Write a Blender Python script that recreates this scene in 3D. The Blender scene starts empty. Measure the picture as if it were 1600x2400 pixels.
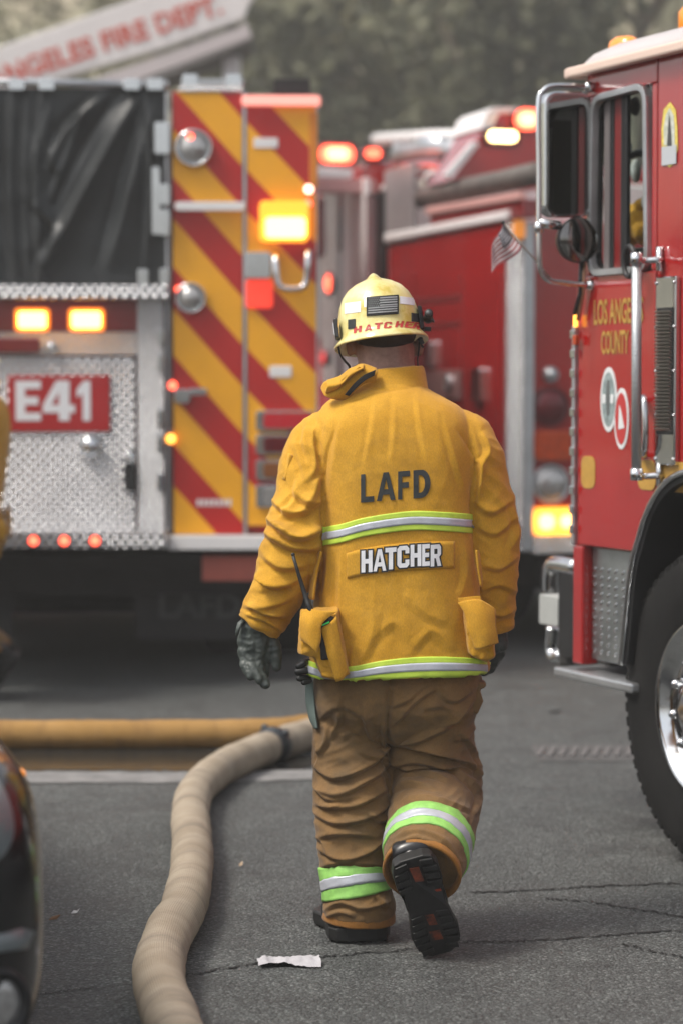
import bpy, bmesh, math, random
import numpy as np
from mathutils import Vector, Matrix
from mathutils.bvhtree import BVHTree

random.seed(7)
rng = np.random.default_rng(11)
scene = bpy.context.scene
col = scene.collection
R = math.radians

# ------------------------------------------------------------------ camera
FPX = 5667.0                       # 85 mm on a 24 mm wide portrait frame, in photo pixels
PITCH = math.atan(293 / FPX)
CAMZ = 1.56
cam_d = bpy.data.cameras.new('camera')
cam = bpy.data.objects.new('camera', cam_d)
col.objects.link(cam)
cam.location = (0, 0, CAMZ)
cam.rotation_euler = (R(90) - PITCH, 0, 0)
cam_d.sensor_fit = 'HORIZONTAL'
cam_d.sensor_width = 24
cam_d.lens = 85
cam_d.clip_start = 0.1
cam_d.clip_end = 600
cam_d.dof.use_dof = True
cam_d.dof.focus_distance = 6.66
cam_d.dof.aperture_fstop = 2.0
scene.camera = cam

# ------------------------------------------------------------------ sky and sun (soft overcast)
SUN_AZ, SUN_EL = R(-112), R(58)     # azimuth clockwise from +Y, seen from above
world = bpy.data.worlds.new('World')
scene.world = world
world.use_nodes = True
wn, wl = world.node_tree.nodes, world.node_tree.links
bg = wn['Background']
sky = wn.new('ShaderNodeTexSky')
sky.sky_type = 'NISHITA'
sky.sun_disc = False
sky.sun_elevation = SUN_EL
sky.sun_rotation = SUN_AZ
sky.dust_density = 4.0
sky.air_density = 1.0
hs = wn.new('ShaderNodeHueSaturation')
hs.inputs['Saturation'].default_value = 0.32     # a clouded sky: nearly grey
wl.new(sky.outputs[0], hs.inputs['Color'])
wl.new(hs.outputs[0], bg.inputs['Color'])
bg.inputs['Strength'].default_value = 0.105
sun_d = bpy.data.lights.new('sun', 'SUN')
sun_d.energy = 1.5
sun_d.angle = R(14)
sun_d.color = (1.0, 0.93, 0.83)
sun = bpy.data.objects.new('sun', sun_d)
col.objects.link(sun)
sd = Vector((math.sin(SUN_AZ) * math.cos(SUN_EL), math.cos(SUN_AZ) * math.cos(SUN_EL), math.sin(SUN_EL)))
sun.rotation_euler = sd.to_track_quat('Z', 'Y').to_euler()
vs = scene.view_settings
vs.view_transform = 'Standard'
vs.look = 'None'
vs.gamma = 1.0
vs.use_curve_mapping = False
vs.exposure = 1.15
scene.render.engine = 'CYCLES'
cy = scene.cycles
cy.use_denoising = True
cy.max_bounces = 8
cy.volume_bounces = 0
cy.sample_clamp_indirect = 6.0

# ------------------------------------------------------------------ helpers: pixels of the photograph to places
_fw = Vector((0, math.cos(PITCH), -math.sin(PITCH)))
_up = Vector((0, math.sin(PITCH), math.cos(PITCH)))
_rt = Vector((1, 0, 0))
CAM = Vector((0, 0, CAMZ))
def ray(px, py):
    return _rt * (px - 800) + _up * (1200 - py) + _fw * FPX
def W(px, py, Y):
    d = ray(px, py)
    return CAM + d * (Y / d.y)
def G(px, py, z=0.0):
    d = ray(px, py)
    return CAM + d * ((z - CAMZ) / d.z)
def proj(V):
    V = np.asarray(V, float)
    r = V - np.array(CAM)
    zf = r @ np.array(_fw)
    return 800 + FPX * (r @ np.array(_rt)) / zf, 1200 - FPX * (r @ np.array(_up)) / zf

class Frame:
    """ground frame of a vehicle: local x along the face seen, local y into the vehicle, z up"""
    def __init__(s, o, ang):
        s.o = Vector((o[0], o[1], 0)); s.a = ang
        s.ex = Vector((math.cos(ang), math.sin(ang), 0)); s.ey = Vector((-math.sin(ang), math.cos(ang), 0))
    def at(s, px, py, y=0.0):
        d = ray(px, py)
        t = (s.o + s.ey * y - CAM).dot(s.ey) / d.dot(s.ey)
        p = CAM + d * t
        return (p - s.o).dot(s.ex), p.z
    def end(s, px, py, x=0.0):
        d = ray(px, py)
        t = (s.o + s.ex * x - CAM).dot(s.ex) / d.dot(s.ex)
        p = CAM + d * t
        return (p - s.o).dot(s.ey), p.z

# ------------------------------------------------------------------ materials
MATS = {}
def _rgb(c): return (c[0], c[1], c[2], 1.0)
def mat(name, color, rough=0.5, metal=0.0, var=0.0, vscale=6.0, bump=0.0, bscale=60.0, color2=None, rvar=0.0,
        emit=None, estr=0.0, coat=0.0, trans=0.0, ior=1.45, sheen=0.0, bdist=0.01, spec=0.5, detail=6):
    if name in MATS: return MATS[name]
    m = bpy.data.materials.new(name); m.use_nodes = True
    n, l = m.node_tree.nodes, m.node_tree.links
    b = n['Principled BSDF']
    b.inputs['Base Color'].default_value = _rgb(color)
    b.inputs['Roughness'].default_value = rough
    b.inputs['Metallic'].default_value = metal
    b.inputs['IOR'].default_value = ior
    b.inputs['Specular IOR Level'].default_value = spec
    if coat: b.inputs['Coat Weight'].default_value = coat; b.inputs['Coat Roughness'].default_value = 0.06
    if trans: b.inputs['Transmission Weight'].default_value = trans
    if sheen: b.inputs['Sheen Weight'].default_value = sheen; b.inputs['Sheen Roughness'].default_value = 0.6
    if emit: b.inputs['Emission Color'].default_value = _rgb(emit); b.inputs['Emission Strength'].default_value = estr
    tc = n.new('ShaderNodeTexCoord')
    if var or color2:
        t = n.new('ShaderNodeTexNoise'); t.inputs['Scale'].default_value = vscale; t.inputs['Detail'].default_value = detail
        t.inputs['Roughness'].default_value = 0.62
        l.new(tc.outputs['Object'], t.inputs['Vector'])
        rp = n.new('ShaderNodeValToRGB')
        rp.color_ramp.elements[0].position = 0.32; rp.color_ramp.elements[1].position = 0.68
        c2 = color2 if color2 else tuple(min(1, c * (1 + var)) for c in color)
        c1 = color if color2 else tuple(c * (1 - var) for c in color)
        rp.color_ramp.elements[0].color = _rgb(c1); rp.color_ramp.elements[1].color = _rgb(c2)
        l.new(t.outputs['Fac'], rp.inputs['Fac']); l.new(rp.outputs['Color'], b.inputs['Base Color'])
        if rvar:
            mr = n.new('ShaderNodeMapRange')
            mr.inputs['To Min'].default_value = max(0.02, rough - rvar); mr.inputs['To Max'].default_value = min(1, rough + rvar)
            l.new(t.outputs['Fac'], mr.inputs['Value']); l.new(mr.outputs[0], b.inputs['Roughness'])
    if bump:
        t2 = n.new('ShaderNodeTexNoise'); t2.inputs['Scale'].default_value = bscale; t2.inputs['Detail'].default_value = 4
        l.new(tc.outputs['Object'], t2.inputs['Vector'])
        bp = n.new('ShaderNodeBump'); bp.inputs['Strength'].default_value = bump; bp.inputs['Distance'].default_value = bdist
        l.new(t2.outputs['Fac'], bp.inputs['Height']); l.new(bp.outputs[0], b.inputs['Normal'])
    MATS[name] = m
    return m

# ------------------------------------------------------------------ mesh building
def put(name, V, F, m, parent=None, smooth=False, bevel=0.0, off=None):
    V = np.asarray(V, float)
    if off is not None: V = V - np.asarray(off, float)
    me = bpy.data.meshes.new(name)
    me.from_pydata([tuple(map(float, v)) for v in V], [], [tuple(int(i) for i in f) for f in F])
    me.validate(); me.update()
    if smooth: me.polygons.foreach_set('use_smooth', [True] * len(me.polygons))
    if m is not None: me.materials.append(m)
    o = bpy.data.objects.new(name, me)
    col.objects.link(o)
    if parent is not None: o.parent = parent
    if bevel:
        md = o.modifiers.new('bevel', 'BEVEL'); md.width = bevel; md.segments = 2; md.limit_method = 'ANGLE'; md.angle_limit = R(40)
    return o
def tag(o, label=None, cat=None, group=None, kind=None):
    if label: o['label'] = label
    if cat: o['category'] = cat
    if group: o['group'] = group
    if kind: o['kind'] = kind
    return o
def empty(name, loc=(0, 0, 0), rz=0.0):
    o = bpy.data.objects.new(name, None); col.objects.link(o)
    o.location = loc; o.rotation_euler = (0, 0, rz); o.empty_display_size = 0.2
    return o
def copy_tree(o, parent=None, skip=()):
    c = o.copy(); col.objects.link(c); c.parent = parent
    for ch in [k for k in bpy.data.objects if k.parent == o]:
        if ch.name.split('.')[0] in skip: continue
        copy_tree(ch, c, skip)
    return c

def ring_frame(t):
    t = t.normalized()
    a = Vector((0, 0, 1)) if abs(t.z) < 0.9 else Vector((1, 0, 0))
    u = t.cross(a).normalized(); return u, t.cross(u).normalized()

class MB:
    def __init__(s): s.v = []; s.f = []
    def add(s, V, F):
        k = len(s.v); s.v += [tuple(v) for v in V]; s.f += [tuple(i + k for i in f) for f in F]; return s
    def box(s, x0, x1, y0, y1, z0, z1):
        V = [(x, y, z) for z in (z0, z1) for y in (y0, y1) for x in (x0, x1)]
        return s.add(V, [(0, 2, 3, 1), (4, 5, 7, 6), (0, 1, 5, 4), (2, 6, 7, 3), (0, 4, 6, 2), (1, 3, 7, 5)])
    def bar(s, p0, p1, w, h):
        p0, p1 = Vector(p0), Vector(p1); u, v = ring_frame(p1 - p0)
        V = [p + u * a * w / 2 + v * b * h / 2 for p in (p0, p1) for a, b in ((-1, -1), (1, -1), (1, 1), (-1, 1))]
        return s.add(V, [(3, 2, 1, 0), (4, 5, 6, 7)] + [(i, (i + 1) % 4, 4 + (i + 1) % 4, 4 + i) for i in range(4)])
    def cyl(s, p0, p1, r0, r1=None, n=20, caps=True):
        r1 = r0 if r1 is None else r1
        p0, p1 = Vector(p0), Vector(p1); u, v = ring_frame(p1 - p0); V = []
        for p, r in ((p0, r0), (p1, r1)):
            V += [p + u * r * math.cos(2 * math.pi * i / n) + v * r * math.sin(2 * math.pi * i / n) for i in range(n)]
        F = [(i, (i + 1) % n, n + (i + 1) % n, n + i) for i in range(n)]
        if caps: F += [tuple(range(n - 1, -1, -1)), tuple(range(n, 2 * n))]
        return s.add(V, F)
    def lathe(s, c, axis, prof, n=28, closed=True):
        """prof: list of (distance along axis, radius)"""
        c, axis = Vector(c), Vector(axis).normalized(); u, v = ring_frame(axis); V = []
        for d, r in prof:
            V += [c + axis * d + u * r * math.cos(2 * math.pi * i / n) + v * r * math.sin(2 * math.pi * i / n) for i in range(n)]
        F = []
        for k in range(len(prof) - 1):
            F += [(k * n + i, k * n + (i + 1) % n, (k + 1) * n + (i + 1) % n, (k + 1) * n + i) for i in range(n)]
        if closed: F += [tuple(range(n - 1, -1, -1)), tuple((len(prof) - 1) * n + i for i in range(n))]
        return s.add(V, F)
    def tube(s, pts, rad, n=14, caps=True, up=None, flat=1.0):
        pts = [Vector(p) for p in pts]
        if not hasattr(rad, '__len__'): rad = [rad] * len(pts)
        V = []; u = None
        for i, p in enumerate(pts):
            t = (pts[min(i + 1, len(pts) - 1)] - pts[max(i - 1, 0)]).normalized()
            if u is None: u, w = ring_frame(t)
            else:
                u = (u - t * u.dot(t)).normalized(); w = t.cross(u).normalized()
            V += [p + u * rad[i] * math.cos(2 * math.pi * k / n) + w * rad[i] * flat * math.sin(2 * math.pi * k / n) for k in range(n)]
        F = []
        for k in range(len(pts) - 1):
            F += [(k * n + i, k * n + (i + 1) % n, (k + 1) * n + (i + 1) % n, (k + 1) * n + i) for i in range(n)]
        if caps: F += [tuple(range(n - 1, -1, -1)), tuple((len(pts) - 1) * n + i for i in range(n))]
        return s.add(V, F)
    def loft(s, rings, caps=True):
        n = len(rings[0]); V = [p for r in rings for p in r]; F = []
        for k in range(len(rings) - 1):
            F += [(k * n + i, k * n + (i + 1) % n, (k + 1) * n + (i + 1) % n, (k + 1) * n + i) for i in range(n)]
        if caps: F += [tuple(range(n - 1, -1, -1)), tuple((len(rings) - 1) * n + i for i in range(n))]
        return s.add(V, F)
    def prism(s, poly, y0, y1, axis='y'):
        """poly: 2D points; axis y: (x, z) drawn on the xz plane, extruded y0..y1; axis x: (y, z); axis z: (x, y)"""
        n = len(poly)
        def P(p, d): return {'y': (p[0], d, p[1]), 'x': (d, p[0], p[1]), 'z': (p[0], p[1], d)}[axis]
        V = [P(p, y0) for p in poly] + [P(p, y1) for p in poly]
        F = [tuple(range(n)), tuple(range(2 * n - 1, n - 1, -1))] + [(i, n + i, n + (i + 1) % n, (i + 1) % n) for i in range(n)]
        return s.add(V, F)
    def ball(s, c, r, n=16, m=10):
        if not hasattr(r, '__len__'): r = (r, r, r)
        V = []; F = []
        for j in range(1, m):
            th = math.pi * j / m
            V += [(c[0] + r[0] * math.sin(th) * math.cos(2 * math.pi * i / n), c[1] + r[1] * math.sin(th) * math.sin(2 * math.pi * i / n), c[2] + r[2] * math.cos(th)) for i in range(n)]
        for j in range(m - 2):
            F += [(j * n + i, (j + 1) * n + i, (j + 1) * n + (i + 1) % n, j * n + (i + 1) % n) for i in range(n)]
        t = len(V); V += [(c[0], c[1], c[2] + r[2]), (c[0], c[1], c[2] - r[2])]
        F += [(t, i, (i + 1) % n) for i in range(n)] + [(t + 1, (m - 2) * n + (i + 1) % n, (m - 2) * n + i) for i in range(n)]
        return s.add(V, F)
    def capsule(s, pts, rad, n=14):
        """tube with rounded ends"""
        pts = [Vector(p) for p in pts]
        if not hasattr(rad, '__len__'): rad = [rad] * len(pts)
        d0 = (pts[0] - pts[1]).normalized(); d1 = (pts[-1] - pts[-2]).normalized()
        P = [pts[0] + d0 * rad[0] * k for k in (0.97, 0.8, 0.45)] + pts + [pts[-1] + d1 * rad[-1] * k for k in (0.45, 0.8, 0.97)]
        Rr = [rad[0] * k for k in (0.22, 0.6, 0.89)] + list(rad) + [rad[-1] * k for k in (0.89, 0.6, 0.22)]
        return s.tube(P, Rr, n)
    def build(s, name, m, parent=None, smooth=False, bevel=0.0, off=None):
        return put(name, s.v, s.f, m, parent, smooth, bevel, off)

def rrect(x0, x1, z0, z1, r, k=5):
    r = min(r, (x1 - x0) / 2 - 1e-4, (z1 - z0) / 2 - 1e-4); P = []
    for cx, cz, a in ((x1 - r, z1 - r, 0), (x0 + r, z1 - r, 90), (x0 + r, z0 + r, 180), (x1 - r, z0 + r, 270)):
        P += [(cx + r * math.cos(R(a + 90 * i / k)), cz + r * math.sin(R(a + 90 * i / k))) for i in range(k + 1)]
    return P
def smooth_pts(pts, n=8):
    pts = [Vector(p) for p in pts]; out = []
    for i in range(len(pts) - 1):
        p0, p1, p2, p3 = pts[max(i - 1, 0)], pts[i], pts[i + 1], pts[min(i + 2, len(pts) - 1)]
        for k in range(n):
            t = k / n
            out.append(0.5 * ((2 * p1) + (p2 - p0) * t + (2 * p0 - 5 * p1 + 4 * p2 - p3) * t * t + (3 * p1 - p0 - 3 * p2 + p3) * t ** 3))
    out.append(pts[-1]); return out

def evaluated(o):
    dg = bpy.context.evaluated_depsgraph_get(); e = o.evaluated_get(dg)
    me = bpy.data.meshes.new_from_object(e)
    V = np.empty(len(me.vertices) * 3); me.vertices.foreach_get('co', V)
    F = [tuple(p.vertices) for p in me.polygons]
    bpy.data.meshes.remove(me)
    return V.reshape(-1, 3), F
def union(mb, voxel, smooth=4, fac=0.5):
    o = mb.build('union_temp', None)
    md = o.modifiers.new('r', 'REMESH'); md.mode = 'VOXEL'; md.voxel_size = voxel
    if smooth:
        sm = o.modifiers.new('s', 'SMOOTH'); sm.iterations = smooth; sm.factor = fac
    V, F = evaluated(o)
    me = o.data; bpy.data.objects.remove(o); bpy.data.meshes.remove(me)
    return V, F
def normals(V, F):
    Q = np.array([f if len(f) == 4 else (f[0], f[1], f[2], f[2]) for f in F])
    n = np.cross(V[Q[:, 2]] - V[Q[:, 0]], V[Q[:, 3]] - V[Q[:, 1]])
    t = Q[:, 2] == Q[:, 3]
    if t.any(): n[t] = np.cross(V[Q[t, 1]] - V[Q[t, 0]], V[Q[t, 2]] - V[Q[t, 0]])
    N = np.zeros_like(V)
    for k in range(4): np.add.at(N, Q[:, k], n)
    return N / (np.linalg.norm(N, axis=1, keepdims=True) + 1e-12)

# numpy gradient noise
_perm = np.concatenate([rng.permutation(256)] * 3)
_grad = rng.normal(size=(256, 3)); _grad /= np.linalg.norm(_grad, axis=1, keepdims=True)
def pnoise(P):
    P = np.asarray(P, float); i = np.floor(P).astype(int); f = P - i; i = i & 255
    u = f * f * f * (f * (f * 6 - 15) + 10); out = np.zeros(len(P))
    for dx in (0, 1):
        for dy in (0, 1):
            for dz in (0, 1):
                h = _perm[_perm[_perm[i[:, 0] + dx] + i[:, 1] + dy] + i[:, 2] + dz]
                g = _grad[h]
                d = g[:, 0] * (f[:, 0] - dx) + g[:, 1] * (f[:, 1] - dy) + g[:, 2] * (f[:, 2] - dz)
                w = (u[:, 0] if dx else 1 - u[:, 0]) * (u[:, 1] if dy else 1 - u[:, 1]) * (u[:, 2] if dz else 1 - u[:, 2])
                out += w * d
    return out

def text_mesh(body, size_x, size_z, bold=0.0, grid=0.0, shear=0.0, spacing=1.0):
    """letters as a flat mesh on the xz plane, fitted into size_x by size_z, centred; cut by a grid so that it can bend"""
    c = bpy.data.curves.new('t', 'FONT'); c.body = body; c.align_x = 'CENTER'; c.offset = bold; c.resolution_u = 3
    c.space_character = spacing; c.shear = shear
    o = bpy.data.objects.new('t', c); col.objects.link(o)
    V, F = evaluated(o)
    bpy.data.objects.remove(o); bpy.data.curves.remove(c)
    lo, hi = V.min(0), V.max(0)
    V2 = np.zeros_like(V)
    V2[:, 0] = ((V[:, 0] - lo[0]) / (hi[0] - lo[0]) - 0.5) * size_x
    V2[:, 2] = ((V[:, 1] - lo[1]) / (hi[1] - lo[1]) - 0.5) * size_z
    if grid:
        bm = bmesh.new(); vs_ = [bm.verts.new(v) for v in V2]
        for f in F:
            try: bm.faces.new([vs_[i] for i in f])
            except ValueError: pass
        for ax, ext in ((0, size_x), (2, size_z)):
            k = int(ext / grid)
            for j in range(1, k):
                co = Vector((0, 0, 0)); co[ax] = -ext / 2 + j * ext / k
                no = Vector((0, 0, 0)); no[ax] = 1
                bmesh.ops.bisect_plane(bm, geom=bm.verts[:] + bm.edges[:] + bm.faces[:], plane_co=co, plane_no=no)
        bm.verts.index_update()
        V2 = np.array([v.co[:] for v in bm.verts]); F = [tuple(v.index for v in f.verts) for f in bm.faces]
        bm.free()
    return V2, F

def _arc(cx, cz, rx, rz, a0, a1, n=7):
    return [(cx + rx * math.cos(R(a0 + (a1 - a0) * i / n)), cz + rz * math.sin(R(a0 + (a1 - a0) * i / n))) for i in range(n + 1)]
_D = [(0, .5), (0, 1)] + _arc(.46, .5, .54, .5, 90, 0) + _arc(.40, .5, .27, .31, 0, 90) + [(.31, .81), (.31, .5)]
_A = [(0, 0), (.36, 1), (.5, 1), (.5, .76), (.39, .40), (.5, .40), (.5, .21), (.33, .21), (.26, 0)]
GLYPH = {
 'L': [[(0, 0), (0, 1), (.34, 1), (.34, .2), (1, .2), (1, 0)]],
 'F': [[(0, 0), (0, 1), (1, 1), (1, .8), (.35, .8), (.35, .6), (.9, .6), (.9, .4), (.35, .4), (.35, 0)]],
 'A': [_A, [(1 - x, z) for x, z in reversed(_A)]],
 'D': [_D, [(x, 1 - z) for x, z in reversed(_D)]],
 'H': [[(0, 0), (0, 1), (.35, 1), (.35, .61), (.65, .61), (.65, 1), (1, 1), (1, 0), (.65, 0), (.65, .4), (.35, .4), (.35, 0)]],
 'T': [[(.31, 0), (.31, .79), (0, .79), (0, 1), (1, 1), (1, .79), (.69, .79), (.69, 0)]],
 'C': [[(.2, 0), (0, .13), (0, .87), (.2, 1), (.8, 1), (1, .87), (1, .64), (.67, .64), (.67, .8), (.35, .8), (.35, .2), (.67, .2), (.67, .36), (1, .36), (1, .13), (.8, 0)]],
 'E': [[(0, 0), (0, 1), (1, 1), (1, .8), (.38, .8), (.38, .6), (.9, .6), (.9, .4), (.38, .4), (.38, .2), (1, .2), (1, 0)]],
 'R': [[(0, 0), (0, .65), (.34, .65), (.34, .56), (.64, .56), (.64, .65), (.98, .65), (.98, .53), (.80, .42), (1, 0), (.65, 0), (.48, .37), (.34, .37), (.34, 0)], [(0, .65), (0, 1), (.82, 1), (.98, .87), (.98, .65), (.64, .65), (.64, .8), (.34, .8), (.34, .65)]],
 '4': [[(0, .2), (0, .4), (.42, 1), (.5, 1), (.5, .72), (.27, .4), (.5, .4), (.5, .2)], [(.5, 0), (.5, 1), (.83, 1), (.83, .4), (1, .4), (1, .2), (.83, .2), (.83, 0)]],
 '1': [[(.36, 0), (.36, .68), (.04, .58), (.04, .78), (.42, 1), (.78, 1), (.78, 0)]],
}
def glyph_mesh(ch, sx, sz, grid=0.0, grow=0.0, shear=0.0):
    bm = bmesh.new()
    for poly in GLYPH[ch]:
        P = [Vector(((x - .5) * sx + shear * (z - .5) * sz, (z - .5) * sz)) for x, z in poly]; n = len(P)
        if grow:
            Q = []
            for i in range(n):
                a, b, c = P[i - 1], P[i], P[(i + 1) % n]
                e0, e1 = (b - a).normalized(), (c - b).normalized()
                n0, n1 = Vector((-e0.y, e0.x)), Vector((-e1.y, e1.x)); m = (n0 + n1)
                m = m / max(.5, m.length_squared / 2) if m.length > 1e-6 else n0
                Q.append(b + m * grow)
            P = Q
        vs_ = [bm.verts.new((p.x, 0, p.y)) for p in P]; bm.faces.new(vs_)
    bm.normal_update()
    bmesh.ops.triangulate(bm, faces=bm.faces[:], ngon_method='EAR_CLIP')
    if grid:
        for ax, ext in ((0, sx + 2 * grow), (2, sz + 2 * grow)):
            k = int(ext / grid)
            for j in range(1, k):
                co = Vector((0, 0, 0)); co[ax] = -ext / 2 + j * ext / k; no = Vector((0, 0, 0)); no[ax] = 1
                bmesh.ops.bisect_plane(bm, geom=bm.verts[:] + bm.edges[:] + bm.faces[:], plane_co=co, plane_no=no)
    bm.verts.index_update()
    V = np.array([v.co[:] for v in bm.verts]); F = [tuple(v.index for v in f.verts) for f in bm.faces]; bm.free()
    return V, F
# ================================================================== setting: road, puddle, hillside
def asphalt():
    m = bpy.data.materials.new('asphalt'); m.use_nodes = True
    n, l = m.node_tree.nodes, m.node_tree.links; b = n['Principled BSDF']
    tc = n.new('ShaderNodeTexCoord')
    def noise(scale, detail=5, rough=.6):
        t = n.new('ShaderNodeTexNoise'); t.inputs['Scale'].default_value = scale; t.inputs['Detail'].default_value = detail; t.inputs['Roughness'].default_value = rough
        l.new(tc.outputs['Object'], t.inputs['Vector']); return t
    v = n.new('ShaderNodeTexVoronoi'); v.inputs['Scale'].default_value = 125; l.new(tc.outputs['Object'], v.inputs['Vector'])
    v2 = n.new('ShaderNodeTexVoronoi'); v2.inputs['Scale'].default_value = 210; l.new(tc.outputs['Object'], v2.inputs['Vector'])
    big, mid, fine = noise(.7, 6), noise(5, 6), noise(60, 4)
    r1 = n.new('ShaderNodeValToRGB'); e = r1.color_ramp.elements
    e[0].position, e[1].position = .3, .75; e[0].color = (.070, .076, .075, 1); e[1].color = (.096, .100, .098, 1)
    l.new(big.outputs['Fac'], r1.inputs['Fac'])
    # stones: grey value from each cell's own colour
    sp = n.new('ShaderNodeSeparateColor'); l.new(v.outputs['Color'], sp.inputs[0])
    r2 = n.new('ShaderNodeValToRGB'); e = r2.color_ramp.elements
    e[0].position, e[1].position = .25, 1.0; e[0].color = (.55, .55, .55, 1); e[1].color = (2.3, 2.33, 2.28, 1)
    x = r2.color_ramp.elements.new(.8); x.color = (1.15, 1.15, 1.15, 1)
    l.new(sp.outputs[0], r2.inputs['Fac'])
    mx = n.new('ShaderNodeMix'); mx.data_type = 'RGBA'; mx.blend_type = 'MULTIPLY'; mx.inputs['Factor'].default_value = .85
    l.new(r1.outputs[0], mx.inputs[6]); l.new(r2.outputs[0], mx.inputs[7])
    # gaps between stones
    r3 = n.new('ShaderNodeValToRGB'); e = r3.color_ramp.elements
    e[0].position, e[1].position = .35, .75; e[0].color = (1, 1, 1, 1); e[1].color = (.35, .35, .35, 1)
    l.new(v.outputs['Distance'], r3.inputs['Fac'])
    mx2 = n.new('ShaderNodeMix'); mx2.data_type = 'RGBA'; mx2.blend_type = 'MULTIPLY'; mx2.inputs['Factor'].default_value = .8
    l.new(mx.outputs[2], mx2.inputs[6]); l.new(r3.outputs[0], mx2.inputs[7])
    r4 = n.new('ShaderNodeValToRGB'); e = r4.color_ramp.elements
    e[0].position, e[1].position = .35, .7; e[0].color = (.78, .78, .78, 1); e[1].color = (1.25, 1.25, 1.24, 1)
    l.new(mid.outputs['Fac'], r4.inputs['Fac'])
    mx3 = n.new('ShaderNodeMix'); mx3.data_type = 'RGBA'; mx3.blend_type = 'MULTIPLY'; mx3.inputs['Factor'].default_value = 1
    l.new(mx2.outputs[2], mx3.inputs[6]); l.new(r4.outputs[0], mx3.inputs[7])
    l.new(mx3.outputs[2], b.inputs['Base Color'])
    rr = n.new('ShaderNodeMapRange'); rr.inputs['To Min'].default_value = .45; rr.inputs['To Max'].default_value = .95
    l.new(mid.outputs['Fac'], rr.inputs['Value']); l.new(rr.outputs[0], b.inputs['Roughness'])
    ad = n.new('ShaderNodeMath'); ad.operation = 'MULTIPLY_ADD'; ad.inputs[1].default_value = -1.2
    l.new(v.outputs['Distance'], ad.inputs[0]); l.new(fine.outputs['Fac'], ad.inputs[2])
    bp = n.new('ShaderNodeBump'); bp.inputs['Strength'].default_value = .7; bp.inputs['Distance'].default_value = .006
    l.new(ad.outputs[0], bp.inputs['Height']); l.new(bp.outputs[0], b.inputs['Normal'])
    MATS['asphalt'] = m
    return m
M_ASPH = asphalt()
mb = MB(); nx, ny = 60, 60
X = np.linspace(-30, 30, nx); Y = np.linspace(-12, 42, ny)
road = put('road', [(x, y, 0.0) for y in Y for x in X], grid_faces_ := [(j * nx + i, j * nx + i + 1, (j + 1) * nx + i + 1, (j + 1) * nx + i) for j in range(ny - 1) for i in range(nx - 1)], M_ASPH)
tag(road, kind='structure')
# cracks: jagged dark strips lying in the surface, 3 mm above the sheet they cut
M_CRACK = mat('crack_tar', (.010, .010, .010), .8, var=.3, vscale=40)
def crack(pts, w):
    P = [G(x * 1.0204, y * 1.0204) for x, y in pts]; Q = smooth_pts([p[:] for p in P], 22); V = []
    for i, p in enumerate(Q):
        t = (Q[min(i + 1, len(Q) - 1)] - Q[max(i - 1, 0)]).normalized(); s = Vector((-t.y, t.x, 0))
        o = random.uniform(-.012, .012); ww = w * random.uniform(.35, 1.3)
        p = p + s * o; V += [(p + s * ww)[:2] + (.003,), (p - s * ww)[:2] + (.003,)]
    F = [(2 * i, 2 * i + 1, 2 * i + 3, 2 * i + 2) for i in range(len(Q) - 1)]
    o = put('crack', V, F, M_CRACK, road)
crack([(440, 2240), (600, 2214), (740, 2200), (900, 2186), (1050, 2168), (1200, 2164), (1400, 2150), (1620, 2136)], .006)
crack([(60, 2290), (200, 2272), (330, 2262), (440, 2240)], .003)
crack([(1080, 2052), (1250, 2046), (1400, 2036), (1620, 2030)], .008)
crack([(1250, 2066), (1330, 2072), (1420, 2084), (1620, 2118)], .007)
crack([(1430, 2170), (1500, 2188), (1620, 2210)], .006)
# wet film on the road beside the hoses
M_WET = mat('standing_water', (.022, .022, .021), .10, bump=.06, bscale=9, bdist=.004, ior=1.33)
def puddle(outline, z=.0035):
    P = [G(x, y) for x, y in outline]
    o = put('puddle', [(p.x, p.y, z) for p in P], [tuple(range(len(P)))], M_WET); tag(o, kind='structure'); return o
def wav(pts, amp=7, n=10):
    out = []
    for i in range(len(pts)):
        a, b = pts[i], pts[(i + 1) % len(pts)]
        for k in range(n):
            t = k / n; out.append((a[0] + (b[0] - a[0]) * t + random.uniform(-14, 14), a[1] + (b[1] - a[1]) * t + random.uniform(-amp, amp) * .35))
    return out
puddle(wav([(-160, 1752), (200, 1752), (560, 1760), (748, 1778), (752, 1796), (700, 1806), (520, 1806), (300, 1808), (40, 1806), (-160, 1806)], 8))
# pale strip just in front of the wet patch: reflected sky put into its colour
M_SHEEN = mat('painted_wet_sheen', (.24, .235, .23), .7, color2=(.12, .12, .12), vscale=9, bump=.3, bscale=90, bdist=.003)
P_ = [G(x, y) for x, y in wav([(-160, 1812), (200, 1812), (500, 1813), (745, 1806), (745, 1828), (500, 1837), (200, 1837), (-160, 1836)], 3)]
ln = put('wet_sheen_strip', [(p.x, p.y, .004) for p in P_], [tuple(range(len(P_)))], M_SHEEN); tag(ln, kind='structure')
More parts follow.
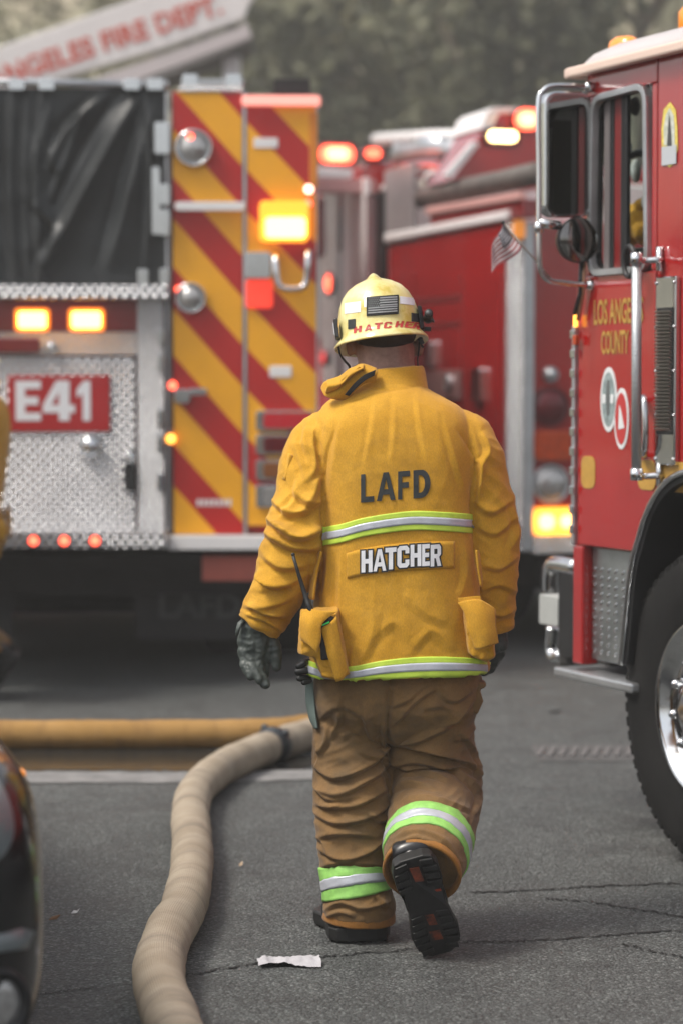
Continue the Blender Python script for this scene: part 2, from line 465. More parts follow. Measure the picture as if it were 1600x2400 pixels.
# hillside behind the engines
def hill_h(x, y):
    s = np.clip((y - 34) / 46, 0, 1); s = s * s * (3 - 2 * s)
    return 21 * s + 1.6 * s * np.sin(x * .21 + 1) + .8 * s * np.sin(x * .5 + y * .3)
hx, hy = np.linspace(-70, 70, 90), np.linspace(33, 110, 60)
XX, YY = np.meshgrid(hx, hy); ZZ = hill_h(XX, YY) - .05 + .5 * pnoise(np.stack([XX.ravel() * .5, YY.ravel() * .5, XX.ravel() * 0], 1)).reshape(XX.shape) * np.clip((YY - 36) / 4, 0, 1)
hill = put('hillside', np.stack([XX.ravel(), YY.ravel(), ZZ.ravel()], 1), [(j * 90 + i, j * 90 + i + 1, (j + 1) * 90 + i + 1, (j + 1) * 90 + i) for j in range(59) for i in range(89)],
   mat('dry_hill_soil', (.30, .255, .18), .95, color2=(.26, .27, .18), vscale=.5, bump=.6, bscale=3, bdist=.2, detail=8), smooth=True)
tag(hill, kind='structure')
# trees and shrubs: leaf clumps through the crown's volume, trunk and limbs inside
def leaf_mat(name, a, b):
    m = mat(name, a, .65, color2=b, vscale=1.3, detail=4)
    return m
LEAF = [leaf_mat('olive_leaves', (.10, .095, .045), (.20, .18, .09)), leaf_mat('dark_leaves', (.065, .068, .035), (.13, .125, .065)), leaf_mat('dry_leaves', (.19, .125, .085), (.25, .175, .12))]
M_BARK = mat('bark', (.10, .075, .055), .9, var=.4, vscale=8, bump=.6, bscale=20)
def crown_mesh(c, r, n, size, seed, lumps=9):
    g = np.random.default_rng(seed); V = []; F = []
    cent = [np.array(c) + np.array(r) * v for v in (g.normal(size=(lumps, 3)) * .5)]
    for k in range(n):
        ct = cent[g.integers(lumps)]; d = g.normal(size=3); d /= np.linalg.norm(d); p = ct + d * np.array(r) * .48 * g.uniform(.35, 1.0) ** .5
        u = g.normal(size=3); u /= np.linalg.norm(u); w = np.cross(u, g.normal(size=3)); w /= np.linalg.norm(w) + 1e-9
        s = size * g.uniform(.5, 1.3); a = len(V)
        V += [p - u * s, p + w * s * .45, p + u * s, p - w * s * .45]; F.append((a, a + 1, a + 2, a + 3))
    return np.array(V), F, cent
def tree(name, base, h, r, n, size, m, label, group, seed, cz=.68, cat='tree'):
    root = empty(name, base); tag(root, label, cat, group)
    V, F, cent = crown_mesh((0, 0, h * cz), (r, r * .8, h * (1 - cz) * 1.25), n, size, seed)
    put('crown', V, F, m, root)
    t = MB(); t.tube([(0, 0, -.3), (.05, 0, h * .25), (-.04, .05, h * .5), (0, 0, h * .75)], [r * .10, r * .075, r * .055, r * .02], 10)
    for c in cent[:6]: t.tube([(0, 0, h * .4), tuple(np.array([0, 0, h * .5]) * .5 + np.array(c) * .5), tuple(c)], [r * .05, r * .03, r * .01], 7)
    t.build('trunk', M_BARK, root, True)
    return root
TREES = [(640, 44, 9.5, 2.6, 0, 'olive tree nearest the white ladder tip'), (830, 40, 8.6, 2.5, 1, 'dark tree above the gap between the striped engine and red engine'), (1010, 42, 9.4, 2.7, 0, 'olive tree above the walking firefighter'),
  (1180, 39, 8.8, 2.4, 1, 'dark tree above the flashing red light tower'), (1360, 43, 9.2, 2.6, 0, 'olive tree just left of the red cab roof'), (1500, 50, 9.6, 2.2, 1, 'dark tree above the cab roof, farthest right')]
for i, (px, Y, h, r, k, lab) in enumerate(TREES):
    p = W(px, 600, Y); z = float(hill_h(np.array(p.x), np.array(Y)))
    tree('background_tree', (p.x, Y, z), h - z * .45, r, 2600, .20, LEAF[k], lab, 'trees on the slope', 50 + i)
for i, (px, Y, h, r, k, lab) in enumerate([(60, 52, 2.6, 1.9, 0, 'round shrub on the slope at the far left edge'), (230, 49, 2.4, 1.8, 0, 'round shrub on the slope above the ladder lettering'), (420, 56, 2.6, 2.0, 1, 'dark shrub high on the slope behind the ladder'),
   (700, 37, 2.0, 1.2, 2, 'dry brown shrub low behind the striped engine roof'), (900, 36.5, 2.2, 1.4, 2, 'dry brown shrub low above the red engine cab'), (1080, 37, 2.4, 1.5, 2, 'dry brown shrub low behind the light tower'), (1300, 36.5, 2.2, 1.4, 2, 'dry brown shrub low beside the cab mirror')]):
    p = W(px, 600, Y); z = float(hill_h(np.array(p.x), np.array(Y)))
    tree('shrub', (p.x, Y, z), h, r, 1200, .14, LEAF[k], lab, 'shrubs on the slope', 90 + i, cz=.5, cat='shrub')

# low scrub that covers the slope as one mass
g_ = np.random.default_rng(5); V = []; F = []
for k in range(420):
    cx, cy = g_.uniform(-60, 60), 34.5 + 62 * g_.uniform(0, 1) ** 1.3; cz = float(hill_h(np.array(cx), np.array(cy))); r = g_.uniform(.7, 1.9)
    n_ = 46
    d = g_.normal(size=(n_, 3)); d /= np.linalg.norm(d, axis=1, keepdims=True); d[:, 2] = np.abs(d[:, 2]) * .8
    P = np.array([cx, cy, cz]) + d * r * g_.uniform(.5, 1, size=(n_, 1)); u = g_.normal(size=(n_, 3)); u /= np.linalg.norm(u, axis=1, keepdims=True); w = np.cross(u, g_.normal(size=(n_, 3))); w /= np.linalg.norm(w, axis=1, keepdims=True)
    s_ = r * g_.uniform(.22, .42, size=(n_, 1)); a = len(V)
    Q = np.stack([P - u * s_, P + w * s_ * .5, P + u * s_, P - w * s_ * .5], 1).reshape(-1, 3); V += list(Q); F += [(a + 4 * i, a + 4 * i + 1, a + 4 * i + 2, a + 4 * i + 3) for i in range(n_)]
sc = put('scrub', V, F, mat('scrub_leaves', (.15, .15, .09), .7, color2=(.30, .27, .175), vscale=.35)); tag(sc, 'low grey green scrub covering the hillside', 'scrub', kind='stuff')
# ================================================================== the walking firefighter
def fabric(name, c1, c2, vs=5.0, weave=900.0, dirt=None, dscale=3.0, dlo=0.55, dhi=0.8, rough=0.86, wbump=0.25, crs=9.0, crv=(1.0, 1.0, .55), cra=.25):
    """woven cloth: slow fade, fine weave relief, soiled patches with a shape of their own"""
    m = bpy.data.materials.new(name); m.use_nodes = True
    n, l = m.node_tree.nodes, m.node_tree.links; b = n['Principled BSDF']
    b.inputs['Roughness'].default_value = rough; b.inputs['Specular IOR Level'].default_value = 0.25
    b.inputs['Sheen Weight'].default_value = 0.12; b.inputs['Sheen Roughness'].default_value = 0.5
    tc = n.new('ShaderNodeTexCoord')
    t = n.new('ShaderNodeTexNoise'); t.inputs['Scale'].default_value = vs; t.inputs['Detail'].default_value = 8; t.inputs['Roughness'].default_value = 0.65
    l.new(tc.outputs['Object'], t.inputs['Vector'])
    rp = n.new('ShaderNodeValToRGB'); rp.color_ramp.elements[0].position = 0.3; rp.color_ramp.elements[1].position = 0.72
    rp.color_ramp.elements[0].color = _rgb(c1); rp.color_ramp.elements[1].color = _rgb(c2)
    l.new(t.outputs['Fac'], rp.inputs['Fac']); out = rp.outputs['Color']
    # thread-scale colour flecks
    mp = n.new('ShaderNodeMapping'); mp.inputs['Scale'].default_value = (1.0, 1.0, 0.35)
    l.new(tc.outputs['Object'], mp.inputs['Vector'])
    t3 = n.new('ShaderNodeTexNoise'); t3.inputs['Scale'].default_value = 420; t3.inputs['Detail'].default_value = 2
    l.new(mp.outputs[0], t3.inputs['Vector'])
    mx0 = n.new('ShaderNodeMix'); mx0.data_type = 'RGBA'; mx0.blend_type = 'MULTIPLY'; mx0.inputs['Factor'].default_value = 0.35
    rp3 = n.new('ShaderNodeValToRGB'); rp3.color_ramp.elements[0].position = 0.35; rp3.color_ramp.elements[1].position = 0.65
    rp3.color_ramp.elements[0].color = (0.6, 0.6, 0.6, 1); rp3.color_ramp.elements[1].color = (1.15, 1.15, 1.15, 1)
    l.new(t3.outputs['Fac'], rp3.inputs['Fac'])
    l.new(out, mx0.inputs[6]); l.new(rp3.outputs['Color'], mx0.inputs[7]); out = mx0.outputs[2]
    if dirt:
        t2 = n.new('ShaderNodeTexNoise'); t2.inputs['Scale'].default_value = dscale; t2.inputs['Detail'].default_value = 7; t2.inputs['Roughness'].default_value = 0.7
        l.new(tc.outputs['Object'], t2.inputs['Vector'])
        mr = n.new('ShaderNodeMapRange'); mr.inputs['From Min'].default_value = dlo; mr.inputs['From Max'].default_value = dhi
        mr.inputs['To Max'].default_value = 0.75
        l.new(t2.outputs['Fac'], mr.inputs['Value'])
        mx = n.new('ShaderNodeMix'); mx.data_type = 'RGBA'
        l.new(mr.outputs[0], mx.inputs['Factor']); l.new(out, mx.inputs[6]); mx.inputs[7].default_value = _rgb(dirt)
        out = mx.outputs[2]
    l.new(out, b.inputs['Base Color'])
    w1 = n.new('ShaderNodeTexWave'); w1.bands_direction = 'X'; w1.inputs['Scale'].default_value = weave / 6.28
    w2 = n.new('ShaderNodeTexWave'); w2.bands_direction = 'Z'; w2.inputs['Scale'].default_value = weave / 6.28
    for w in (w1, w2):
        l.new(tc.outputs['Object'], w.inputs['Vector']); w.inputs['Distortion'].default_value = 1.5; w.inputs['Detail'].default_value = 1
    ad = n.new('ShaderNodeMath'); ad.operation = 'ADD'; l.new(w1.outputs['Fac'], ad.inputs[0]); l.new(w2.outputs['Fac'], ad.inputs[1])
    t4 = n.new('ShaderNodeTexNoise'); t4.inputs['Scale'].default_value = 38; t4.inputs['Detail'].default_value = 6
    l.new(tc.outputs['Object'], t4.inputs['Vector'])
    bp1 = n.new('ShaderNodeBump'); bp1.inputs['Strength'].default_value = 0.16; bp1.inputs['Distance'].default_value = 0.012
    l.new(t4.outputs['Fac'], bp1.inputs['Height'])
    # sharp irregular creases
    t5 = n.new('ShaderNodeTexNoise'); t5.noise_type = 'RIDGED_MULTIFRACTAL'; t5.inputs['Scale'].default_value = crs; t5.inputs['Detail'].default_value = 4; t5.inputs['Distortion'].default_value = .6
    mp5 = n.new('ShaderNodeMapping'); mp5.inputs['Scale'].default_value = crv; mp5.inputs['Rotation'].default_value = (0, .5, .2); l.new(tc.outputs['Object'], mp5.inputs['Vector']); l.new(mp5.outputs[0], t5.inputs['Vector'])
    bp2 = n.new('ShaderNodeBump'); bp2.inputs['Strength'].default_value = cra; bp2.inputs['Distance'].default_value = 0.008
    l.new(t5.outputs['Fac'], bp2.inputs['Height']); l.new(bp1.outputs[0], bp2.inputs['Normal']); bp1 = bp2
    bp = n.new('ShaderNodeBump'); bp.inputs['Strength'].default_value = wbump; bp.inputs['Distance'].default_value = 0.001
    l.new(ad.outputs[0], bp.inputs['Height']); l.new(bp1.outputs[0], bp.inputs['Normal']); l.new(bp.outputs[0], b.inputs['Normal'])
    MATS[name] = m
    return m

M_JACK = fabric('yellow_jacket_cloth', (0.47, 0.232, 0.012), (0.60, 0.318, 0.028), vs=5, dirt=(0.22, 0.115, 0.018), dscale=3.6, dlo=0.52, dhi=0.80)
M_TROU = fabric('brown_trouser_cloth', (0.165, 0.092, 0.030), (0.25, 0.142, 0.055), vs=7, dirt=(0.085, 0.062, 0.036), dscale=6, dlo=0.42, dhi=0.72, weave=700, crs=10, crv=(.7, .8, 1.5), cra=.45)
M_CUFF = fabric('orange_lining_cloth', (0.24, 0.105, 0.02), (0.38, 0.16, 0.025), vs=14, dirt=(.10, .06, .03), dscale=9, dlo=.45, dhi=.7)
M_LIME = mat('lime_tape', (0.50, 0.68, 0.07), 0.55, var=0.10, vscale=30, bump=0.3, bscale=300, bdist=0.001)
M_LIMET = mat('green_tape', (0.27, 0.56, 0.13), 0.55, var=0.2, vscale=25, bump=0.3, bscale=300, bdist=0.001)
M_SILV = mat('silver_tape', (0.46, 0.48, 0.53), 0.38, metal=0.15, var=0.10, vscale=25, bump=0.15, bscale=250, bdist=0.001)
M_INK = mat('dark_print', (0.022, 0.026, 0.026), 0.6, var=0.25, vscale=80)
M_WHITE = mat('white_print', (0.72, 0.73, 0.75), 0.5, var=0.05, vscale=40)
M_HELM = mat('yellow_helmet_shell', (0.55, 0.42, 0.075), 0.30, color2=(0.80, 0.73, 0.37), vscale=13, bump=0.08, bscale=30, coat=0.4, rvar=0.12)
M_BLACK = mat('black_rubber', (0.012, 0.012, 0.012), 0.5, var=0.3, vscale=30, bump=0.15, bscale=120, bdist=0.003)
M_BOOT = mat('black_boot_leather', (0.010, 0.010, 0.0105), 0.32, var=0.4, vscale=20, bump=0.3, bscale=60, bdist=0.004)
M_GLOVE = mat('dark_green_glove_leather', (0.030, 0.038, 0.034), 0.5, color2=(0.075, 0.088, 0.08), vscale=18, bump=0.5, bscale=70, bdist=0.004)
M_SKIN = mat('skin', (0.20, 0.105, 0.075), 0.5, color2=(0.30, 0.17, 0.125), vscale=45, bump=0.2, bscale=250, bdist=0.001)
M_HAIR = mat('short_dark_hair', (0.018, 0.014, 0.011), 0.75, var=0.4, vscale=200, bump=0.8, bscale=500, bdist=0.002)
M_REDINK = mat('red_print', (0.42, 0.035, 0.03), 0.5, var=0.15, vscale=50)
M_SOLEORANGE = mat('worn_orange_rubber', (0.23, 0.045, 0.015), 0.7, color2=(0.02, 0.012, 0.01), vscale=45)

def sring(py, xl, xr, bk, fr, Yc, ex=2.5, n=56, tilt=0.0):
    a0 = W(xl, py, Yc); a1 = W(xr, py, Yc); xc = (a0.x + a1.x) / 2; a = (a1.x - a0.x) / 2; out = []
    for i in range(n):
        th = 2 * math.pi * i / n; c, s = math.cos(th), math.sin(th)
        x = a * math.copysign(abs(c) ** (2 / ex), c); y = math.copysign(abs(s) ** (2 / ex), s) * (fr if s > 0 else bk)
        out.append((xc + x, Yc + y, a0.z + tilt * x))
    return out
def limb(keys, n=30, sub=4, flat=1.0):
    """keys: (px, py, Y, radius in photo pixels at that depth)"""
    P = [W(k[0], k[1], k[2]) for k in keys]; Rr = [k[3] * k[2] / FPX for k in keys]
    Q = smooth_pts([(p.x, p.y, p.z) for p in P], sub)
    t = np.linspace(0, len(keys) - 1, len(Q)); rr = list(np.interp(t, range(len(keys)), Rr))
    return Q, rr

def fold_field(V, N, folds, side=None):
    """cloth folds: each is a line on the garment (photo pixels), a width, a height (mm); ridge on the line, hollow beside it"""
    px, py = proj(V); d = np.zeros(len(V))
    wgt = np.clip(-N[:, 1] * 1.2 + 0.6, 0, 1)
    for f in folds:
        pts, w, A = f[0], f[1], f[2]; k = f[3] if len(f) > 3 else 0.75
        Q = np.array([p[:2] for p in smooth_pts([(p[0], p[1], 0) for p in pts], 6)])
        lo, hi = Q.min(0) - 5 * abs(w), Q.max(0) + 5 * abs(w)
        idx = np.where((px > lo[0]) & (px < hi[0]) & (py > lo[1]) & (py < hi[1]) & (wgt > 0))[0]
        if len(idx) == 0: continue
        X = np.stack([px[idx], py[idx]], 1); best = np.full(len(idx), 1e9); sg = np.zeros(len(idx)); tt = np.zeros(len(idx))
        for j in range(len(Q) - 1):
            a, b = Q[j], Q[j + 1]; ab = b - a; t = np.clip(((X - a) @ ab) / (ab @ ab + 1e-9), 0, 1)
            c = X - (a + t[:, None] * ab); dist = np.linalg.norm(c, axis=1)
            m = dist < best
            best[m] = dist[m]; sg[m] = np.sign(ab[0] * c[m, 1] - ab[1] * c[m, 0]); tt[m] = (j + t[m]) / (len(Q) - 1)
        s = best * np.where(sg == 0, 1, sg); ww = abs(w)
        q = s / w
        qa = np.sqrt(q * q + .03)
        prof = np.where(q < 0, np.exp(-qa / 1.25), np.exp(-qa / 0.55)) - k * np.exp(-np.sqrt((q - 1.2) ** 2 + .04) / 0.42)
        prof *= np.clip(np.sin(np.pi * np.clip(tt, 0.02, 0.98)), 0, 1) ** 0.6
        d[idx] += prof * A * 0.001 * wgt[idx]
    return d
def ridged(P): return 1 - 2 * np.abs(pnoise(P) * 1.6)

def sloft(keys, n=40):
    """rings of sring() with every number carried smoothly from key to key"""
    K_ = [k if len(k) == 8 else tuple(k) + (2.5, 0.0)[len(k) - 6:] for k in keys]
    cols_ = []
    for c in range(8):
        pts = smooth_pts([(i, k[c], 0) for i, k in enumerate(K_)], n // len(keys) + 3); cols_.append([p.y for p in pts])
    return [sring(py, xl, xr, bk, fr, Yc, ex, 56, tl) for py, xl, xr, bk, fr, Yc, ex, tl in zip(*cols_)]
# where the wearer stands
P_ROOT = Vector((W(935, 2216, 6.8).x, 6.80, 0))
person = empty('temp')
bpy.data.objects.remove(person)

# --- body: one continuous figure (mostly under the clothes)
b_ = MB()
def cap(keys, n=14):
    P = [W(k[0], k[1], k[2]) for k in keys]; b_.capsule(P, [k[3] for k in keys], n)
cap([(905, 1560, 6.84, .15), (930, 1400, 6.83, .14), (935, 1150, 6.84, .15), (925, 1010, 6.88, .13)])
cap([(925, 1010, 6.88, .085), (908, 900, 6.92, .082), (904, 850, 6.935, .082), (902, 810, 6.94, .082)])
cap([(899, 800, 6.945, .080), (897, 760, 6.955, .076)])                                   # skull
cap([(893, 765, 7.01, .062), (893, 800, 7.035, .05), (893, 835, 7.04, .04)])             # face and jaw
cap([(893, 770, 7.08, .013), (893, 795, 7.095, .016)])                                    # nose
cap([(765, 1040, 6.86, .05), (722, 1140, 6.83, .052), (690, 1270, 6.80, .045), (650, 1370, 6.80, .042), (607, 1470, 6.80, .032)])
cap([(1080, 1040, 6.86, .05), (1130, 1190, 6.85, .05), (1142, 1300, 6.87, .045), (1150, 1480, 6.93, .032)])
cap([(900, 1040, 6.86, .09), (765, 1040, 6.86, .05)]); cap([(940, 1040, 6.86, .09), (1080, 1040, 6.86, .05)])
cap([(830, 1580, 6.84, .10), (830, 1850, 6.85, .065), (836, 2060, 6.79, .05), (838, 2150, 6.77, .045)])
cap([(1010, 1580, 6.84, .10), (1015, 1850, 6.92, .065), (1005, 1980, 6.76, .055), (985, 2060, 6.70, .045)])
for sx in (820, 984):                                                                      # ears
    cap([(sx, 798, 6.955, .014), (sx, 828, 6.95, .011)])
    cap([(sx - (1 if sx < 900 else -1) * 4, 808, 6.945, .010), (sx, 822, 6.945, .009)])
BV, BF = union(b_, 0.008, 6)
person = put('person', BV, BF, M_SKIN, None, True, off=P_ROOT)
person.location = P_ROOT
tag(person, 'firefighter in yellow coat walking away, one boot sole raised, yellow helmet on head', 'person', 'firefighters')

# --- trousers
t_ = MB()
t_.loft([sring(1520, 745, 1122, .135, .13, 6.83), sring(1600, 737, 1126, .15, .14, 6.83), sring(1660, 737, 1118, .15, .14, 6.84), sring(1700, 748, 1106, .12, .12, 6.85), sring(1735, 790, 1060, .06, .06, 6.85)])
LL = [(822, 1580, 6.84, 84), (818, 1680, 6.85, 86), (822, 1780, 6.85, 89), (827, 1860, 6.84, 94), (828, 1950, 6.82, 88), (829, 2040, 6.80, 78), (834, 2085, 6.785, 78), (841, 2125, 6.78, 86), (841, 2148, 6.78, 83)]
RL = [(1020, 1580, 6.83, 96), (1008, 1680, 6.85, 103), (1004, 1760, 6.90, 106), (1013, 1840, 6.90, 108), (1014, 1905, 6.80, 106), (1008, 1958, 6.69, 102), (997, 2004, 6.60, 97), (990, 2036, 6.55, 91)]
for K in (LL, RL):
    Q, rr = limb(K); t_.tube(Q, rr, 30)
TV, TF = union(t_, 0.0045, 6)
N = normals(TV, TF); px, py = proj(TV)
tf = [  # the hollow between the legs, then the left leg
 ([(914, 1585), (909, 1650), (905, 1720), (904, 1800), (914, 1880)], 8, -20, 0), ([(925, 1600), (921, 1660), (912, 1730)], 8, 7, 0),
 ([(745, 1690), (800, 1655), (870, 1690)], 9, 9), ([(738, 1795), (790, 1825), (870, 1790), (905, 1750)], 8, 15), ([(745, 1850), (800, 1862), (870, 1825), (915, 1790)], 7, 15),
 ([(735, 1838), (770, 1872), (830, 1868)], 6, 11), ([(760, 1890), (830, 1890), (905, 1850)], 7, 14), ([(738, 1905), (790, 1930), (860, 1918), (915, 1880)], 7, 14), ([(745, 1965), (800, 1955), (880, 1962)], 7, 10),
 ([(742, 1985), (800, 2014), (860, 2000), (905, 1960)], 7, 13), ([(755, 2032), (810, 2022), (895, 2028)], 6, 9), ([(770, 1740), (795, 1690), (800, 1630)], 8, 10), ([(850, 1640), (865, 1720), (905, 1760)], 8, 11),
 ([(745, 1770), (765, 1745), (770, 1700)], 6, 9), ([(762, 2135), (800, 2118), (850, 2132), (910, 2116)], 6, 11), ([(765, 2150), (800, 2140), (830, 2150)], 5, 8), ([(740, 1960), (760, 1978), (775, 2004)], 5, 9),
 ([(745, 1885), (775, 1895), (800, 1885)], 6, 9), ([(840, 1760), (870, 1775), (905, 1765)], 7, 9), ([(800, 1730), (830, 1715), (870, 1740)], 9, 8), ([(860, 1905), (890, 1925), (915, 1905)], 6, 10), ([(760, 2060), (775, 2085), (770, 2108)], 5, 5), ([(880, 2100), (900, 2125), (915, 2128)], 5, 8), ([(738, 1725), (752, 1760), (745, 1800)], 6, 9),
 # right leg
 ([(900, 1715), (950, 1738), (1010, 1722), (1060, 1698)], 9, 15), ([(902, 1738), (980, 1752), (1060, 1772), (1112, 1800)], 9, 19), ([(900, 1772), (960, 1804), (1040, 1792), (1118, 1818)], 8, 14),
 ([(915, 1796), (980, 1782), (1060, 1802), (1115, 1855)], 8, 13), ([(910, 1655), (950, 1640), (1000, 1600)], 8, 9), ([(920, 1700), (970, 1645), (1020, 1612)], 9, 12), ([(1030, 1625), (1060, 1642), (1100, 1620)], 8, 9),
 ([(1030, 1700), (1070, 1682), (1105, 1640)], 8, 12), ([(915, 1855), (960, 1838), (1020, 1852)], 8, 9), ([(925, 1890), (980, 1872), (1060, 1888), (1110, 1905)], 8, 7), ([(1095, 1825), (1118, 1868), (1105, 1915)], 7, 13),
 ([(905, 1660), (898, 1740), (912, 1800)], 8, 12), ([(1075, 1715), (1105, 1760), (1117, 1825)], 7, 11), ([(1090, 1790), (1112, 1812), (1120, 1845)], 6, 9), ([(940, 1820), (990, 1812), (1050, 1832)], 7, 9),
 ([(960, 1905), (1010, 1895), (1080, 1912)], 7, 5), ([(925, 1968), (975, 1950), (1040, 1975), (1080, 2030)], 6, 8), ([(915, 1985), (975, 1965), (1035, 1992), (1072, 2050)], 5, 6), ([(990, 1660), (1030, 1655), (1060, 1665)], 9, 8), ([(1060, 1735), (1085, 1728), (1110, 1700)], 7, 9),
]
d = 1.35 * fold_field(TV, N, tf)
z = TV[:, 2]
wr = ridged(np.stack([TV[:, 0] * 5 + 0.6 * pnoise(TV * 6), TV[:, 1] * 4, z * 17 + TV[:, 0] * 6], 1))
d += 0.0042 * wr * np.clip((1.0 - z) * 3, 0.2, 1) * np.clip((z - 0.12) * 12, 0, 1)
wr2 = ridged(np.stack([TV[:, 0] * 13, TV[:, 1] * 10, z * 34 - TV[:, 0] * 15], 1) + 3.3)
d += 0.0020 * wr2
TV = TV + N * d[:, None]
trousers = put('trousers', TV, TF, M_TROU, person, True, off=P_ROOT)
T_BVH = BVHTree.FromPolygons([tuple(v) for v in TV], TF)

def wrap(V, bvh, lift=0.003):
    out = []
    for v in V:
        loc, nor, i, dd = bvh.find_nearest(Vector(v))
        out.append(loc + nor * lift)
    return np.array([p[:] for p in out])
def cast(V, bvh, lift=0.003, y0=5.8):
    """lay a flat decal drawn on the xz plane on to the garment, straight from behind the wearer"""
    out = []
    for v in V:
        loc, nor, i, dd = bvh.ray_cast(Vector((v[0], y0, v[2])), Vector((0, 1, 0)))
        if loc is None:
            loc, nor, i, dd = bvh.find_nearest(Vector((v[0], 6.7, v[2])))
        out.append((loc[0], loc[1] - lift, loc[2]))
    return np.array(out)
def grid_faces(nu, nv, closed=False):
    F = []
    for j in range(nv - 1):
        for i in range(nu if closed else nu - 1):
            k = (i + 1) % nu
            F.append((j * nu + i, j * nu + k, (j + 1) * nu + k, (j + 1) * nu + i))
    return F
def ribbon(top, bot, nu, rows, bvh, lift, span=(0, 1), n_v=5, Y=6.6):
    """band between two photo curves laid on a garment; rows gives (from, to) across the band"""
    a = np.array([p[:2] for p in smooth_pts([(p[0], p[1], 0) for p in top], 12)]); b = np.array([p[:2] for p in smooth_pts([(p[0], p[1], 0) for p in bot], 12)])
    ta = np.linspace(0, 1, len(a)); tb = np.linspace(0, 1, len(b)); us = np.linspace(span[0], span[1], nu); V = []
    for v in np.linspace(rows[0], rows[1], n_v):
        for u in us:
            x0, y0 = np.interp(u, ta, a[:, 0]), np.interp(u, ta, a[:, 1]); x1, y1 = np.interp(u, tb, b[:, 0]), np.interp(u, tb, b[:, 1])
            p = W(x0 + (x1 - x0) * v, y0 + (y1 - y0) * v, Y); V.append(p[:])
    V = np.array(V)
    return cast_cam(V, bvh, lift), grid_faces(nu, n_v)
def cast_cam(V, bvh, lift):
    out = []
    for v in V:
        dr = (Vector(v) - CAM).normalized()
        loc, nor, i, dd = bvh.ray_cast(CAM, dr)
        if loc is None or loc.y > 7.2:
            loc, nor, i, dd = bvh.find_nearest(Vector(v) + Vector((0, 0.2, 0)))
        out.append((loc + nor * lift)[:])
    return np.array(out)
def solid(V, F, th):
    """give a laid-on sheet a back so that it has thickness"""
    N_ = normals(V, F); n = len(V); V2 = np.concatenate([V, V - N_ * th])
    from collections import Counter
    E = Counter()
    for f in F:
        for i in range(len(f)): E[(f[i], f[(i + 1) % len(f)])] += 1
    F2 = list(F) + [tuple(i + n for i in reversed(f)) for f in F]
    for (a, b) in list(E):
        if (b, a) not in E: F2.append((b, a, a + n, b + n))
    return V2, F2

# stripes round the trouser legs: rings along each limb, then pressed on to the cloth
def leg_band(K, t0, t1, rows, m, lift, slope=0.0):
    Q, rr = limb(K, sub=8); tt = np.linspace(0, len(K) - 1, len(Q)); V = []; nu, nv = 56, 6
    Qa = np.array([q[:] for q in Q])
    for v in np.linspace(rows[0], rows[1], nv):
        t = t0 + (t1 - t0) * v
        c = Vector([np.interp(t, tt, Qa[:, k]) for k in range(3)]); e = 0.05
        dr = Vector([np.interp(t + e, tt, Qa[:, k]) - np.interp(t - e, tt, Qa[:, k]) for k in range(3)]).normalized()
        r = np.interp(t, tt, rr) * 1.0; ux = Vector((1, 0, 0)); ux = (ux - dr * ux.dot(dr)).normalized(); uy = dr.cross(ux)
        for i in range(nu):
            a = 2 * math.pi * i / nu; o = ux * math.cos(a) + uy * math.sin(a)
            V.append((c + o * r)[:])
    V = wrap(V, T_BVH, lift); F = grid_faces(nu, nv, True)
    cc = V.mean(0); N_ = normals(V, F)
    if ((V - cc) * N_).sum() < 0: F = [tuple(reversed(f)) for f in F]
    V, F = solid(V, F, lift + 0.002)
    return put('reflective_stripe', V, F, m, trousers, True, off=P_ROOT)
for t0, t1, K in ((4.88, 6.3, LL), (5.2, 6.15, RL)):
    leg_band(K, t0, t1, (0, .36), M_LIMET, .004); leg_band(K, t0, t1, (.335, .685), M_SILV, .0055); leg_band(K, t0, t1, (.66, 1), M_LIMET, .004)
# cuffs
def cuff(K, out, r, name='cuff'):
    Q, rr = limb(K); a, b = Q[-3], Q[-1]; dr = (b - a).normalized(); r1 = rr[-1]
    prof = [(-0.012, r1 * 1.0 + .001), (out * .6, r1 * r + .004), (out, r1 * r + .003), (out + .002, r1 * r - .004), (out * .5, r1 * r - .010), (-0.01, r1 * .9)]
    mb = MB().lathe(b, dr, prof, 48, closed=False)
    V = np.array(mb.v); V = V + 0.004 * pnoise(V * 22)[:, None] * np.array([1, 1, 0.6])
    return put(name, V, mb.f, M_CUFF, trousers, True, off=P_ROOT)
cuff(LL, .012, 1.0); cuff(RL, .020, 1.0)
# thigh pocket and belt strap that stick out at the hips
pk = MB(); pk.prism([(p.x, p.z) for p in (W(1090, 1590, 6.8), W(1138, 1598, 6.8), W(1134, 1610, 6.8), W(1122, 1612, 6.8), W(1130, 1640, 6.8), W(1116, 1672, 6.8), W(1095, 1660, 6.8))], 6.76, 6.84)
pk.build('hip_pocket', M_TROU, trousers, True, bevel=.006, off=P_ROOT)

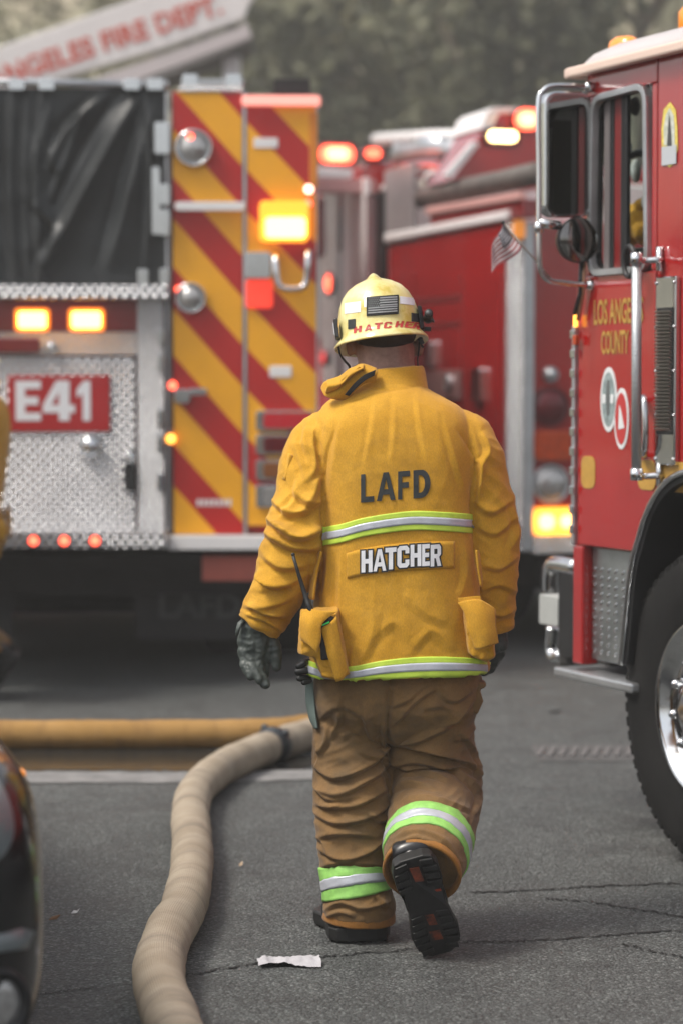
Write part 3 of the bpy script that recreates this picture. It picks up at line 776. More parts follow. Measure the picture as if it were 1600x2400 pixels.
# --- boots
def boot(name, origin, toe, up, wide=1.0, tall=.30):
    """local: toe along toe, sole underside at origin (middle of the heel)"""
    toe = Vector(toe).normalized(); up = Vector(up); up = (up - toe * up.dot(toe)).normalized(); sx = toe.cross(up).normalized()
    org = Vector(origin)
    def L(x, y, z): return org + sx * x * wide + toe * y + up * z
    prof = [(-.058, .030), (-.050, .050), (-.02, .060), (.03, .060), (.075, .052), (.11, .050), (.15, .056), (.19, .063), (.225, .060), (.25, .046), (.263, .026)]
    def outline(k, dy=0):
        return [(-w * k, y * (1 if y < .1 else 1)) for y, w in prof] + [(w * k, y) for y, w in reversed(prof)]
    s = MB(); lo = outline(1.02); hi = outline(1.06); top = outline(.99)
    s.loft([[L(x, y, .0 if (y < .065 or y > .10) else .008) for x, y in lo], [L(x, y, .012) for x, y in hi], [L(x, y, .034) for x, y in hi], [L(x, y, .040) for x, y in top]])
    root = s.build(name, M_BLACK, person, False, bevel=.003, off=P_ROOT)
    # tread lugs
    QF = [(0, 1, 2, 3), (7, 6, 5, 4), (0, 4, 5, 1), (1, 5, 6, 2), (2, 6, 7, 3), (3, 7, 4, 0)]
    for y in [-.042, -.018, .006, .030, .128, .150, .172, .194, .216, .238]:
        w = np.interp(y, [p[0] for p in prof], [p[1] for p in prof])
        for sgn in (-1, 1):
            a = w * .34; bb = w * .97
            V = [L(sgn * x, y + yy + (.006 if x > a else 0), zz) for zz in (.004, -.006) for x, yy in ((a, -.007), (bb, -.008), (bb, .009), (a, .007))]
            put('tread_lug', V, QF, M_BLACK, root, bevel=.0015, off=P_ROOT)
    for y0, y1, w in ((-.03, .02, .014), (.125, .165, .013), (.18, .215, .016)):
        put('sole_inlay', [L(x, y, z_) for z_ in (.002, -.0025) for x, y in ((-w, y0), (w * .8, y0 + .004), (w, y1), (-w * .7, y1 - .005))], QF, M_SOLEORANGE, root, off=P_ROOT)
    lb = MB(); lb.lathe(L(-.012, .085, .009), -up, [(0, .015), (.004, .015), (.005, .012)], 16)
    lb.build('sole_badge', mat('amber_badge', (.36, .17, .02), .6), root, off=P_ROOT)
    for q in (((.018, .058), (.05, .064), (.05, .07), (.018, .064)), ((.0, .096), (.046, .10), (.046, .105), (.0, .101))):
        put('sole_inlay', [L(x, y, z_) for z_ in (.009, .0055) for x, y in q], QF, mat('red_sole_inlay', (.30, .04, .015), .6), root, off=P_ROOT)
    # upper: heel, instep and toe cap, then the shaft
    u = MB(); rings = []
    def urg(z, y0, y1, w, ex=2.3, n=32, yc=None):
        r_ = []
        for i in range(n):
            th = 2 * math.pi * i / n; c, s_ = math.cos(th), math.sin(th)
            r_.append(L(w * math.copysign(abs(c) ** (2 / ex), c), (y0 + y1) / 2 + (y1 - y0) / 2 * math.copysign(abs(s_) ** (2 / ex), s_), z))
        return r_
    u.loft([urg(.036, -.054, .256, .057), urg(.06, -.056, .25, .058), urg(.085, -.052, .215, .057), urg(.11, -.050, .15, .055), urg(.14, -.048, .105, .05)] + ([urg(.22, -.05, .09, .052), urg(tall, -.05, .085, .052)] if tall > .2 else []))
    V = np.array([v for v in u.v]); V = V + .0025 * pnoise(V * 40)[:, None]
    put('boot_upper', V, u.f, M_BOOT, root, True, off=P_ROOT)
    pt = MB(); pt.loft([urg(.05, -.062, -.02, .05), urg(.10, -.060, -.02, .048), urg(.13, -.057, -.02, .04)])
    pt.build('heel_patch', mat('black_heel_rubber', (.014, .014, .015), .28), root, True, off=P_ROOT)
    return root
g = G(836, 2214)
boot('boot', (g.x + .004, g.y + .064, 0.006), (-.20, 1, 0), (0, 0, 1), wide=1.38, tall=.14)
toe_d = Vector((.27, .36, -.89)).normalized(); nrm = Vector((-.10, .93, .36))
g2 = G(1035, 2247)
tip = Vector((g2.x, g2.y, .012)); boot('boot', tip - toe_d * .262, toe_d, nrm, tall=.15)

# --- jacket
j_ = MB()
j_.loft(sloft([(892, 838, 972, .075, .06, 6.885, 2.3), (912, 806, 1002, .10, .08, 6.88, 2.3), (932, 778, 1038, .122, .10, 6.872, 2.3), (955, 752, 1076, .138, .112, 6.862, 2.35), (990, 737, 1098, .152, .125, 6.852, 2.45), (1050, 734, 1108, .163, .135, 6.842, 2.6),
  (1120, 742, 1108, .168, .14, 6.835, 2.7), (1210, 750, 1108, .168, .14, 6.83, 2.8), (1300, 748, 1112, .172, .145, 6.83, 2.8), (1400, 740, 1122, .178, .15, 6.83, 2.7), (1500, 730, 1134, .186, .155, 6.83, 2.6, .01), (1545, 724, 1140, .19, .16, 6.83, 2.6, .03), (1574, 722, 1142, .192, .162, 6.83, 2.6, .03)], 60))
SL = [(812, 1000, 6.86, 50), (768, 1030, 6.855, 70), (741, 1078, 6.85, 80), (730, 1140, 6.82, 80), (712, 1210, 6.80, 76), (693, 1270, 6.785, 74), (672, 1335, 6.785, 70), (648, 1395, 6.79, 60), (628, 1432, 6.795, 55), (609, 1464, 6.80, 51)]
SR = [(1040, 1000, 6.86, 50), (1082, 1032, 6.855, 71), (1100, 1085, 6.85, 80), (1112, 1140, 6.85, 79), (1130, 1200, 6.855, 76), (1140, 1300, 6.87, 72), (1142, 1370, 6.89, 66), (1146, 1430, 6.91, 58), (1148, 1468, 6.92, 53)]
for K in (SL, SR):
    Q, rr = limb(K); j_.tube(Q, rr, 30)
JV, JF = union(j_, 0.005, 6)
N = normals(JV, JF); px, py = proj(JV)
jf = [  # armhole seams
 ([(782, 1010), (763, 1064), (756, 1136), (754, 1234), (752, 1310)], 4, -9, 0), ([(1070, 1010), (1098, 1050), (1112, 1082), (1104, 1162), (1108, 1250), (1114, 1340)], 5, -9, 0),
 # folds at the armpits
 ([(722, 1125), (740, 1100), (738, 1040), (745, 1000)], 8, 8), ([(700, 1215), (735, 1160), (745, 1120)], 9, 9), ([(660, 1215), (715, 1200), (752, 1170)], 9, 9),
 ([(640, 1225), (690, 1262), (750, 1235)], 9, 11), ([(632, 1260), (680, 1285), (745, 1280)], 9, 9), ([(620, 1300), (660, 1330), (720, 1325)], 10, 8), ([(612, 1330), (620, 1360), (660, 1385)], 9, 9), ([(605, 1385), (650, 1375), (715, 1350)], 9, 6),
 ([(585, 1425), (630, 1420), (680, 1400)], 8, 8), ([(578, 1440), (620, 1452), (660, 1478)], 6, 8), ([(700, 1120), (690, 1180), (660, 1215)], 9, 6), ([(690, 1040), (710, 1090), (720, 1140)], 10, 5),
 ([(720, 1000), (715, 1040), (730, 1090)], 9, 6),
 # the deep folds at the elbow and forearm
 ([(628, 1216), (660, 1236), (705, 1262), (752, 1240)], 12, 15), ([(622, 1246), (670, 1272), (745, 1292)], 11, 12), ([(604, 1345), (632, 1368), (690, 1372)], 11, 11), ([(582, 1420), (625, 1436), (668, 1442)], 9, 12), ([(690, 1150), (720, 1178), (752, 1178)], 10, 10), ([(640, 1170), (672, 1200), (690, 1205)], 9, 9),
 # right sleeve
 ([(1112, 1080), (1125, 1095), (1118, 1180)], 6, 8), ([(1125, 1010), (1140, 1060), (1115, 1100)], 9, 6), ([(1115, 1180), (1150, 1200), (1200, 1170)], 10, 6), ([(1120, 1235), (1160, 1250), (1205, 1210)], 10, 6),
 ([(1195, 1180), (1205, 1240), (1190, 1290)], 9, 6), ([(1130, 1320), (1170, 1330), (1210, 1300)], 10, 6), ([(1135, 1380), (1170, 1370), (1208, 1390)], 9, 6), ([(1140, 1425), (1170, 1440), (1205, 1425)], 8, 7), ([(1150, 1455), (1180, 1448), (1203, 1440)], 6, 5),
 # the back: long soft drapes
 ([(800, 980), (785, 1060), (775, 1130)], 10, 4), ([(925, 925), (922, 1010), (915, 1080)], 9, 3), ([(880, 930), (870, 1010), (855, 1085)], 9, 3), ([(975, 930), (985, 1010), (1000, 1080)], 9, 3), ([(1040, 990), (1065, 1080), (1090, 1160)], 10, 4),
 ([(800, 1290), (795, 1400), (805, 1500)], 11, 5), ([(770, 1285), (765, 1360), (750, 1420)], 9, 5), ([(1085, 1260), (1090, 1340), (1075, 1400)], 10, 4), ([(870, 1500), (920, 1460), (960, 1500)], 16, 4), ([(960, 1530), (1010, 1480), (1060, 1530)], 14, 4), ([(840, 1560), (870, 1500), (880, 1430)], 14, 4),
 ([(830, 1510), (822, 1560), (830, 1600)], 8, 6), ([(940, 1390), (1000, 1440), (1050, 1460)], 16, 3),
 ([(840, 905), (910, 915), (985, 905)], 8, -4, 0),
 ([(735, 1300), (728, 1380), (715, 1430)], 7, 6), ([(1118, 1290), (1124, 1350), (1130, 1400)], 6, 5),
]
d = fold_field(JV, N, jf); d = np.where((px < 752) | (px > 1110), 2.1 * d, 1.5 * d)
low = pnoise(np.stack([JV[:, 0] * 9, JV[:, 1] * 4, JV[:, 2] * 4.5], 1))
d += 0.005 * low
arm = ((px < 752) | (px > 1110)).astype(float)
wr = ridged(np.stack([JV[:, 0] * 12, JV[:, 1] * 9, JV[:, 2] * 20 + JV[:, 0] * 9], 1))
wrb = ridged(np.stack([JV[:, 0] * 7 + 2, JV[:, 1] * 6, JV[:, 2] * 9 - JV[:, 0] * 8 + .5 * pnoise(JV * 7)], 1))
d += (0.0009 + 0.0026 * arm) * wr + .0045 * arm * wrb
vert = ridged(np.stack([JV[:, 0] * 22 + 1.5 * pnoise(JV * 5), JV[:, 1] * 3, JV[:, 2] * 4], 1) + 9.1)
d += 0.0010 * vert * (1 - arm)
JV = JV + N * d[:, None]
jacket = put('jacket', JV, JF, M_JACK, person, True, off=P_ROOT)
J_BVH = BVHTree.FromPolygons([tuple(v) for v in JV], JF)

def jband(top, bot, rows, m, lift, nu=70, span=(0, 1)):
    V, F = ribbon(top, bot, nu, rows, J_BVH, lift, span)
    N_ = normals(V, F)
    if N_[:, 1].mean() > 0: F = [tuple(reversed(f)) for f in F]
    V, F = solid(V, F, .005)
    return put('reflective_stripe', V, F, m, jacket, True, off=P_ROOT)
ct = [(755, 1236), (800, 1228), (860, 1212), (960, 1198), (1040, 1200), (1105, 1205)]
cb = [(756, 1279), (800, 1272), (860, 1256), (960, 1243), (1040, 1245), (1105, 1250)]
ht = [(724, 1548), (770, 1562), (824, 1562), (900, 1548), (980, 1540), (1060, 1540), (1138, 1546)]
hb = [(725, 1590), (770, 1602), (828, 1600), (900, 1592), (980, 1588), (1060, 1586), (1139, 1584)]
for tp, bt in ((ct, cb), (ht, hb)):
    jband(tp, bt, (0, .32), M_LIME, .004); jband(tp, bt, (.30, .70), M_SILV, .0055); jband(tp, bt, (.68, 1), M_LIME, .004)

# lettering
def decal(body, x0, x1, y0, y1, m, name, bold, lift, yrot=0.0, arch=0.0, grid=.012, spacing=1.0, bvh=None, par=None, Y=6.66, grow=0.0):
    c = W((x0 + x1) / 2, (y0 + y1) / 2, Y); a = W(x0, y0, Y); b = W(x1, y1, Y)
    V, F = glyph_mesh(body, b.x - a.x, a.z - b.z, grid, grow)
    xs = V[:, 0].copy(); V[:, 2] += math.tan(yrot) * xs - arch * (xs / ((b.x - a.x) / 2)) ** 2
    V[:, 0] += c.x; V[:, 2] += c.z; V[:, 1] = Y
    V = cast(V, bvh or J_BVH, lift)
    N_ = normals(V, F)
    if N_[:, 1].mean() > 0: F = [tuple(reversed(f)) for f in F]
    return put(name, V, F, m, par or jacket, False, off=P_ROOT)
for ch, x0, x1, y0 in (('L', 845, 876, 1111), ('A', 882, 926, 1107), ('F', 932, 960, 1104), ('D', 968, 1008, 1101)):
    decal(ch, x0, x1, y0, y0 + 66, M_INK, 'coat_letter', 0, .0025, yrot=R(4.5))
# name panel and name
V, F = ribbon([(812, 1297), (860, 1284), (940, 1273), (1064, 1268)], [(814, 1356), (860, 1347), (940, 1338), (1064, 1332)], 40, (0, 1), J_BVH, .003, n_v=8)
if normals(V, F)[:, 1].mean() > 0: F = [tuple(reversed(f)) for f in F]
V, F = solid(V, F, .005); put('name_panel', V, F, M_JACK, jacket, True, off=P_ROOT)
for (x0, x1, ch, y0) in ((846, 872, 'H', 1290), (874, 904, 'A', 1287), (902, 928, 'T', 1283), (930, 958, 'C', 1279), (961, 986, 'H', 1276), (988, 1006, 'E', 1275), (1008, 1033, 'R', 1276)):
    decal(ch, x0, x1, y0, y0 + 51, M_INK, 'name_letter_outline', 0, .0055, yrot=R(4), grid=.01, grow=.004)
    decal(ch, x0, x1, y0, y0 + 51, M_WHITE, 'name_letter', 0, .0075, yrot=R(4), grid=.01)
# collar with a rolled-up flap on the left
cl = MB()
def crng(py, xl, xr, bk, fr, Yc, tl): return sring(py, xl, xr, bk, fr, Yc, 2.2, 48, tl)
cl.loft([crng(925, 800, 1008, .10, .08, 6.875, .0), crng(905, 818, 1002, .105, .09, 6.90, .0), crng(880, 826, 996, .106, .09, 6.915, .05), crng(866, 828, 992, .104, .09, 6.92, .06), crng(862, 833, 987, .098, .083, 6.92, .06), crng(880, 838, 982, .092, .08, 6.918, .05), crng(915, 842, 978, .08, .07, 6.90, 0)], caps=False)
V = np.array(cl.v); V = V + .005 * pnoise(V * 16)[:, None] + .0022 * pnoise(V * 45)[:, None]
put('collar', V, cl.f, M_JACK, jacket, True, off=P_ROOT)
def sheet(rows, m, name, th=.006, par=None, nz=.003, sub=5):
    """cloth sheet through a grid of 3D points, with thickness"""
    rows = [smooth_pts(r, sub) for r in rows]; colsn = len(rows[0])
    C = [smooth_pts([rows[j][i] for j in range(len(rows))], sub) for i in range(colsn)]
    nv = len(C[0]); V = np.array([C[i][j][:] for j in range(nv) for i in range(colsn)])
    V = V + nz * pnoise(V * 25)[:, None]
    F = grid_faces(colsn, nv)
    if normals(V, F)[:, 1].mean() > 0: F = [tuple(reversed(f)) for f in F]
    V, F = solid(V, F, th)
    return put(name, V, F, m, par or jacket, True, off=P_ROOT)
def wp(x, y, Y): return tuple(W(x, y, Y))
sheet([[wp(882, 862, 6.80), wp(845, 852, 6.80), wp(818, 868, 6.80), wp(790, 888, 6.79), wp(762, 893, 6.785), wp(752, 908, 6.80)],
       [wp(884, 874, 6.775), wp(850, 872, 6.77), wp(822, 888, 6.765), wp(800, 912, 6.76), wp(775, 928, 6.76), wp(760, 926, 6.77)],
       [wp(878, 893, 6.78), wp(848, 903, 6.775), wp(826, 922, 6.775), wp(812, 936, 6.775), wp(790, 938, 6.78), wp(770, 932, 6.80)]], M_JACK, 'collar_flap', .012)
sheet([[wp(852, 853, 6.79), wp(820, 862, 6.785), wp(796, 880, 6.78), wp(765, 890, 6.775)], [wp(850, 862, 6.757), wp(822, 875, 6.75), wp(800, 897, 6.745), wp(766, 905, 6.745)], [wp(842, 870, 6.765), wp(815, 890, 6.757), wp(792, 910, 6.755), wp(764, 922, 6.76)]], M_JACK, 'collar_flap', .010)
sheet([[wp(880, 866, 6.762), wp(850, 880, 6.752), wp(826, 902, 6.745), wp(808, 925, 6.745)], [wp(877, 880, 6.76), wp(854, 892, 6.75), wp(832, 912, 6.745), wp(818, 928, 6.747)]], mat('black_hook_tape', (.012, .011, .010), .9, bump=.4, bscale=400, bdist=.002), 'hook_tape', .006, nz=.001)

# bellows pockets low on both sides
def pocket(poly, Y0, depth, name='pocket'):
    P = [W(x, y, Y0) for x, y in poly]; mb = MB()
    k = len(P); c = sum((p for p in P), Vector()) / k
    r0 = [(c + (p - c) * 1.06) + Vector((0, depth, 0)) for p in P]; r1 = [p + Vector((0, depth * .3, 0)) for p in P]; r2 = [c + (p - c) * .9 for p in P]
    r3 = [c + (p - c) * .5 + Vector((0, -.006, 0)) for p in P]
    mb.loft([r0, r1, r2, r3])
    V, F = union(mb, .004, 1)
    V = V + (.004 * ridged(V * 16) + .0022 * ridged(V * 40))[:, None] * np.array([0.6, 1, .6])
    return put(name, V, F, M_JACK, jacket, True, off=P_ROOT)
pocket([(704, 1440), (745, 1438), (790, 1434), (800, 1500), (818, 1585), (790, 1600), (752, 1592), (735, 1545), (698, 1540), (700, 1490)], 6.60, .10)
sheet([[wp(706, 1432, 6.615), wp(730, 1428, 6.60), wp(760, 1432, 6.59), wp(789, 1434, 6.60)], [wp(702, 1455, 6.60), wp(726, 1458, 6.575), wp(748, 1462, 6.575), wp(756, 1462, 6.58)], [wp(702, 1490, 6.595), wp(724, 1500, 6.57), wp(742, 1505, 6.565), wp(752, 1498, 6.57)], [wp(706, 1502, 6.60), wp(724, 1514, 6.572), wp(740, 1528, 6.567), wp(744, 1530, 6.57)]], M_JACK, 'pocket_flap', .007)
sheet([[wp(752, 1470, 6.592), wp(770, 1462, 6.59), wp(788, 1445, 6.595)], [wp(765, 1530, 6.583), wp(785, 1530, 6.582), wp(803, 1520, 6.595)], [wp(788, 1598, 6.59), wp(802, 1594, 6.588), wp(817, 1578, 6.60)]], M_JACK, 'pocket_panel', .006)
pocket([(1082, 1425), (1115, 1420), (1150, 1432), (1158, 1500), (1160, 1545), (1140, 1556), (1112, 1548), (1095, 1535), (1088, 1480)], 6.65, .10)
sheet([[wp(1072, 1412, 6.635), wp(1100, 1406, 6.63), wp(1130, 1408, 6.635), wp(1160, 1428, 6.65)], [wp(1088, 1440, 6.625), wp(1108, 1438, 6.615), wp(1136, 1440, 6.62), wp(1160, 1450, 6.64)], [wp(1096, 1480, 6.615), wp(1118, 1482, 6.605), wp(1142, 1480, 6.61), wp(1164, 1482, 6.63)], [wp(1112, 1523, 6.615), wp(1128, 1520, 6.605), wp(1148, 1514, 6.61), wp(1168, 1507, 6.63)]], M_JACK, 'pocket_flap', .007)
sheet([[wp(1072, 1402, 6.64), wp(1100, 1399, 6.636), wp(1124, 1398, 6.64)], [wp(1074, 1412, 6.64), wp(1100, 1409, 6.634), wp(1128, 1410, 6.638)]], M_JACK, 'pocket_band', .006)
# sleeve pocket with a flap at the left upper arm, cuffs and side vents
sheet([[wp(672, 1060, 6.80), wp(677, 1062, 6.775), wp(680, 1066, 6.765)], [wp(658, 1120, 6.79), wp(664, 1122, 6.765), wp(668, 1124, 6.755)]], M_JACK, 'sleeve_pocket_flap', .012)
sheet([[wp(662, 1115, 6.79), wp(668, 1118, 6.765), wp(673, 1122, 6.755)], [wp(648, 1195, 6.78), wp(656, 1197, 6.755), wp(662, 1199, 6.745)]], M_JACK, 'sleeve_pocket', .010)
def scuff(K, w, r):
    Q, rr = limb(K); b, a = Q[-1], Q[-4]; dr = (b - a).normalized(); q = rr[-1]
    mb = MB().lathe(b, dr, [(-.03, q * 1.0 + .002), (-.012, q * r + .003), (.004, q * r + .004), (.006, q * r - .003), (-.01, q * .86)], 44, closed=False)
    V = np.array(mb.v); V = V + (.006 * pnoise(V * 18) + .003 * pnoise(V * 50))[:, None]
    put('cuff', V, mb.f, M_JACK, jacket, True, off=P_ROOT)
scuff(SL, .03, 1.0); scuff(SR, .03, 1.0)
sheet([[wp(744, 1290, 6.74), wp(752, 1292, 6.70)], [wp(728, 1350, 6.74), wp(740, 1350, 6.70)], [wp(722, 1405, 6.74), wp(733, 1405, 6.70)]], M_JACK, 'side_vent', .006)
sheet([[wp(1118, 1288, 6.70), wp(1122, 1290, 6.72)], [wp(1122, 1335, 6.70), wp(1129, 1338, 6.72)], [wp(1128, 1372, 6.70), wp(1130, 1375, 6.72)]], M_JACK, 'side_vent', .006)

# --- gloves
def glove(chains, name='glove', extra=None):
    mb = MB()
    for ch in chains: mb.capsule([W(k[0], k[1], k[2]) for k in ch], [k[3] for k in ch], 12)
    V, F = union(mb, .0032, 3)
    V = V + (.0022 * ridged(V * np.array([30, 30, 55])) + .001 * pnoise(V * 130))[:, None] * normals(V, F)
    return put(name, V, F, M_GLOVE, person, True, off=P_ROOT)
gl = glove([[(610, 1440, 6.80, .038), (604, 1475, 6.80, .040)], [(586, 1470, 6.80, .026), (574, 1505, 6.80, .022), (573, 1538, 6.79, .018)], [(600, 1475, 6.795, .030), (592, 1510, 6.79, .026), (590, 1540, 6.785, .020)],
   [(616, 1475, 6.795, .030), (612, 1510, 6.79, .028), (608, 1540, 6.785, .020)], [(630, 1480, 6.80, .026), (630, 1505, 6.80, .024), (624, 1535, 6.79, .019)],
   [(571, 1535, 6.79, .0145), (574, 1562, 6.775, .0135), (588, 1585, 6.76, .012)], [(587, 1538, 6.785, .0155), (594, 1570, 6.765, .0145), (608, 1594, 6.75, .013)],
   [(605, 1538, 6.785, .016), (608, 1578, 6.77, .0155), (622, 1605, 6.755, .0135)], [(623, 1534, 6.79, .0145), (621, 1566, 6.80, .014), (619, 1588, 6.805, .0125)],
   [(636, 1490, 6.795, .020), (646, 1522, 6.785, .0165), (647, 1545, 6.785, .015), (648, 1563, 6.785, .0125)]])
st = MB(); st.tube([W(572, 1452, 6.79), W(562, 1462, 6.775), W(556, 1478, 6.77), W(553, 1490, 6.775)], [.008, .009, .006, .003], 10, flat=.5)
st.build('wrist_strap', M_GLOVE, gl, True, off=P_ROOT)
glove([[(1150, 1445, 6.93, .038), (1154, 1480, 6.935, .038)], [(1165, 1475, 6.93, .026), (1172, 1510, 6.93, .022)], [(1150, 1475, 6.93, .03), (1155, 1512, 6.93, .027)], [(1135, 1478, 6.93, .028), (1138, 1510, 6.93, .025)],
   [(1172, 1508, 6.93, .0145), (1172, 1532, 6.95, .0135), (1160, 1550, 6.965, .012)], [(1160, 1512, 6.93, .0155), (1160, 1545, 6.95, .0145), (1148, 1568, 6.965, .013)], [(1146, 1512, 6.93, .0155), (1144, 1550, 6.95, .015), (1134, 1575, 6.965, .013)], [(1133, 1510, 6.93, .0145), (1130, 1542, 6.95, .014), (1124, 1565, 6.96, .012)],
   [(1128, 1480, 6.95, .02), (1118, 1510, 6.96, .016), (1116, 1535, 6.965, .013)]])
# gear hanging at the left hip: spare gloves clip and strap
gh = MB()
for k in (((700, 1562, 6.76), (712, 1555, 6.76), .010), ((698, 1575, 6.76), (716, 1572, 6.76), .011), ((702, 1590, 6.76), (722, 1590, 6.77), .010), ((712, 1600, 6.76), (726, 1596, 6.77), .008), ((708, 1552, 6.77), (722, 1550, 6.78), .008)):
    gh.capsule([W(*k[0]), W(*k[1])], [k[2]] * 2, 10)
gh.build('hip_clip', mat('dark_plastic', (.02, .021, .021), .4), jacket, True, off=P_ROOT)
sheet([[wp(716, 1600, 6.80), wp(732, 1598, 6.78)], [wp(716, 1640, 6.80), wp(735, 1640, 6.78)], [wp(722, 1680, 6.80), wp(738, 1680, 6.77)], [wp(736, 1708, 6.80), wp(742, 1708, 6.77)]], mat('grey_green_webbing', (.16, .21, .19), .8, bump=.3, bscale=300, bdist=.002), 'hip_strap', .004)

# --- helmet: shell of revolution stretched front to back, comb on top, flared brim
H_C = Vector(W(893, 800, 6.955))      # middle of the head band
HM = Matrix.Translation(H_C) @ Matrix.Rotation(R(-7), 4, 'Y') @ Matrix.Rotation(R(-10), 4, 'X')
def HT(P): return [(HM @ Vector(p))[:] for p in P]
nseg = 96; ringsH = []
prof = [(.0, .158), (.22, .155), (.42, .145), (.60, .126), (.74, .104), (.86, .075), (.94, .048), (1.0, .02)]
# brim underside edge up to the crown: (width factor, z, brim?)
def hring(rx, ry, z, comb=0.0, drop=0.0):
    out = []
    for i in range(nseg):
        th = 2 * math.pi * i / nseg; c, s_ = math.cos(th), math.sin(th)
        k = comb * math.exp(-(rx * c / .016) ** 2)
        back = max(0, -s_)
        out.append((rx * c, ry * s_ * (1.0), z + k - drop * back ** 2))
    return out
rings = [hring(.106, .128, .012), hring(.118, .142, .004, drop=.004), hring(.1335, .172, -.010, drop=.010), hring(.135, .174, -.008, drop=.010), hring(.135, .174, -.004, drop=.010), hring(.122, .147, .012, drop=.004), hring(.1195, .142, .022), hring(.1185, .139, .050), hring(.115, .134, .080), hring(.108, .126, .108), hring(.096, .112, .134), hring(.079, .093, .154, .004), hring(.057, .069, .168, .0075), hring(.035, .046, .1755, .009), hring(.015, .025, .179, .009), hring(.004, .008, .180, .009)]
hb_ = MB().loft([HT(r) for r in rings], caps=False)
helmet = put('helmet', hb_.v, hb_.f, M_HELM, person, True, off=P_ROOT)
cb_ = MB()   # comb running front to back
cr = []
for a in np.linspace(-1.22, 1.22, 25):
    y, zz = .137 * math.sin(a), .178 * math.cos(a) + .004; h = .017 * max(.0, math.cos(a * 1.22)) ** .6 + .001; w = .018 * (.55 + .45 * math.cos(a))
    cr.append(HT([(-w * 1.5, y, zz - .016), (-w, y, zz + h * .45 - .004), (-w * .5, y, zz + h * .92 - .003), (0, y, zz + h), (w * .5, y, zz + h * .92 - .003), (w, y, zz + h * .45 - .004), (w * 1.5, y, zz - .016)]))
cb_.loft(cr)
cbo = cb_.build('comb', M_HELM, helmet, True, off=P_ROOT)
V, F = union(MB().add(hb_.v, hb_.f).loft([HT(hring(.1, .12, .011))[:: -1], HT(hring(.001, .001, .0))[:: -1]]), .004, 1) if False else (np.array(hb_.v), hb_.f)
H_BVH = BVHTree.FromPolygons([tuple(v) for v in hb_.v], hb_.f)
def hdecal(px0, px1, py0, py1, m, name, lift, slope=0.0, nu=12, nv=7, par=None):
    V = []
    for j in range(nv):
        for i in range(nu):
            x = px0 + (px1 - px0) * i / (nu - 1); y = py0 + (py1 - py0) * j / (nv - 1) + slope * (x - (px0 + px1) / 2)
            V.append(W(x, y, 6.9)[:])
    V = cast_cam(np.array(V), H_BVH, lift); F = grid_faces(nu, nv)
    if normals(V, F)[:, 1].mean() > 0: F = [tuple(reversed(f)) for f in F]
    V, F = solid(V, F, .004)
    return put(name, V, F, m, par or helmet, False, off=P_ROOT)
M_REFL = mat('white_reflective_tape', (.70, .71, .74), .35, var=.06, vscale=60)
hdecal(808, 845, 708, 733, M_REFL, 'reflective_tape', .0012, -.13)
hdecal(853, 860, 701, 719, M_REFL, 'reflective_tape', .0012, -.1)
hdecal(936, 970, 696, 713, M_REFL, 'reflective_tape', .0012, .12)
hdecal(816, 833, 748, 770, M_INK, 'hook_patch', .002, -.12); hdecal(963, 980, 734, 754, M_INK, 'hook_patch', .002, .12)
fp = hdecal(859, 932, 694, 738, mat('black_patch_cloth', (.016, .017, .017), .85, bump=.4, bscale=500, bdist=.002), 'flag_patch', .004, -.07)
M_PG = mat('grey_patch_thread', (.28, .29, .29), .85, var=.15, vscale=300, bump=.4, bscale=700, bdist=.001)
for k in range(7):
    y = 697 + k * 5.6
    hdecal(889 if k < 4 else 863, 928, y, y + 2.9, M_PG, 'patch_stripe', .0056, -.07, 10, 2, helmet)
for r_ in range(5):
    for q in range(6):
        x = 863 + q * 4.3 + (2 if r_ % 2 else 0); y = 698 + r_ * 4.6 + .5
        hdecal(x, x + 2.0, y, y + 2.0, M_PG, 'patch_star', .0056, 0, 2, 2, helmet)
# red name on the brim
for ch, x, y, rot in (('H', 838, 772, -10), ('A', 863, 768, -8), ('T', 886, 764, -6), ('C', 908, 762, -3), ('H', 935, 760, 0), ('E', 957, 761, 5), ('R', 976, 764, 12)):
    V, F = glyph_mesh(ch, 18 * 6.9 / FPX, 15 * 6.9 / FPX, .006, 0, .25)
    c, s_ = math.cos(R(-rot)), math.sin(R(-rot)); cc = W(x, y, 6.9)
    V = np.stack([cc.x + V[:, 0] * c - V[:, 2] * s_, np.full(len(V), 6.9), cc.z + V[:, 0] * s_ + V[:, 2] * c], 1)
    V = cast_cam(V, H_BVH, .0016)
    if normals(V, F)[:, 1].mean() > 0: F = [tuple(reversed(f)) for f in F]
    put('name_letter', V, F, M_REDINK, helmet, False, off=P_ROOT)
# goggle bracket on the left, torch in a clip on the right, chin straps
def hp(x, y, z): return HM @ Vector((x, y, z))
gb = MB(); gb.loft([[hp(-.117, -.052 + a, b_) for a, b_ in ((-.024, .012), (.018, .010), (.018, .066), (-.024, .070))], [hp(-.129, -.050 + a, b_) for a, b_ in ((-.022, .014), (.015, .012), (.015, .064), (-.022, .068))]])
gb.build('side_bracket', M_BLACK, helmet, False, bevel=.003, off=P_ROOT)
gs = MB(); gs.loft([[hp(-.1295, -.048 + a, b_) for a, b_ in ((-.016, .022), (.012, .020), (.012, .056), (-.016, .060))], [hp(-.1315, -.048 + a, b_) for a, b_ in ((-.015, .024), (.010, .022), (.010, .054), (-.015, .058))]])
gs.build('side_reflector', M_REFL, helmet, False, bevel=.001, off=P_ROOT)
gb = MB(); gb.loft([[hp(.114, -.02 + a, b_) for a, b_ in ((-.034, .012), (.016, .010), (.016, .078), (-.034, .082))], [hp(.126, -.02 + a, b_) for a, b_ in ((-.028, .014), (.013, .012), (.013, .076), (-.030, .078))]])
gb.build('side_bracket', M_BLACK, helmet, False, bevel=.003, off=P_ROOT)
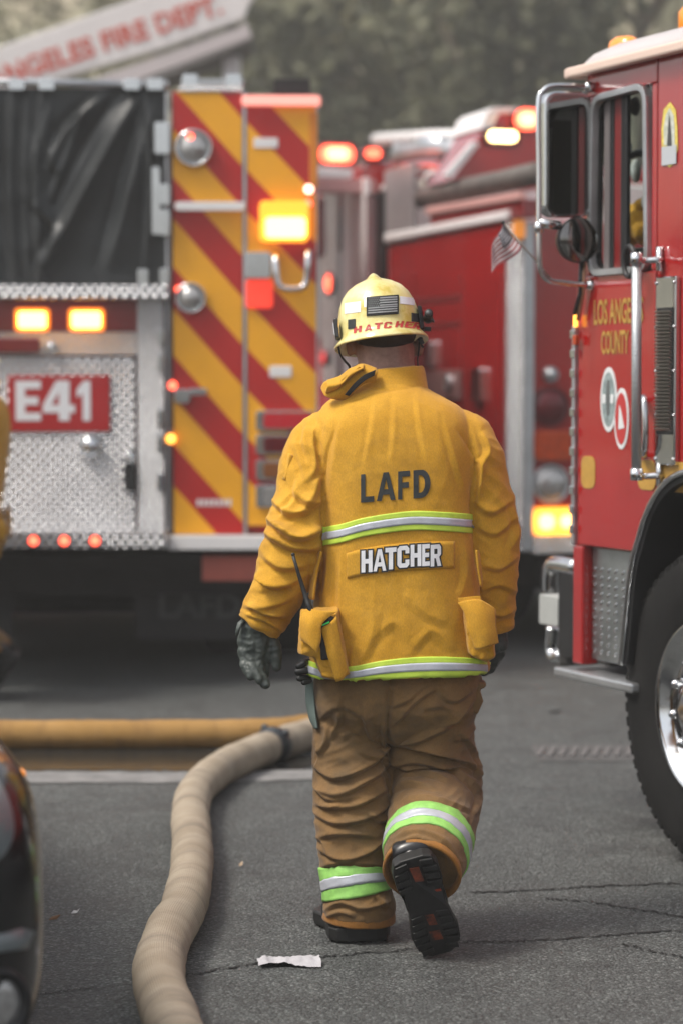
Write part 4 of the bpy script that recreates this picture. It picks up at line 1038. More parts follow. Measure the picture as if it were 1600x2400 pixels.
to = MB(); to.lathe(hp(.142, -.075, .050), HM.to_3x3() @ Vector((0, 1, 0.05)), [(0, .0095), (.002, .0125), (.022, .0128), (.026, .0105), (.075, .0105), (.08, .014), (.10, .015), (.102, .012)], 24)
tor = to.build('torch', M_BLACK, helmet, True, off=P_ROOT)
tb = MB(); tb.lathe(hp(.142, -.0755, .050), HM.to_3x3() @ Vector((0, -1, -.05)), [(0, .0085), (.0025, .0075)], 20); tb.bar(hp(.150, -.06, .034), hp(.154, -.05, .028), .006, .006)
tb.build('torch_switch', mat('grey_plastic', (.06, .06, .06), .4), tor, True, off=P_ROOT)
hw = MB(); hw.bar(hp(.12, .0, .022), hp(.146, .0, .018), .03, .012)
hw.build('torch_clip', M_BLACK, helmet, False, bevel=.002, off=P_ROOT)
def strap(pts, w=.011):
    mb = MB(); mb.tube(smooth_pts([W(*p)[:] for p in pts], 6), w, 10, flat=.35); mb.build('chin_strap', M_BLACK, helmet, True, off=P_ROOT)
strap([(793, 812, 6.93), (797, 830, 6.93), (808, 846, 6.95), (818, 858, 6.95), (824, 880, 6.95)], .009)
strap([(982, 795, 6.93), (981, 820, 6.94), (978, 845, 6.94), (980, 875, 6.94)], .007)
bk = MB(); bk.bar(W(982, 792, 6.92), W(990, 806, 6.92), .008, .012); bk.bar(W(986, 808, 6.925), W(992, 814, 6.925), .006, .006)
bk.build('strap_buckle', M_BLACK, helmet, False, bevel=.001, off=P_ROOT)
# hair: short crop over the back of the skull, fading out above the neck
hv = MB(); hv.ball(W(900, 778, 6.94), (.092, .118, .062), 48, 24)
V = np.array(hv.v); V = V + .0015 * pnoise(V * 120)[:, None]
put('hair', V, hv.f, M_HAIR, person, True, off=P_ROOT)

# --- hand-held radio in the left pocket
rr_ = empty('portable_radio', W(762, 1480, 6.64)); ro = rr_.location
tag(rr_, 'black hand-held radio in the coat pocket with long antenna sticking up', 'radio')
mb = MB(); c0, c1 = W(765, 1545, 6.615), W(757, 1452, 6.615)
mb.bar(c0, c1, .05, .03); mb.build('radio_body', M_BLACK, rr_, False, bevel=.004, off=ro)
mb = MB(); mb.cyl(W(768, 1462, 6.60), W(776, 1444, 6.602), .010, .009, 16); mb.build('knob', M_BLACK, rr_, True, off=ro)
mb = MB(); mb.bar(W(754, 1466, 6.588), W(772, 1458, 6.588), .004, .004); mb.build('green_band', mat('green_plastic', (.04, .55, .10), .4), rr_, off=ro)
mb = MB(); mb.tube([W(732, 1440, 6.60), W(722, 1415, 6.62), W(712, 1385, 6.63), W(698, 1340, 6.63), W(687, 1302, 6.63)], [.0085, .0082, .0065, .0048, .0046], 12); mb.ball(W(687, 1300, 6.63), .0056, 10, 8)
mb.build('antenna', M_BLACK, rr_, True, off=ro)
# ================================================================== shared vehicle materials and small parts
M_RED = mat('fire_engine_red', (.31, .008, .008), .16, var=.14, vscale=2, coat=1.0, rvar=.06)
M_DRED = mat('dark_red_paint', (.16, .010, .010), .35, var=.1, vscale=3, coat=.4)
M_CHROME = mat('chrome', (.62, .63, .64), .12, metal=1, var=.05, vscale=12, rvar=.05)
M_ALU = mat('brushed_aluminium', (.50, .51, .52), .38, metal=.9, var=.12, vscale=9, rvar=.1)
M_WPAINT = mat('white_paint', (.72, .70, .69), .4, var=.05, vscale=5, coat=.2)
M_BLK = mat('black_paint', (.012, .012, .013), .45, var=.3, vscale=6)
M_UNDER = mat('dirty_underside', (.018, .016, .015), .8, var=.4, vscale=5)
M_TYRE = mat('tyre_rubber', (.008, .008, .008), .8, color2=(.014, .0135, .013), vscale=7, bump=.2, bscale=60, bdist=.004, spec=.2)
M_GLASSD = mat('dark_glass', (.012, .014, .015), .06, spec=.7)
M_GOLD = mat('gold_leaf', (.42, .24, .045), .45, var=.15, vscale=30)
M_AMBER = mat('amber_lamp_lit', (.9, .4, .05), .4, emit=(1, .42, .06), estr=2.2)
M_AMBERS = mat('amber_lamp_bright', (.9, .5, .1), .4, emit=(1, .46, .08), estr=5)
M_REDL = mat('red_lamp_lit', (.8, .05, .02), .4, emit=(1, .10, .05), estr=2.6)
M_REDLB = mat('red_lamp_bright', (.9, .2, .1), .4, emit=(1, .20, .09), estr=4.5)
M_AMBERD = mat('amber_lens', (.55, .16, .01), .15, var=.2, vscale=40, emit=(1, .35, .05), estr=.25)
M_REDD = mat('dark_red_lens', (.10, .008, .012), .15, var=.3, vscale=40)
M_ORNG = mat('orange_lens', (.40, .05, .01), .18, var=.3, vscale=30)
M_CLEAR = mat('clear_lamp_lens', (.42, .41, .40), .2, metal=.6, var=.3, vscale=40)

def treadplate(name='treadplate', base=(.46, .46, .47), scale=1.0):
    """aluminium chequer plate: raised lozenges, alternate rows turned"""
    m = bpy.data.materials.new(name); m.use_nodes = True
    n, l = m.node_tree.nodes, m.node_tree.links; b = n['Principled BSDF']
    b.inputs['Metallic'].default_value = .9; b.inputs['Roughness'].default_value = .27
    tc = n.new('ShaderNodeTexCoord'); sx = n.new('ShaderNodeSeparateXYZ'); l.new(tc.outputs['Object'], sx.inputs[0])
    def M(op, a, bb=None):
        x = n.new('ShaderNodeMath'); x.operation = op
        for i, v in enumerate((a, bb)):
            if v is None: continue
            if isinstance(v, (int, float)): x.inputs[i].default_value = v
            else: l.new(v, x.inputs[i])
        return x.outputs[0]
    k = 2 * math.pi / (.052 * scale)
    xy = M('ADD', sx.outputs[0], sx.outputs[1]); z = sx.outputs[2]
    a = M('SINE', M('MULTIPLY', M('ADD', xy, z), k)); c = M('SINE', M('MULTIPLY', M('SUBTRACT', xy, z), k))
    p = M('MULTIPLY', a, c); p = M('ABSOLUTE', p); p = M('POWER', p, 2.2)
    t = n.new('ShaderNodeTexNoise'); t.inputs['Scale'].default_value = 4; l.new(tc.outputs['Object'], t.inputs['Vector'])
    rp = n.new('ShaderNodeValToRGB'); e = rp.color_ramp.elements; e[0].position, e[1].position = .3, .7
    e[0].color = _rgb([x * .8 for x in base]); e[1].color = _rgb([x * 1.1 for x in base]); l.new(t.outputs['Fac'], rp.inputs['Fac'])
    hi_ = n.new('ShaderNodeMix'); hi_.data_type = 'RGBA'; l.new(p, hi_.inputs['Factor']); l.new(rp.outputs[0], hi_.inputs[6]); hi_.inputs[7].default_value = (.68, .68, .69, 1)
    l.new(hi_.outputs[2], b.inputs['Base Color'])
    bp = n.new('ShaderNodeBump'); bp.inputs['Strength'].default_value = 1.0; bp.inputs['Distance'].default_value = .012
    l.new(p, bp.inputs['Height']); l.new(bp.outputs[0], b.inputs['Normal'])
    MATS[name] = m
    return m
M_TREAD = treadplate()
M_TREADC = treadplate('treadplate_coarse', (.44, .44, .45), 2.0)

def chevron(name, period, red, x0, z0, slope=1.13):
    """printed reflective tape: slanted red and yellow bands in the panel's own coordinates"""
    m = bpy.data.materials.new(name); m.use_nodes = True
    n, l = m.node_tree.nodes, m.node_tree.links; b = n['Principled BSDF']
    b.inputs['Roughness'].default_value = .38
    tc = n.new('ShaderNodeTexCoord'); sx = n.new('ShaderNodeSeparateXYZ'); l.new(tc.outputs['Object'], sx.inputs[0])
    ma = n.new('ShaderNodeMath'); ma.operation = 'MULTIPLY_ADD'; ma.inputs[1].default_value = slope
    l.new(sx.outputs[0], ma.inputs[0]); l.new(sx.outputs[2], ma.inputs[2])
    off = n.new('ShaderNodeMath'); off.operation = 'SUBTRACT'; off.inputs[1].default_value = slope * x0 + z0
    l.new(ma.outputs[0], off.inputs[0])
    md = n.new('ShaderNodeMath'); md.operation = 'FLOORED_MODULO'; md.inputs[1].default_value = period; l.new(off.outputs[0], md.inputs[0])
    gt = n.new('ShaderNodeMath'); gt.operation = 'GREATER_THAN'; gt.inputs[1].default_value = period - red; l.new(md.outputs[0], gt.inputs[0])
    t = n.new('ShaderNodeTexNoise'); t.inputs['Scale'].default_value = 3; l.new(tc.outputs['Object'], t.inputs['Vector'])
    mx = n.new('ShaderNodeMix'); mx.data_type = 'RGBA'; l.new(gt.outputs[0], mx.inputs['Factor'])
    mx.inputs[6].default_value = (.88, .40, .010, 1); mx.inputs[7].default_value = (.46, .012, .009, 1)
    mv = n.new('ShaderNodeMix'); mv.data_type = 'RGBA'; mv.blend_type = 'MULTIPLY'; mv.inputs['Factor'].default_value = .25
    l.new(mx.outputs[2], mv.inputs[6]); l.new(t.outputs['Fac'], mv.inputs[7]); l.new(mv.outputs[2], b.inputs['Base Color'])
    MATS[name] = m
    return m

class Veh:
    """parts of a vehicle in its own frame; px boxes are read off the photograph on a chosen plane of the vehicle"""
    def __init__(s, name, label, o, ang, cat='fire engine', group='fire engines at the scene'):
        s.fr = Frame(o, ang); s.root = empty(name, (o[0], o[1], 0), ang); tag(s.root, label, cat, group)
    def box(s, name, m, p0, p1, y0, y1, bevel=.004, par=None, plane=None):
        y = y0 if plane is None else plane
        x0, z1 = s.fr.at(p0[0], p0[1], y); x1, z0 = s.fr.at(p1[0], p1[1], y)
        return MB().box(min(x0, x1), max(x0, x1), y0, y1, min(z0, z1), max(z0, z1)).build(name, m, par or s.root, bevel=bevel)
    def lbox(s, name, m, x0, x1, y0, y1, z0, z1, bevel=.004, par=None):
        return MB().box(x0, x1, y0, y1, z0, z1).build(name, m, par or s.root, bevel=bevel)
    def rbox(s, name, m, p0, p1, r, y0, y1, par=None, bevel=.003, plane=None):
        y = y0 if plane is None else plane
        x0, z1 = s.fr.at(p0[0], p0[1], y); x1, z0 = s.fr.at(p1[0], p1[1], y)
        return MB().prism(rrect(x0, x1, z0, z1, r), y0, y1).build(name, m, par or s.root, bevel=bevel)
    def poly(s, name, m, pts, y0, y1, par=None, bevel=.004, plane=None):
        y = y0 if plane is None else plane
        return MB().prism([s.fr.at(a, b, y) for a, b in pts], y0, y1).build(name, m, par or s.root, bevel=bevel)
    def pt(s, px, py, y=0.0):
        x, z = s.fr.at(px, py, y); return Vector((x, y, z))
    def tube(s, name, m, pts, r, par=None, n=14, sm=0):
        P = [s.pt(*p) if len(p) == 3 else s.pt(p[0], p[1], 0) for p in pts]
        if sm: P = smooth_pts([p[:] for p in P], sm)
        return MB().tube(P, r, n).build(name, m, par or s.root, True)
    def lamp(s, name, px, py, r, y, lens, bezel=M_CHROME, deep=.05, bulge=.02, axis=(0, -1, 0)):
        c = s.pt(px, py, y); ax = Vector(axis)
        b = MB().lathe(c, ax, [(-deep * .2, r * .98), (deep * .55, r * 1.0), (deep * .8, r * .96), (deep * .8, r * .86), (deep * .4, r * .78)], 32, closed=False).build(name, bezel, s.root, True)
        MB().lathe(c, ax, [(deep * .4, r * .80), (deep * .55, r * .78), (deep * .55 + bulge * .6, r * .6), (deep * .55 + bulge, r * .2), (deep * .55 + bulge, r * .01)], 28, closed=False).build('lens', lens, b, True)
        return b

def wheel(parent, c, out, rad, width, rim_r, rim_mat, steer=0.0, nuts=True, tyre_name='tyre'):
    """c centre of the outer face, out the outward axis (unit, local)"""
    out = Vector(out).normalized(); c = Vector(c); w = width
    prof = [(-w, rim_r * .98), (-w + .0, rad * .80), (-w + .02, rad * .93), (-w + .05, rad * .99), (-w * .5, rad), (-.055, rad * .995), (-.04, rad * .985), (-.030, rad * .965), (-.024, rad * .965), (-.020, rad * .945), (-.013, rad * .945), (-.009, rad * .925), (-.002, rad * .90), (.004, rad * .84), (.006, rad * .75), (.003, rad * .66), (-.006, rad * .60), (-.010, rim_r * 1.03), (-.02, rim_r * .98)]
    ty = MB().lathe(c, out, prof, 72, closed=False).build(tyre_name, M_TYRE, parent, True)
    # shoulder blocks round the edge of the tread
    u, v = ring_frame(out); N_ = 64; bm_ = MB().box(-.016, .016, -.007, .007, -.009, .009); me = None
    for k in range(N_):
        a = 2 * math.pi * k / N_; dr = u * math.cos(a) + v * math.sin(a); tg = out.cross(dr)
        if me is None:
            o = bm_.build('tread_block', M_TYRE, ty, bevel=.0); me = o.data
        else:
            o = bpy.data.objects.new('tread_block', me); col.objects.link(o); o.parent = ty
        mt = Matrix.Identity(4); 
        for i in range(3): mt[i][0], mt[i][1], mt[i][2], mt[i][3] = tg[i], out[i], dr[i], (c + dr * rad * .930 - out * .014)[i]
        o.matrix_local = mt
    rp = [(-.012, rim_r * 1.03), (.004, rim_r * 1.02), (.006, rim_r * .985), (-.004, rim_r * .955), (-.03, rim_r * .90), (-.045, rim_r * .84), (-.05, rim_r * .74), (-.035, rim_r * .70), (-.03, rim_r * .60), (-.028, rim_r * .46), (-.02, rim_r * .44), (.02, rim_r * .40), (.045, rim_r * .33), (.052, rim_r * .2), (.053, rim_r * .01)]
    ri = MB().lathe(c, out, rp, 64, closed=False).build('rim', rim_mat, parent, True)
    if nuts:
        for k in range(10):
            a = 2 * math.pi * (k + .3) / 10; p = c + (u * math.cos(a) + v * math.sin(a)) * rim_r * .57
            MB().lathe(p, out, [(-.03, .019), (.0, .019), (.014, .017), (.026, .010), (.029, .001)], 14, closed=False).build('wheel_nut', rim_mat, ri, True)
        for k in range(10):
            a = 2 * math.pi * (k + .8) / 10; p = c + (u * math.cos(a) + v * math.sin(a)) * rim_r * .79
            MB().lathe(p, out, [(-.052, .026), (-.046, .027), (-.047, .02), (-.055, .016)], 16, closed=True).build('hand_hole', M_BLK, ri, True)
    return ty

# ================================================================== striped engine at the left, seen from behind
E = Veh('fire_engine', 'engine E41 seen from behind with red and yellow slanted stripes and silver tread plate', (-1.30, 12.70), R(1.2))
XL = -1.25; XR, _ = E.fr.at(744, 700)     # outer left (out of view), outer right
x400, _ = E.fr.at(402, 700); x388, _ = E.fr.at(388, 700)
_, zt = E.fr.at(480, 210); _, zb = E.fr.at(480, 1252); _, zt2 = E.fr.at(650, 240)
XLL = XR - 2.5
# body: two side columns, lower tank body, roof rails, deck, all 4.4 m long
E.lbox('side_body', M_RED, x400 + .004, XR - .004, .02, 4.3, zb, zt2 - .01, .01)
E.lbox('side_body', M_RED, XLL, XLL + .78, .02, 4.3, zb, zt - .01, .01)
_, zshelf = E.fr.at(200, 668); _, zlow = E.fr.at(200, 1250)
E.lbox('tank_body', M_DRED, XLL + .782, x400 - .002, .06, 4.3, zlow, zshelf - .02, .01)
E.lbox('deck_back', M_BLK, XLL + .782, x400 - .002, .75, 4.3, zshelf, zt - .12, .01)
E.lbox('chassis', M_UNDER, XLL + .3, XR - .3, .5, 4.2, .42, zb - .01, .01)
E.lbox('under_light_block', M_UNDER, XLL + .5, XR - .5, 2.2, 4.1, .16, .41, .05)  # added block that keeps light out from under the body
E.lbox('under_light_skirt', M_UNDER, XLL + .02, XR - .02, 2.4, 4.2, .18, zb - .012, .02)  # added full-width block, closes off daylight below the short body
MB().tube([(XLL + .3, 1.5, .52), ((XLL + XR) / 2, 1.5, .5), (XR - .3, 1.5, .52)], [.09, .24, .09], 16).build('rear_axle', M_UNDER, E.root, True)
# striped panels
def zat(px, py): return E.fr.at(px, py, -.012)[1]
per = zat(430, 207) - zat(430, 418); redw = zat(430, 207) - zat(430, 305)
xa, za = E.fr.at(408, 207, -.012)
CH1 = chevron('chevron_tape', per, redw, xa, za, 1.13)
xb, zb2 = E.fr.at(581, 205 + 196 - 211, -.012)
CH2 = chevron('chevron_tape_b', per, redw, xb, zb2 + .0, 1.05)
pa = E.box('striped_panel', CH1, (404, 214), (570, 1252), -.012, .018)
pb = E.box('striped_panel', CH2, (579, 240), (742, 1232), -.012, .018)
E.box('corner_strip', mat('orange_edge_paint', (.6, .2, .02), .4), (726, 262), (745, 440), -.02, -.0125)
E.box('seam_trim', M_ALU, (569.5, 214), (579.5, 1252), -.016, .0)
E.box('seam_trim', M_ALU, (398, 214), (404, 1252), -.018, .02)
E.box('seam_trim', M_ALU, (741.5, 245), (746, 1235), -.018, .02)
# tread plate: shelf, door, post, rear step
E.box('tread_shelf', M_TREADC, (-380, 666), (396, 700), -.10, .055)
E.box('light_recess', M_DRED, (-380, 702), (330, 776), -.004, .05)
E.box('tread_plate', M_TREAD, (-380, 777), (320, 832), -.03, .05)
dr = E.box('rear_door', M_TREADC, (-380, 836), (318, 1246), -.025, .05)
E.box('corner_post', M_TREAD, (321, 700), (386, 1250), -.05, .03)
E.box('inner_post', M_ALU, (387, 214), (397, 1252), -.03, .03)
E.box('rear_step', M_TREADC, (-380, 1248), (390, 1284), -.32, .06, plane=-.3)
E.box('rear_step_bar', M_WPAINT, (396, 1256), (744, 1288), -.10, .06, plane=-.08)
for px in (79, 151, 223):
    E.lamp('marker_lamp', px, 1267, .030, -.318, M_REDL, M_REDD, .02, .012)
for a, b in ((42, 108), (168, 237)):
    h = E.rbox('warning_lamp', mat('amber_glow_surround', (.5, .14, .01), .3, emit=(1, .24, .015), estr=.7), (a - 8, 722), (b + 8, 776), .02, -.035, -.005, plane=-.03)  # surround glows by itself: orange halo of the lens put in
    E.rbox('lens', M_AMBERS, (a, 730), (b, 769), .018, -.05, -.034, par=h, plane=-.045)
E.box('handle_plate', M_DRED, (-60, 792), (92, 826), -.055, -.031, bevel=.008)
E.lamp('latch', 122, 812, .028, -.03, M_CHROME, M_CHROME, .03, .01)
# unit sign
sg = E.box('unit_sign', mat('sign_red', (.36, .012, .014), .4, var=.06, vscale=4), (18, 880), (258, 1011), -.032, -.0255)
for ch, a, b in (('E', 36, 96), ('4', 100, 176), ('1', 178, 222)):
    x0, z1 = E.fr.at(a, 892, -.033); x1, z0 = E.fr.at(b, 986, -.033)
    V, F = glyph_mesh(ch, x1 - x0, z1 - z0); V = V + np.array([(x0 + x1) / 2, -.034, (z0 + z1) / 2])
    if normals(V, F)[:, 1].mean() > 0: F = [tuple(reversed(f)) for f in F]
    put('sign_letter', V, F, mat('sign_white', (.70, .70, .72), .4), sg)
E.lamp('door_latch', 212, 1045, .06, -.026, M_CHROME, M_CHROME, .03, .02)
E.rbox('door_catch', M_BLK, (292, 1085), (318, 1150), .02, -.06, -.026)
E.lamp('door_latch', 308, 1072, .028, -.03, M_CHROME, M_CHROME, .03, .01)
for (py0, py1) in ((770, 805), (830, 868), (960, 1000), (1020, 1060), (1110, 1150)):
    E.rbox('hinge', M_CHROME, (368, py0), (386, py1), .012, -.075, -.051)
# chrome catches beside the hose bed
for (a, b, c, d) in ((362, 285, 398, 360), (356, 390, 376, 550), (372, 430, 398, 480), (374, 490, 398, 552), (322, 630, 348, 668), (374, 628, 398, 668)):
    E.rbox('hose_bed_catch', M_CHROME, (a, b), (c, d), .012, -.07, -.031)
# hose bed cover: black vinyl hanging in folds
nx_, nz_ = 120, 90; Vt = []
for j in range(nz_):
    for i in range(nx_):
        px_ = -380 + (392 + 380) * i / (nx_ - 1); py_ = 206 + (664 - 206) * j / (nz_ - 1)
        p = E.pt(px_, py_, .06); Vt.append(E.fr.o + E.fr.ex * p.x + E.fr.ey * p.y + Vector((0, 0, p.z)))
Vt = np.array([v[:] for v in Vt]); Ft = [(j * nx_ + i, (j + 1) * nx_ + i, (j + 1) * nx_ + i + 1, j * nx_ + i + 1) for j in range(nz_ - 1) for i in range(nx_ - 1)]
Nt = np.tile(np.array([0, -1.0, 0]), (len(Vt), 1))
cf = [([(330, 215), (260, 330), (180, 480), (90, 640)], 20, 70), ([(300, 220), (215, 350), (130, 520)], 16, 45), ([(250, 215), (160, 300), (110, 400)], 14, 40), ([(360, 240), (310, 420), (250, 640)], 22, 50), ([(100, 205), (85, 400), (95, 650)], 14, 55), ([(70, 215), (60, 420), (70, 660)], 12, 40), ([(30, 210), (20, 420), (35, 660)], 14, 40),
      ([(80, 480), (125, 530), (115, 590)], 12, 40), ([(120, 240), (105, 320), (140, 420)], 12, 30), ([(200, 240), (150, 380), (115, 470)], 10, 25), ([(-40, 210), (-60, 420), (-30, 660)], 16, 40), ([(-140, 210), (-120, 420), (-150, 660)], 18, 50), ([(-260, 210), (-240, 420), (-270, 660)], 18, 50), ([(345, 220), (352, 420), (340, 640)], 10, 30)]
dt = fold_field(Vt, Nt, cf) + .012 * pnoise(Vt * 5)
Vt = Vt + Nt * dt[:, None]
Vl = np.stack([(Vt - np.array(E.fr.o)) @ np.array(E.fr.ex), (Vt - np.array(E.fr.o)) @ np.array(E.fr.ey), Vt[:, 2]], 1)
put('hose_bed_cover', Vl, Ft, mat('black_vinyl', (.018, .020, .021), .42, var=.3, vscale=4, bump=.25, bscale=25, bdist=.01), E.root, True)
E.tube('cover_rail', M_ALU, [(-380, 186, .05), (395, 198, .05)], .022)
for px in (40, 110, 310, 365): E.rbox('rail_clamp', M_CHROME, (px - 20, 182), (px + 18, 210), .01, -.01, .06)
# roof line
E.rbox('grab_rail', M_ALU, (425, 184), (572, 196), .012, .0, .05); 
for px in (446, 548): E.rbox('rail_post', M_CHROME, (px - 18, 172), (px + 18, 216), .012, -.012, .062)
E.box('roof_step', M_TREAD, (420, 198), (570, 214), -.02, .4)
E.rbox('roof_light_bar', mat('pink_white_lens', (.75, .42, .38), .3, emit=(1, .25, .18), estr=.5), (566, 222), (752, 246), .02, -.05, .06)
E.rbox('roof_box', M_BLK, (642, 183), (728, 218), .012, .1, .4)
# lamps and fittings on the striped panels
E.lamp('round_lamp', 455, 347, .098, -.013, M_CLEAR, M_CHROME, .06, .03); E.lamp('red_marker', 447, 320, .022, -.06, M_REDL, M_REDD, .01, .01)
E.lamp('round_lamp', 448, 698, .080, -.013, M_CLEAR, M_CHROME, .06, .03); E.lamp('red_marker', 418, 677, .020, -.02, M_REDL, M_REDD, .01, .01)
E.rbox('grab_handle', M_WPAINT, (410, 472), (575, 493), .02, -.07, -.03)
E.rbox('name_plate', M_WPAINT, (595, 322), (652, 346), .008, -.018, -.0125); E.rbox('name_plate', M_WPAINT, (632, 857), (684, 884), .008, -.018, -.0125)
hs_ = E.rbox('amber_beacon', mat('amber_glow_housing', (.62, .22, .01), .3, emit=(1, .36, .03), estr=.8), (608, 470), (724, 566), .03, -.08, -.0125, plane=-.06)  # housing made to glow, the lens's orange spill put into its material
E.rbox('lens', M_AMBERS, (622, 508), (717, 557), .025, -.095, -.079, par=hs_, plane=-.09)
E.lamp('red_marker', 724, 443, .030, -.02, mat('pale_red_lamp', (.9, .5, .4), .3, emit=(1, .5, .35), estr=2.5), M_REDD, .01, .01); E.lamp('red_marker', 722, 476, .026, -.02, M_REDL, M_REDD, .01, .01)
E.tube('grab_handle', M_CHROME, [(648, 592, -.02), (646, 610, -.10), (652, 664, -.11), (680, 676, -.11), (716, 666, -.10), (722, 600, -.10), (724, 588, -.02)], .017, sm=4)
E.rbox('latch_box', M_CHROME, (576, 590), (636, 652), .02, -.06, -.0125)
E.rbox('red_glow_reflector', mat('red_glow_reflector', (.75, .04, .02), .3, emit=(1, .06, .03), estr=.35), (576, 654), (640, 722), .02, -.03, -.0125)  # light thrown back by the reflector is put in as a weak glow
E.rbox('door_handle', M_CHROME, (408, 912), (446, 945), .02, -.06, -.0125); E.rbox('door_handle', M_CHROME, (444, 910), (486, 926), .008, -.055, -.03)
E.lamp('red_marker', 405, 903, .028, -.02, M_REDL, M_REDD, .01, .01); E.lamp('amber_marker', 401, 1028, .030, -.03, mat('amber_marker_lit', (.8, .3, .03), .3, emit=(1, .4, .06), estr=2), M_AMBERD, .01, .01)
for k, (py0, py1, m) in enumerate(((968, 1004, mat('tail_red', (.30, .012, .02), .2, emit=(1, .03, .04), estr=.06)), (1024, 1060, M_REDD), (1084, 1120, mat('tail_amber', (.20, .07, .02), .2)), (1142, 1184, M_CLEAR))):
    t_ = E.rbox('tail_lamp', M_CHROME, (600, py0 - 6), (735, py1 + 6), .02, -.045, -.0125)
    E.rbox('lens', m, (618, py0), (730, py1), .018, -.06, -.044, par=t_)
for k in range(7): E.box('plate_mark', M_WPAINT, (462 + k * 12, 1170), (470 + k * 12, 1186), -.0145, -.0125, bevel=0)
# under the tail
E.box('step_bracket', mat('bracket_red', (.42, .10, .07), .5, var=.15, vscale=6), (474, 1304), (640, 1362), .0, .25)
E.box('tow_bar', M_UNDER, (-380, 1302), (474, 1330), .05, .3)
for px in (-120, 466):
    f = E.box('mud_flap', M_BLK, (px - 150, 1350), (px + 150, 1500), .72, .735)
    x0, z1 = E.fr.at(px - 92, 1392, .72); x1, z0 = E.fr.at(px + 98, 1448, .72)
    V, F = text_mesh('LAFD', x1 - x0, z1 - z0, .02); V = V + np.array([(x0 + x1) / 2, .716, (z0 + z1) / 2])
    if normals(V, F)[:, 1].mean() > 0: F = [tuple(reversed(f_)) for f_ in F]
    put('flap_lettering', V, F, mat('faded_white', (.09, .095, .095), .7), f)
for sx in (XR - .06, XLL + .06):
    sgn = 1 if sx > -1 else -1
    wr_ = wheel(E.root, (sx, 1.5, .52), (sgn, 0, 0), .52, .29, .28, M_ALU, nuts=False)
    wr_ = wheel(E.root, (sx - sgn * .32, 1.5, .52), (sgn, 0, 0), .52, .29, .28, M_ALU, nuts=False)

# ================================================================== red engine in the middle
a2 = R(17); o2 = W(1190, 1270, 14.05)
T = Veh('fire_engine', 'red engine in the middle with silver corner post, round tail lamps and light tower', (o2.x, o2.y), math.atan2(-math.cos(a2), math.sin(a2)))
f2 = T.fr
def e2(px, py): return f2.end(px, py, 0.0)
_, zbot = e2(1290, 1290); xs0 = f2.at(908, 600)[0]; ztop = f2.at(1190, 515)[1]
T.lbox('pump_body', M_RED, xs0, -.03, .0, 2.4, zbot + .02, ztop, .01)
T.lbox('rear_face', M_RED, -.03, .0, .03, 2.4, zbot + .05, ztop - .02, .01)
T.lbox('chassis', M_UNDER, xs0 - 1.9, -.3, .3, 2.1, .35, zbot + .02)
xc = f2.at(735, 600)[0] - .6
zc = f2.at(760, 400)[1]
T.lbox('cab', M_RED, xc, xs0 - .55, .03, 2.4, .6, zc, .05)
T.lbox('cab_back', M_WPAINT, xs0 - .55, xs0, .12, 2.3, .7, f2.at(890, 420)[1], .02)
T.lbox('top_rail', M_WPAINT, xs0, .02, -.03, .05, ztop, ztop + .055, .01)
# side panels and doors
def t2box(name, m, p0, p1, th=.012, bevel=.004, par=None): return T.box(name, m, p0, p1, -th, .0, bevel, par, plane=0)
for a, b in ((915, 972), (978, 1082), (1090, 1176)):
    T.poly('locker_door', M_RED, [(a, 640), (b, 640), (b, 1240), (a, 1240)], -.014, -.001, plane=0)
t2box('control_panel', mat('panel_grey_pink', (.36, .19, .18), .35, metal=.3, var=.1), (985, 868), (1084, 935), .03); T.lamp('gauge', 1052, 898, .055, -.03, M_CLEAR, M_CHROME, .03, .01)
T.rbox('door_handle', M_CHROME, (1112, 862), (1134, 942), .02, -.05, -.014, plane=-.02); T.rbox('door_handle', M_CHROME, (1000, 800), (1018, 860), .02, -.05, -.014, plane=-.02)
t2box('cab_pillar', M_ALU, (762, 440), (800, 900), .03); t2box('cab_pillar', M_WPAINT, (812, 430), (865, 900), .03)
t2box('crew_window', M_GLASSD, (868, 455), (908, 660), .035); t2box('cab_window', M_GLASSD, (742, 470), (772, 600), .035)
t2box('cab_door_grey', mat('cab_grey', (.24, .22, .22), .4, metal=.2, var=.2, vscale=3), (735, 600), (905, 780), .02)
t2box('grey_locker', mat('cab_grey', (.24, .22, .22), .4), (905, 400), (975, 560), .02)
T.lamp('red_warning_lamp', 781, 664, .085, -.02, M_REDL, M_REDD, .05, .03); T.lamp('red_warning_lamp', 770, 838, .06, -.02, mat('dim_red', (.35, .03, .03), .3, emit=(1, .1, .1), estr=.4), M_REDD, .05, .03)
def facing(name, m, pts, x, depth, r=None, par=None, bevel=.004):
    """a piece drawn on the plane across the vehicle at local x, reaching forward by depth"""
    if r is None: P = [f2.end(a, b, x) for a, b in pts]
    else:
        (y0, z1), (y1, z0) = f2.end(*pts[0], x), f2.end(*pts[1], x); P = rrect(min(y0, y1), max(y0, y1), min(z0, z1), max(z0, z1), r)
    return MB().prism(P, x - depth, x, axis='x').build(name, m, par or T.root, bevel=bevel)
xq = xs0 - .5
bb_ = facing('roof_beacon', M_REDD, [(746, 332), (836, 392)], xq - .03, .12, .04); facing('lens', M_REDL, [(752, 338), (830, 382)], xq, .028, .05, bb_); facing('bulb', M_REDLB, [(768, 344), (816, 374)], xq + .02, .018, .04, bb_)
bb_ = facing('roof_beacon', M_REDD, [(850, 342), (904, 378)], xq - .03, .12, .04); facing('lens', M_REDL, [(858, 346), (892, 370)], xq, .028, .03, bb_)
facing('roof_edge', M_WPAINT, [(728, 392), (826, 416)], xq + .02, .8, .02)
facing('cab_rear_panel', mat('cab_rose', (.46, .24, .23), .4, var=.12, vscale=3), [(728, 416), (880, 452)], xq + .03, .2, .02)
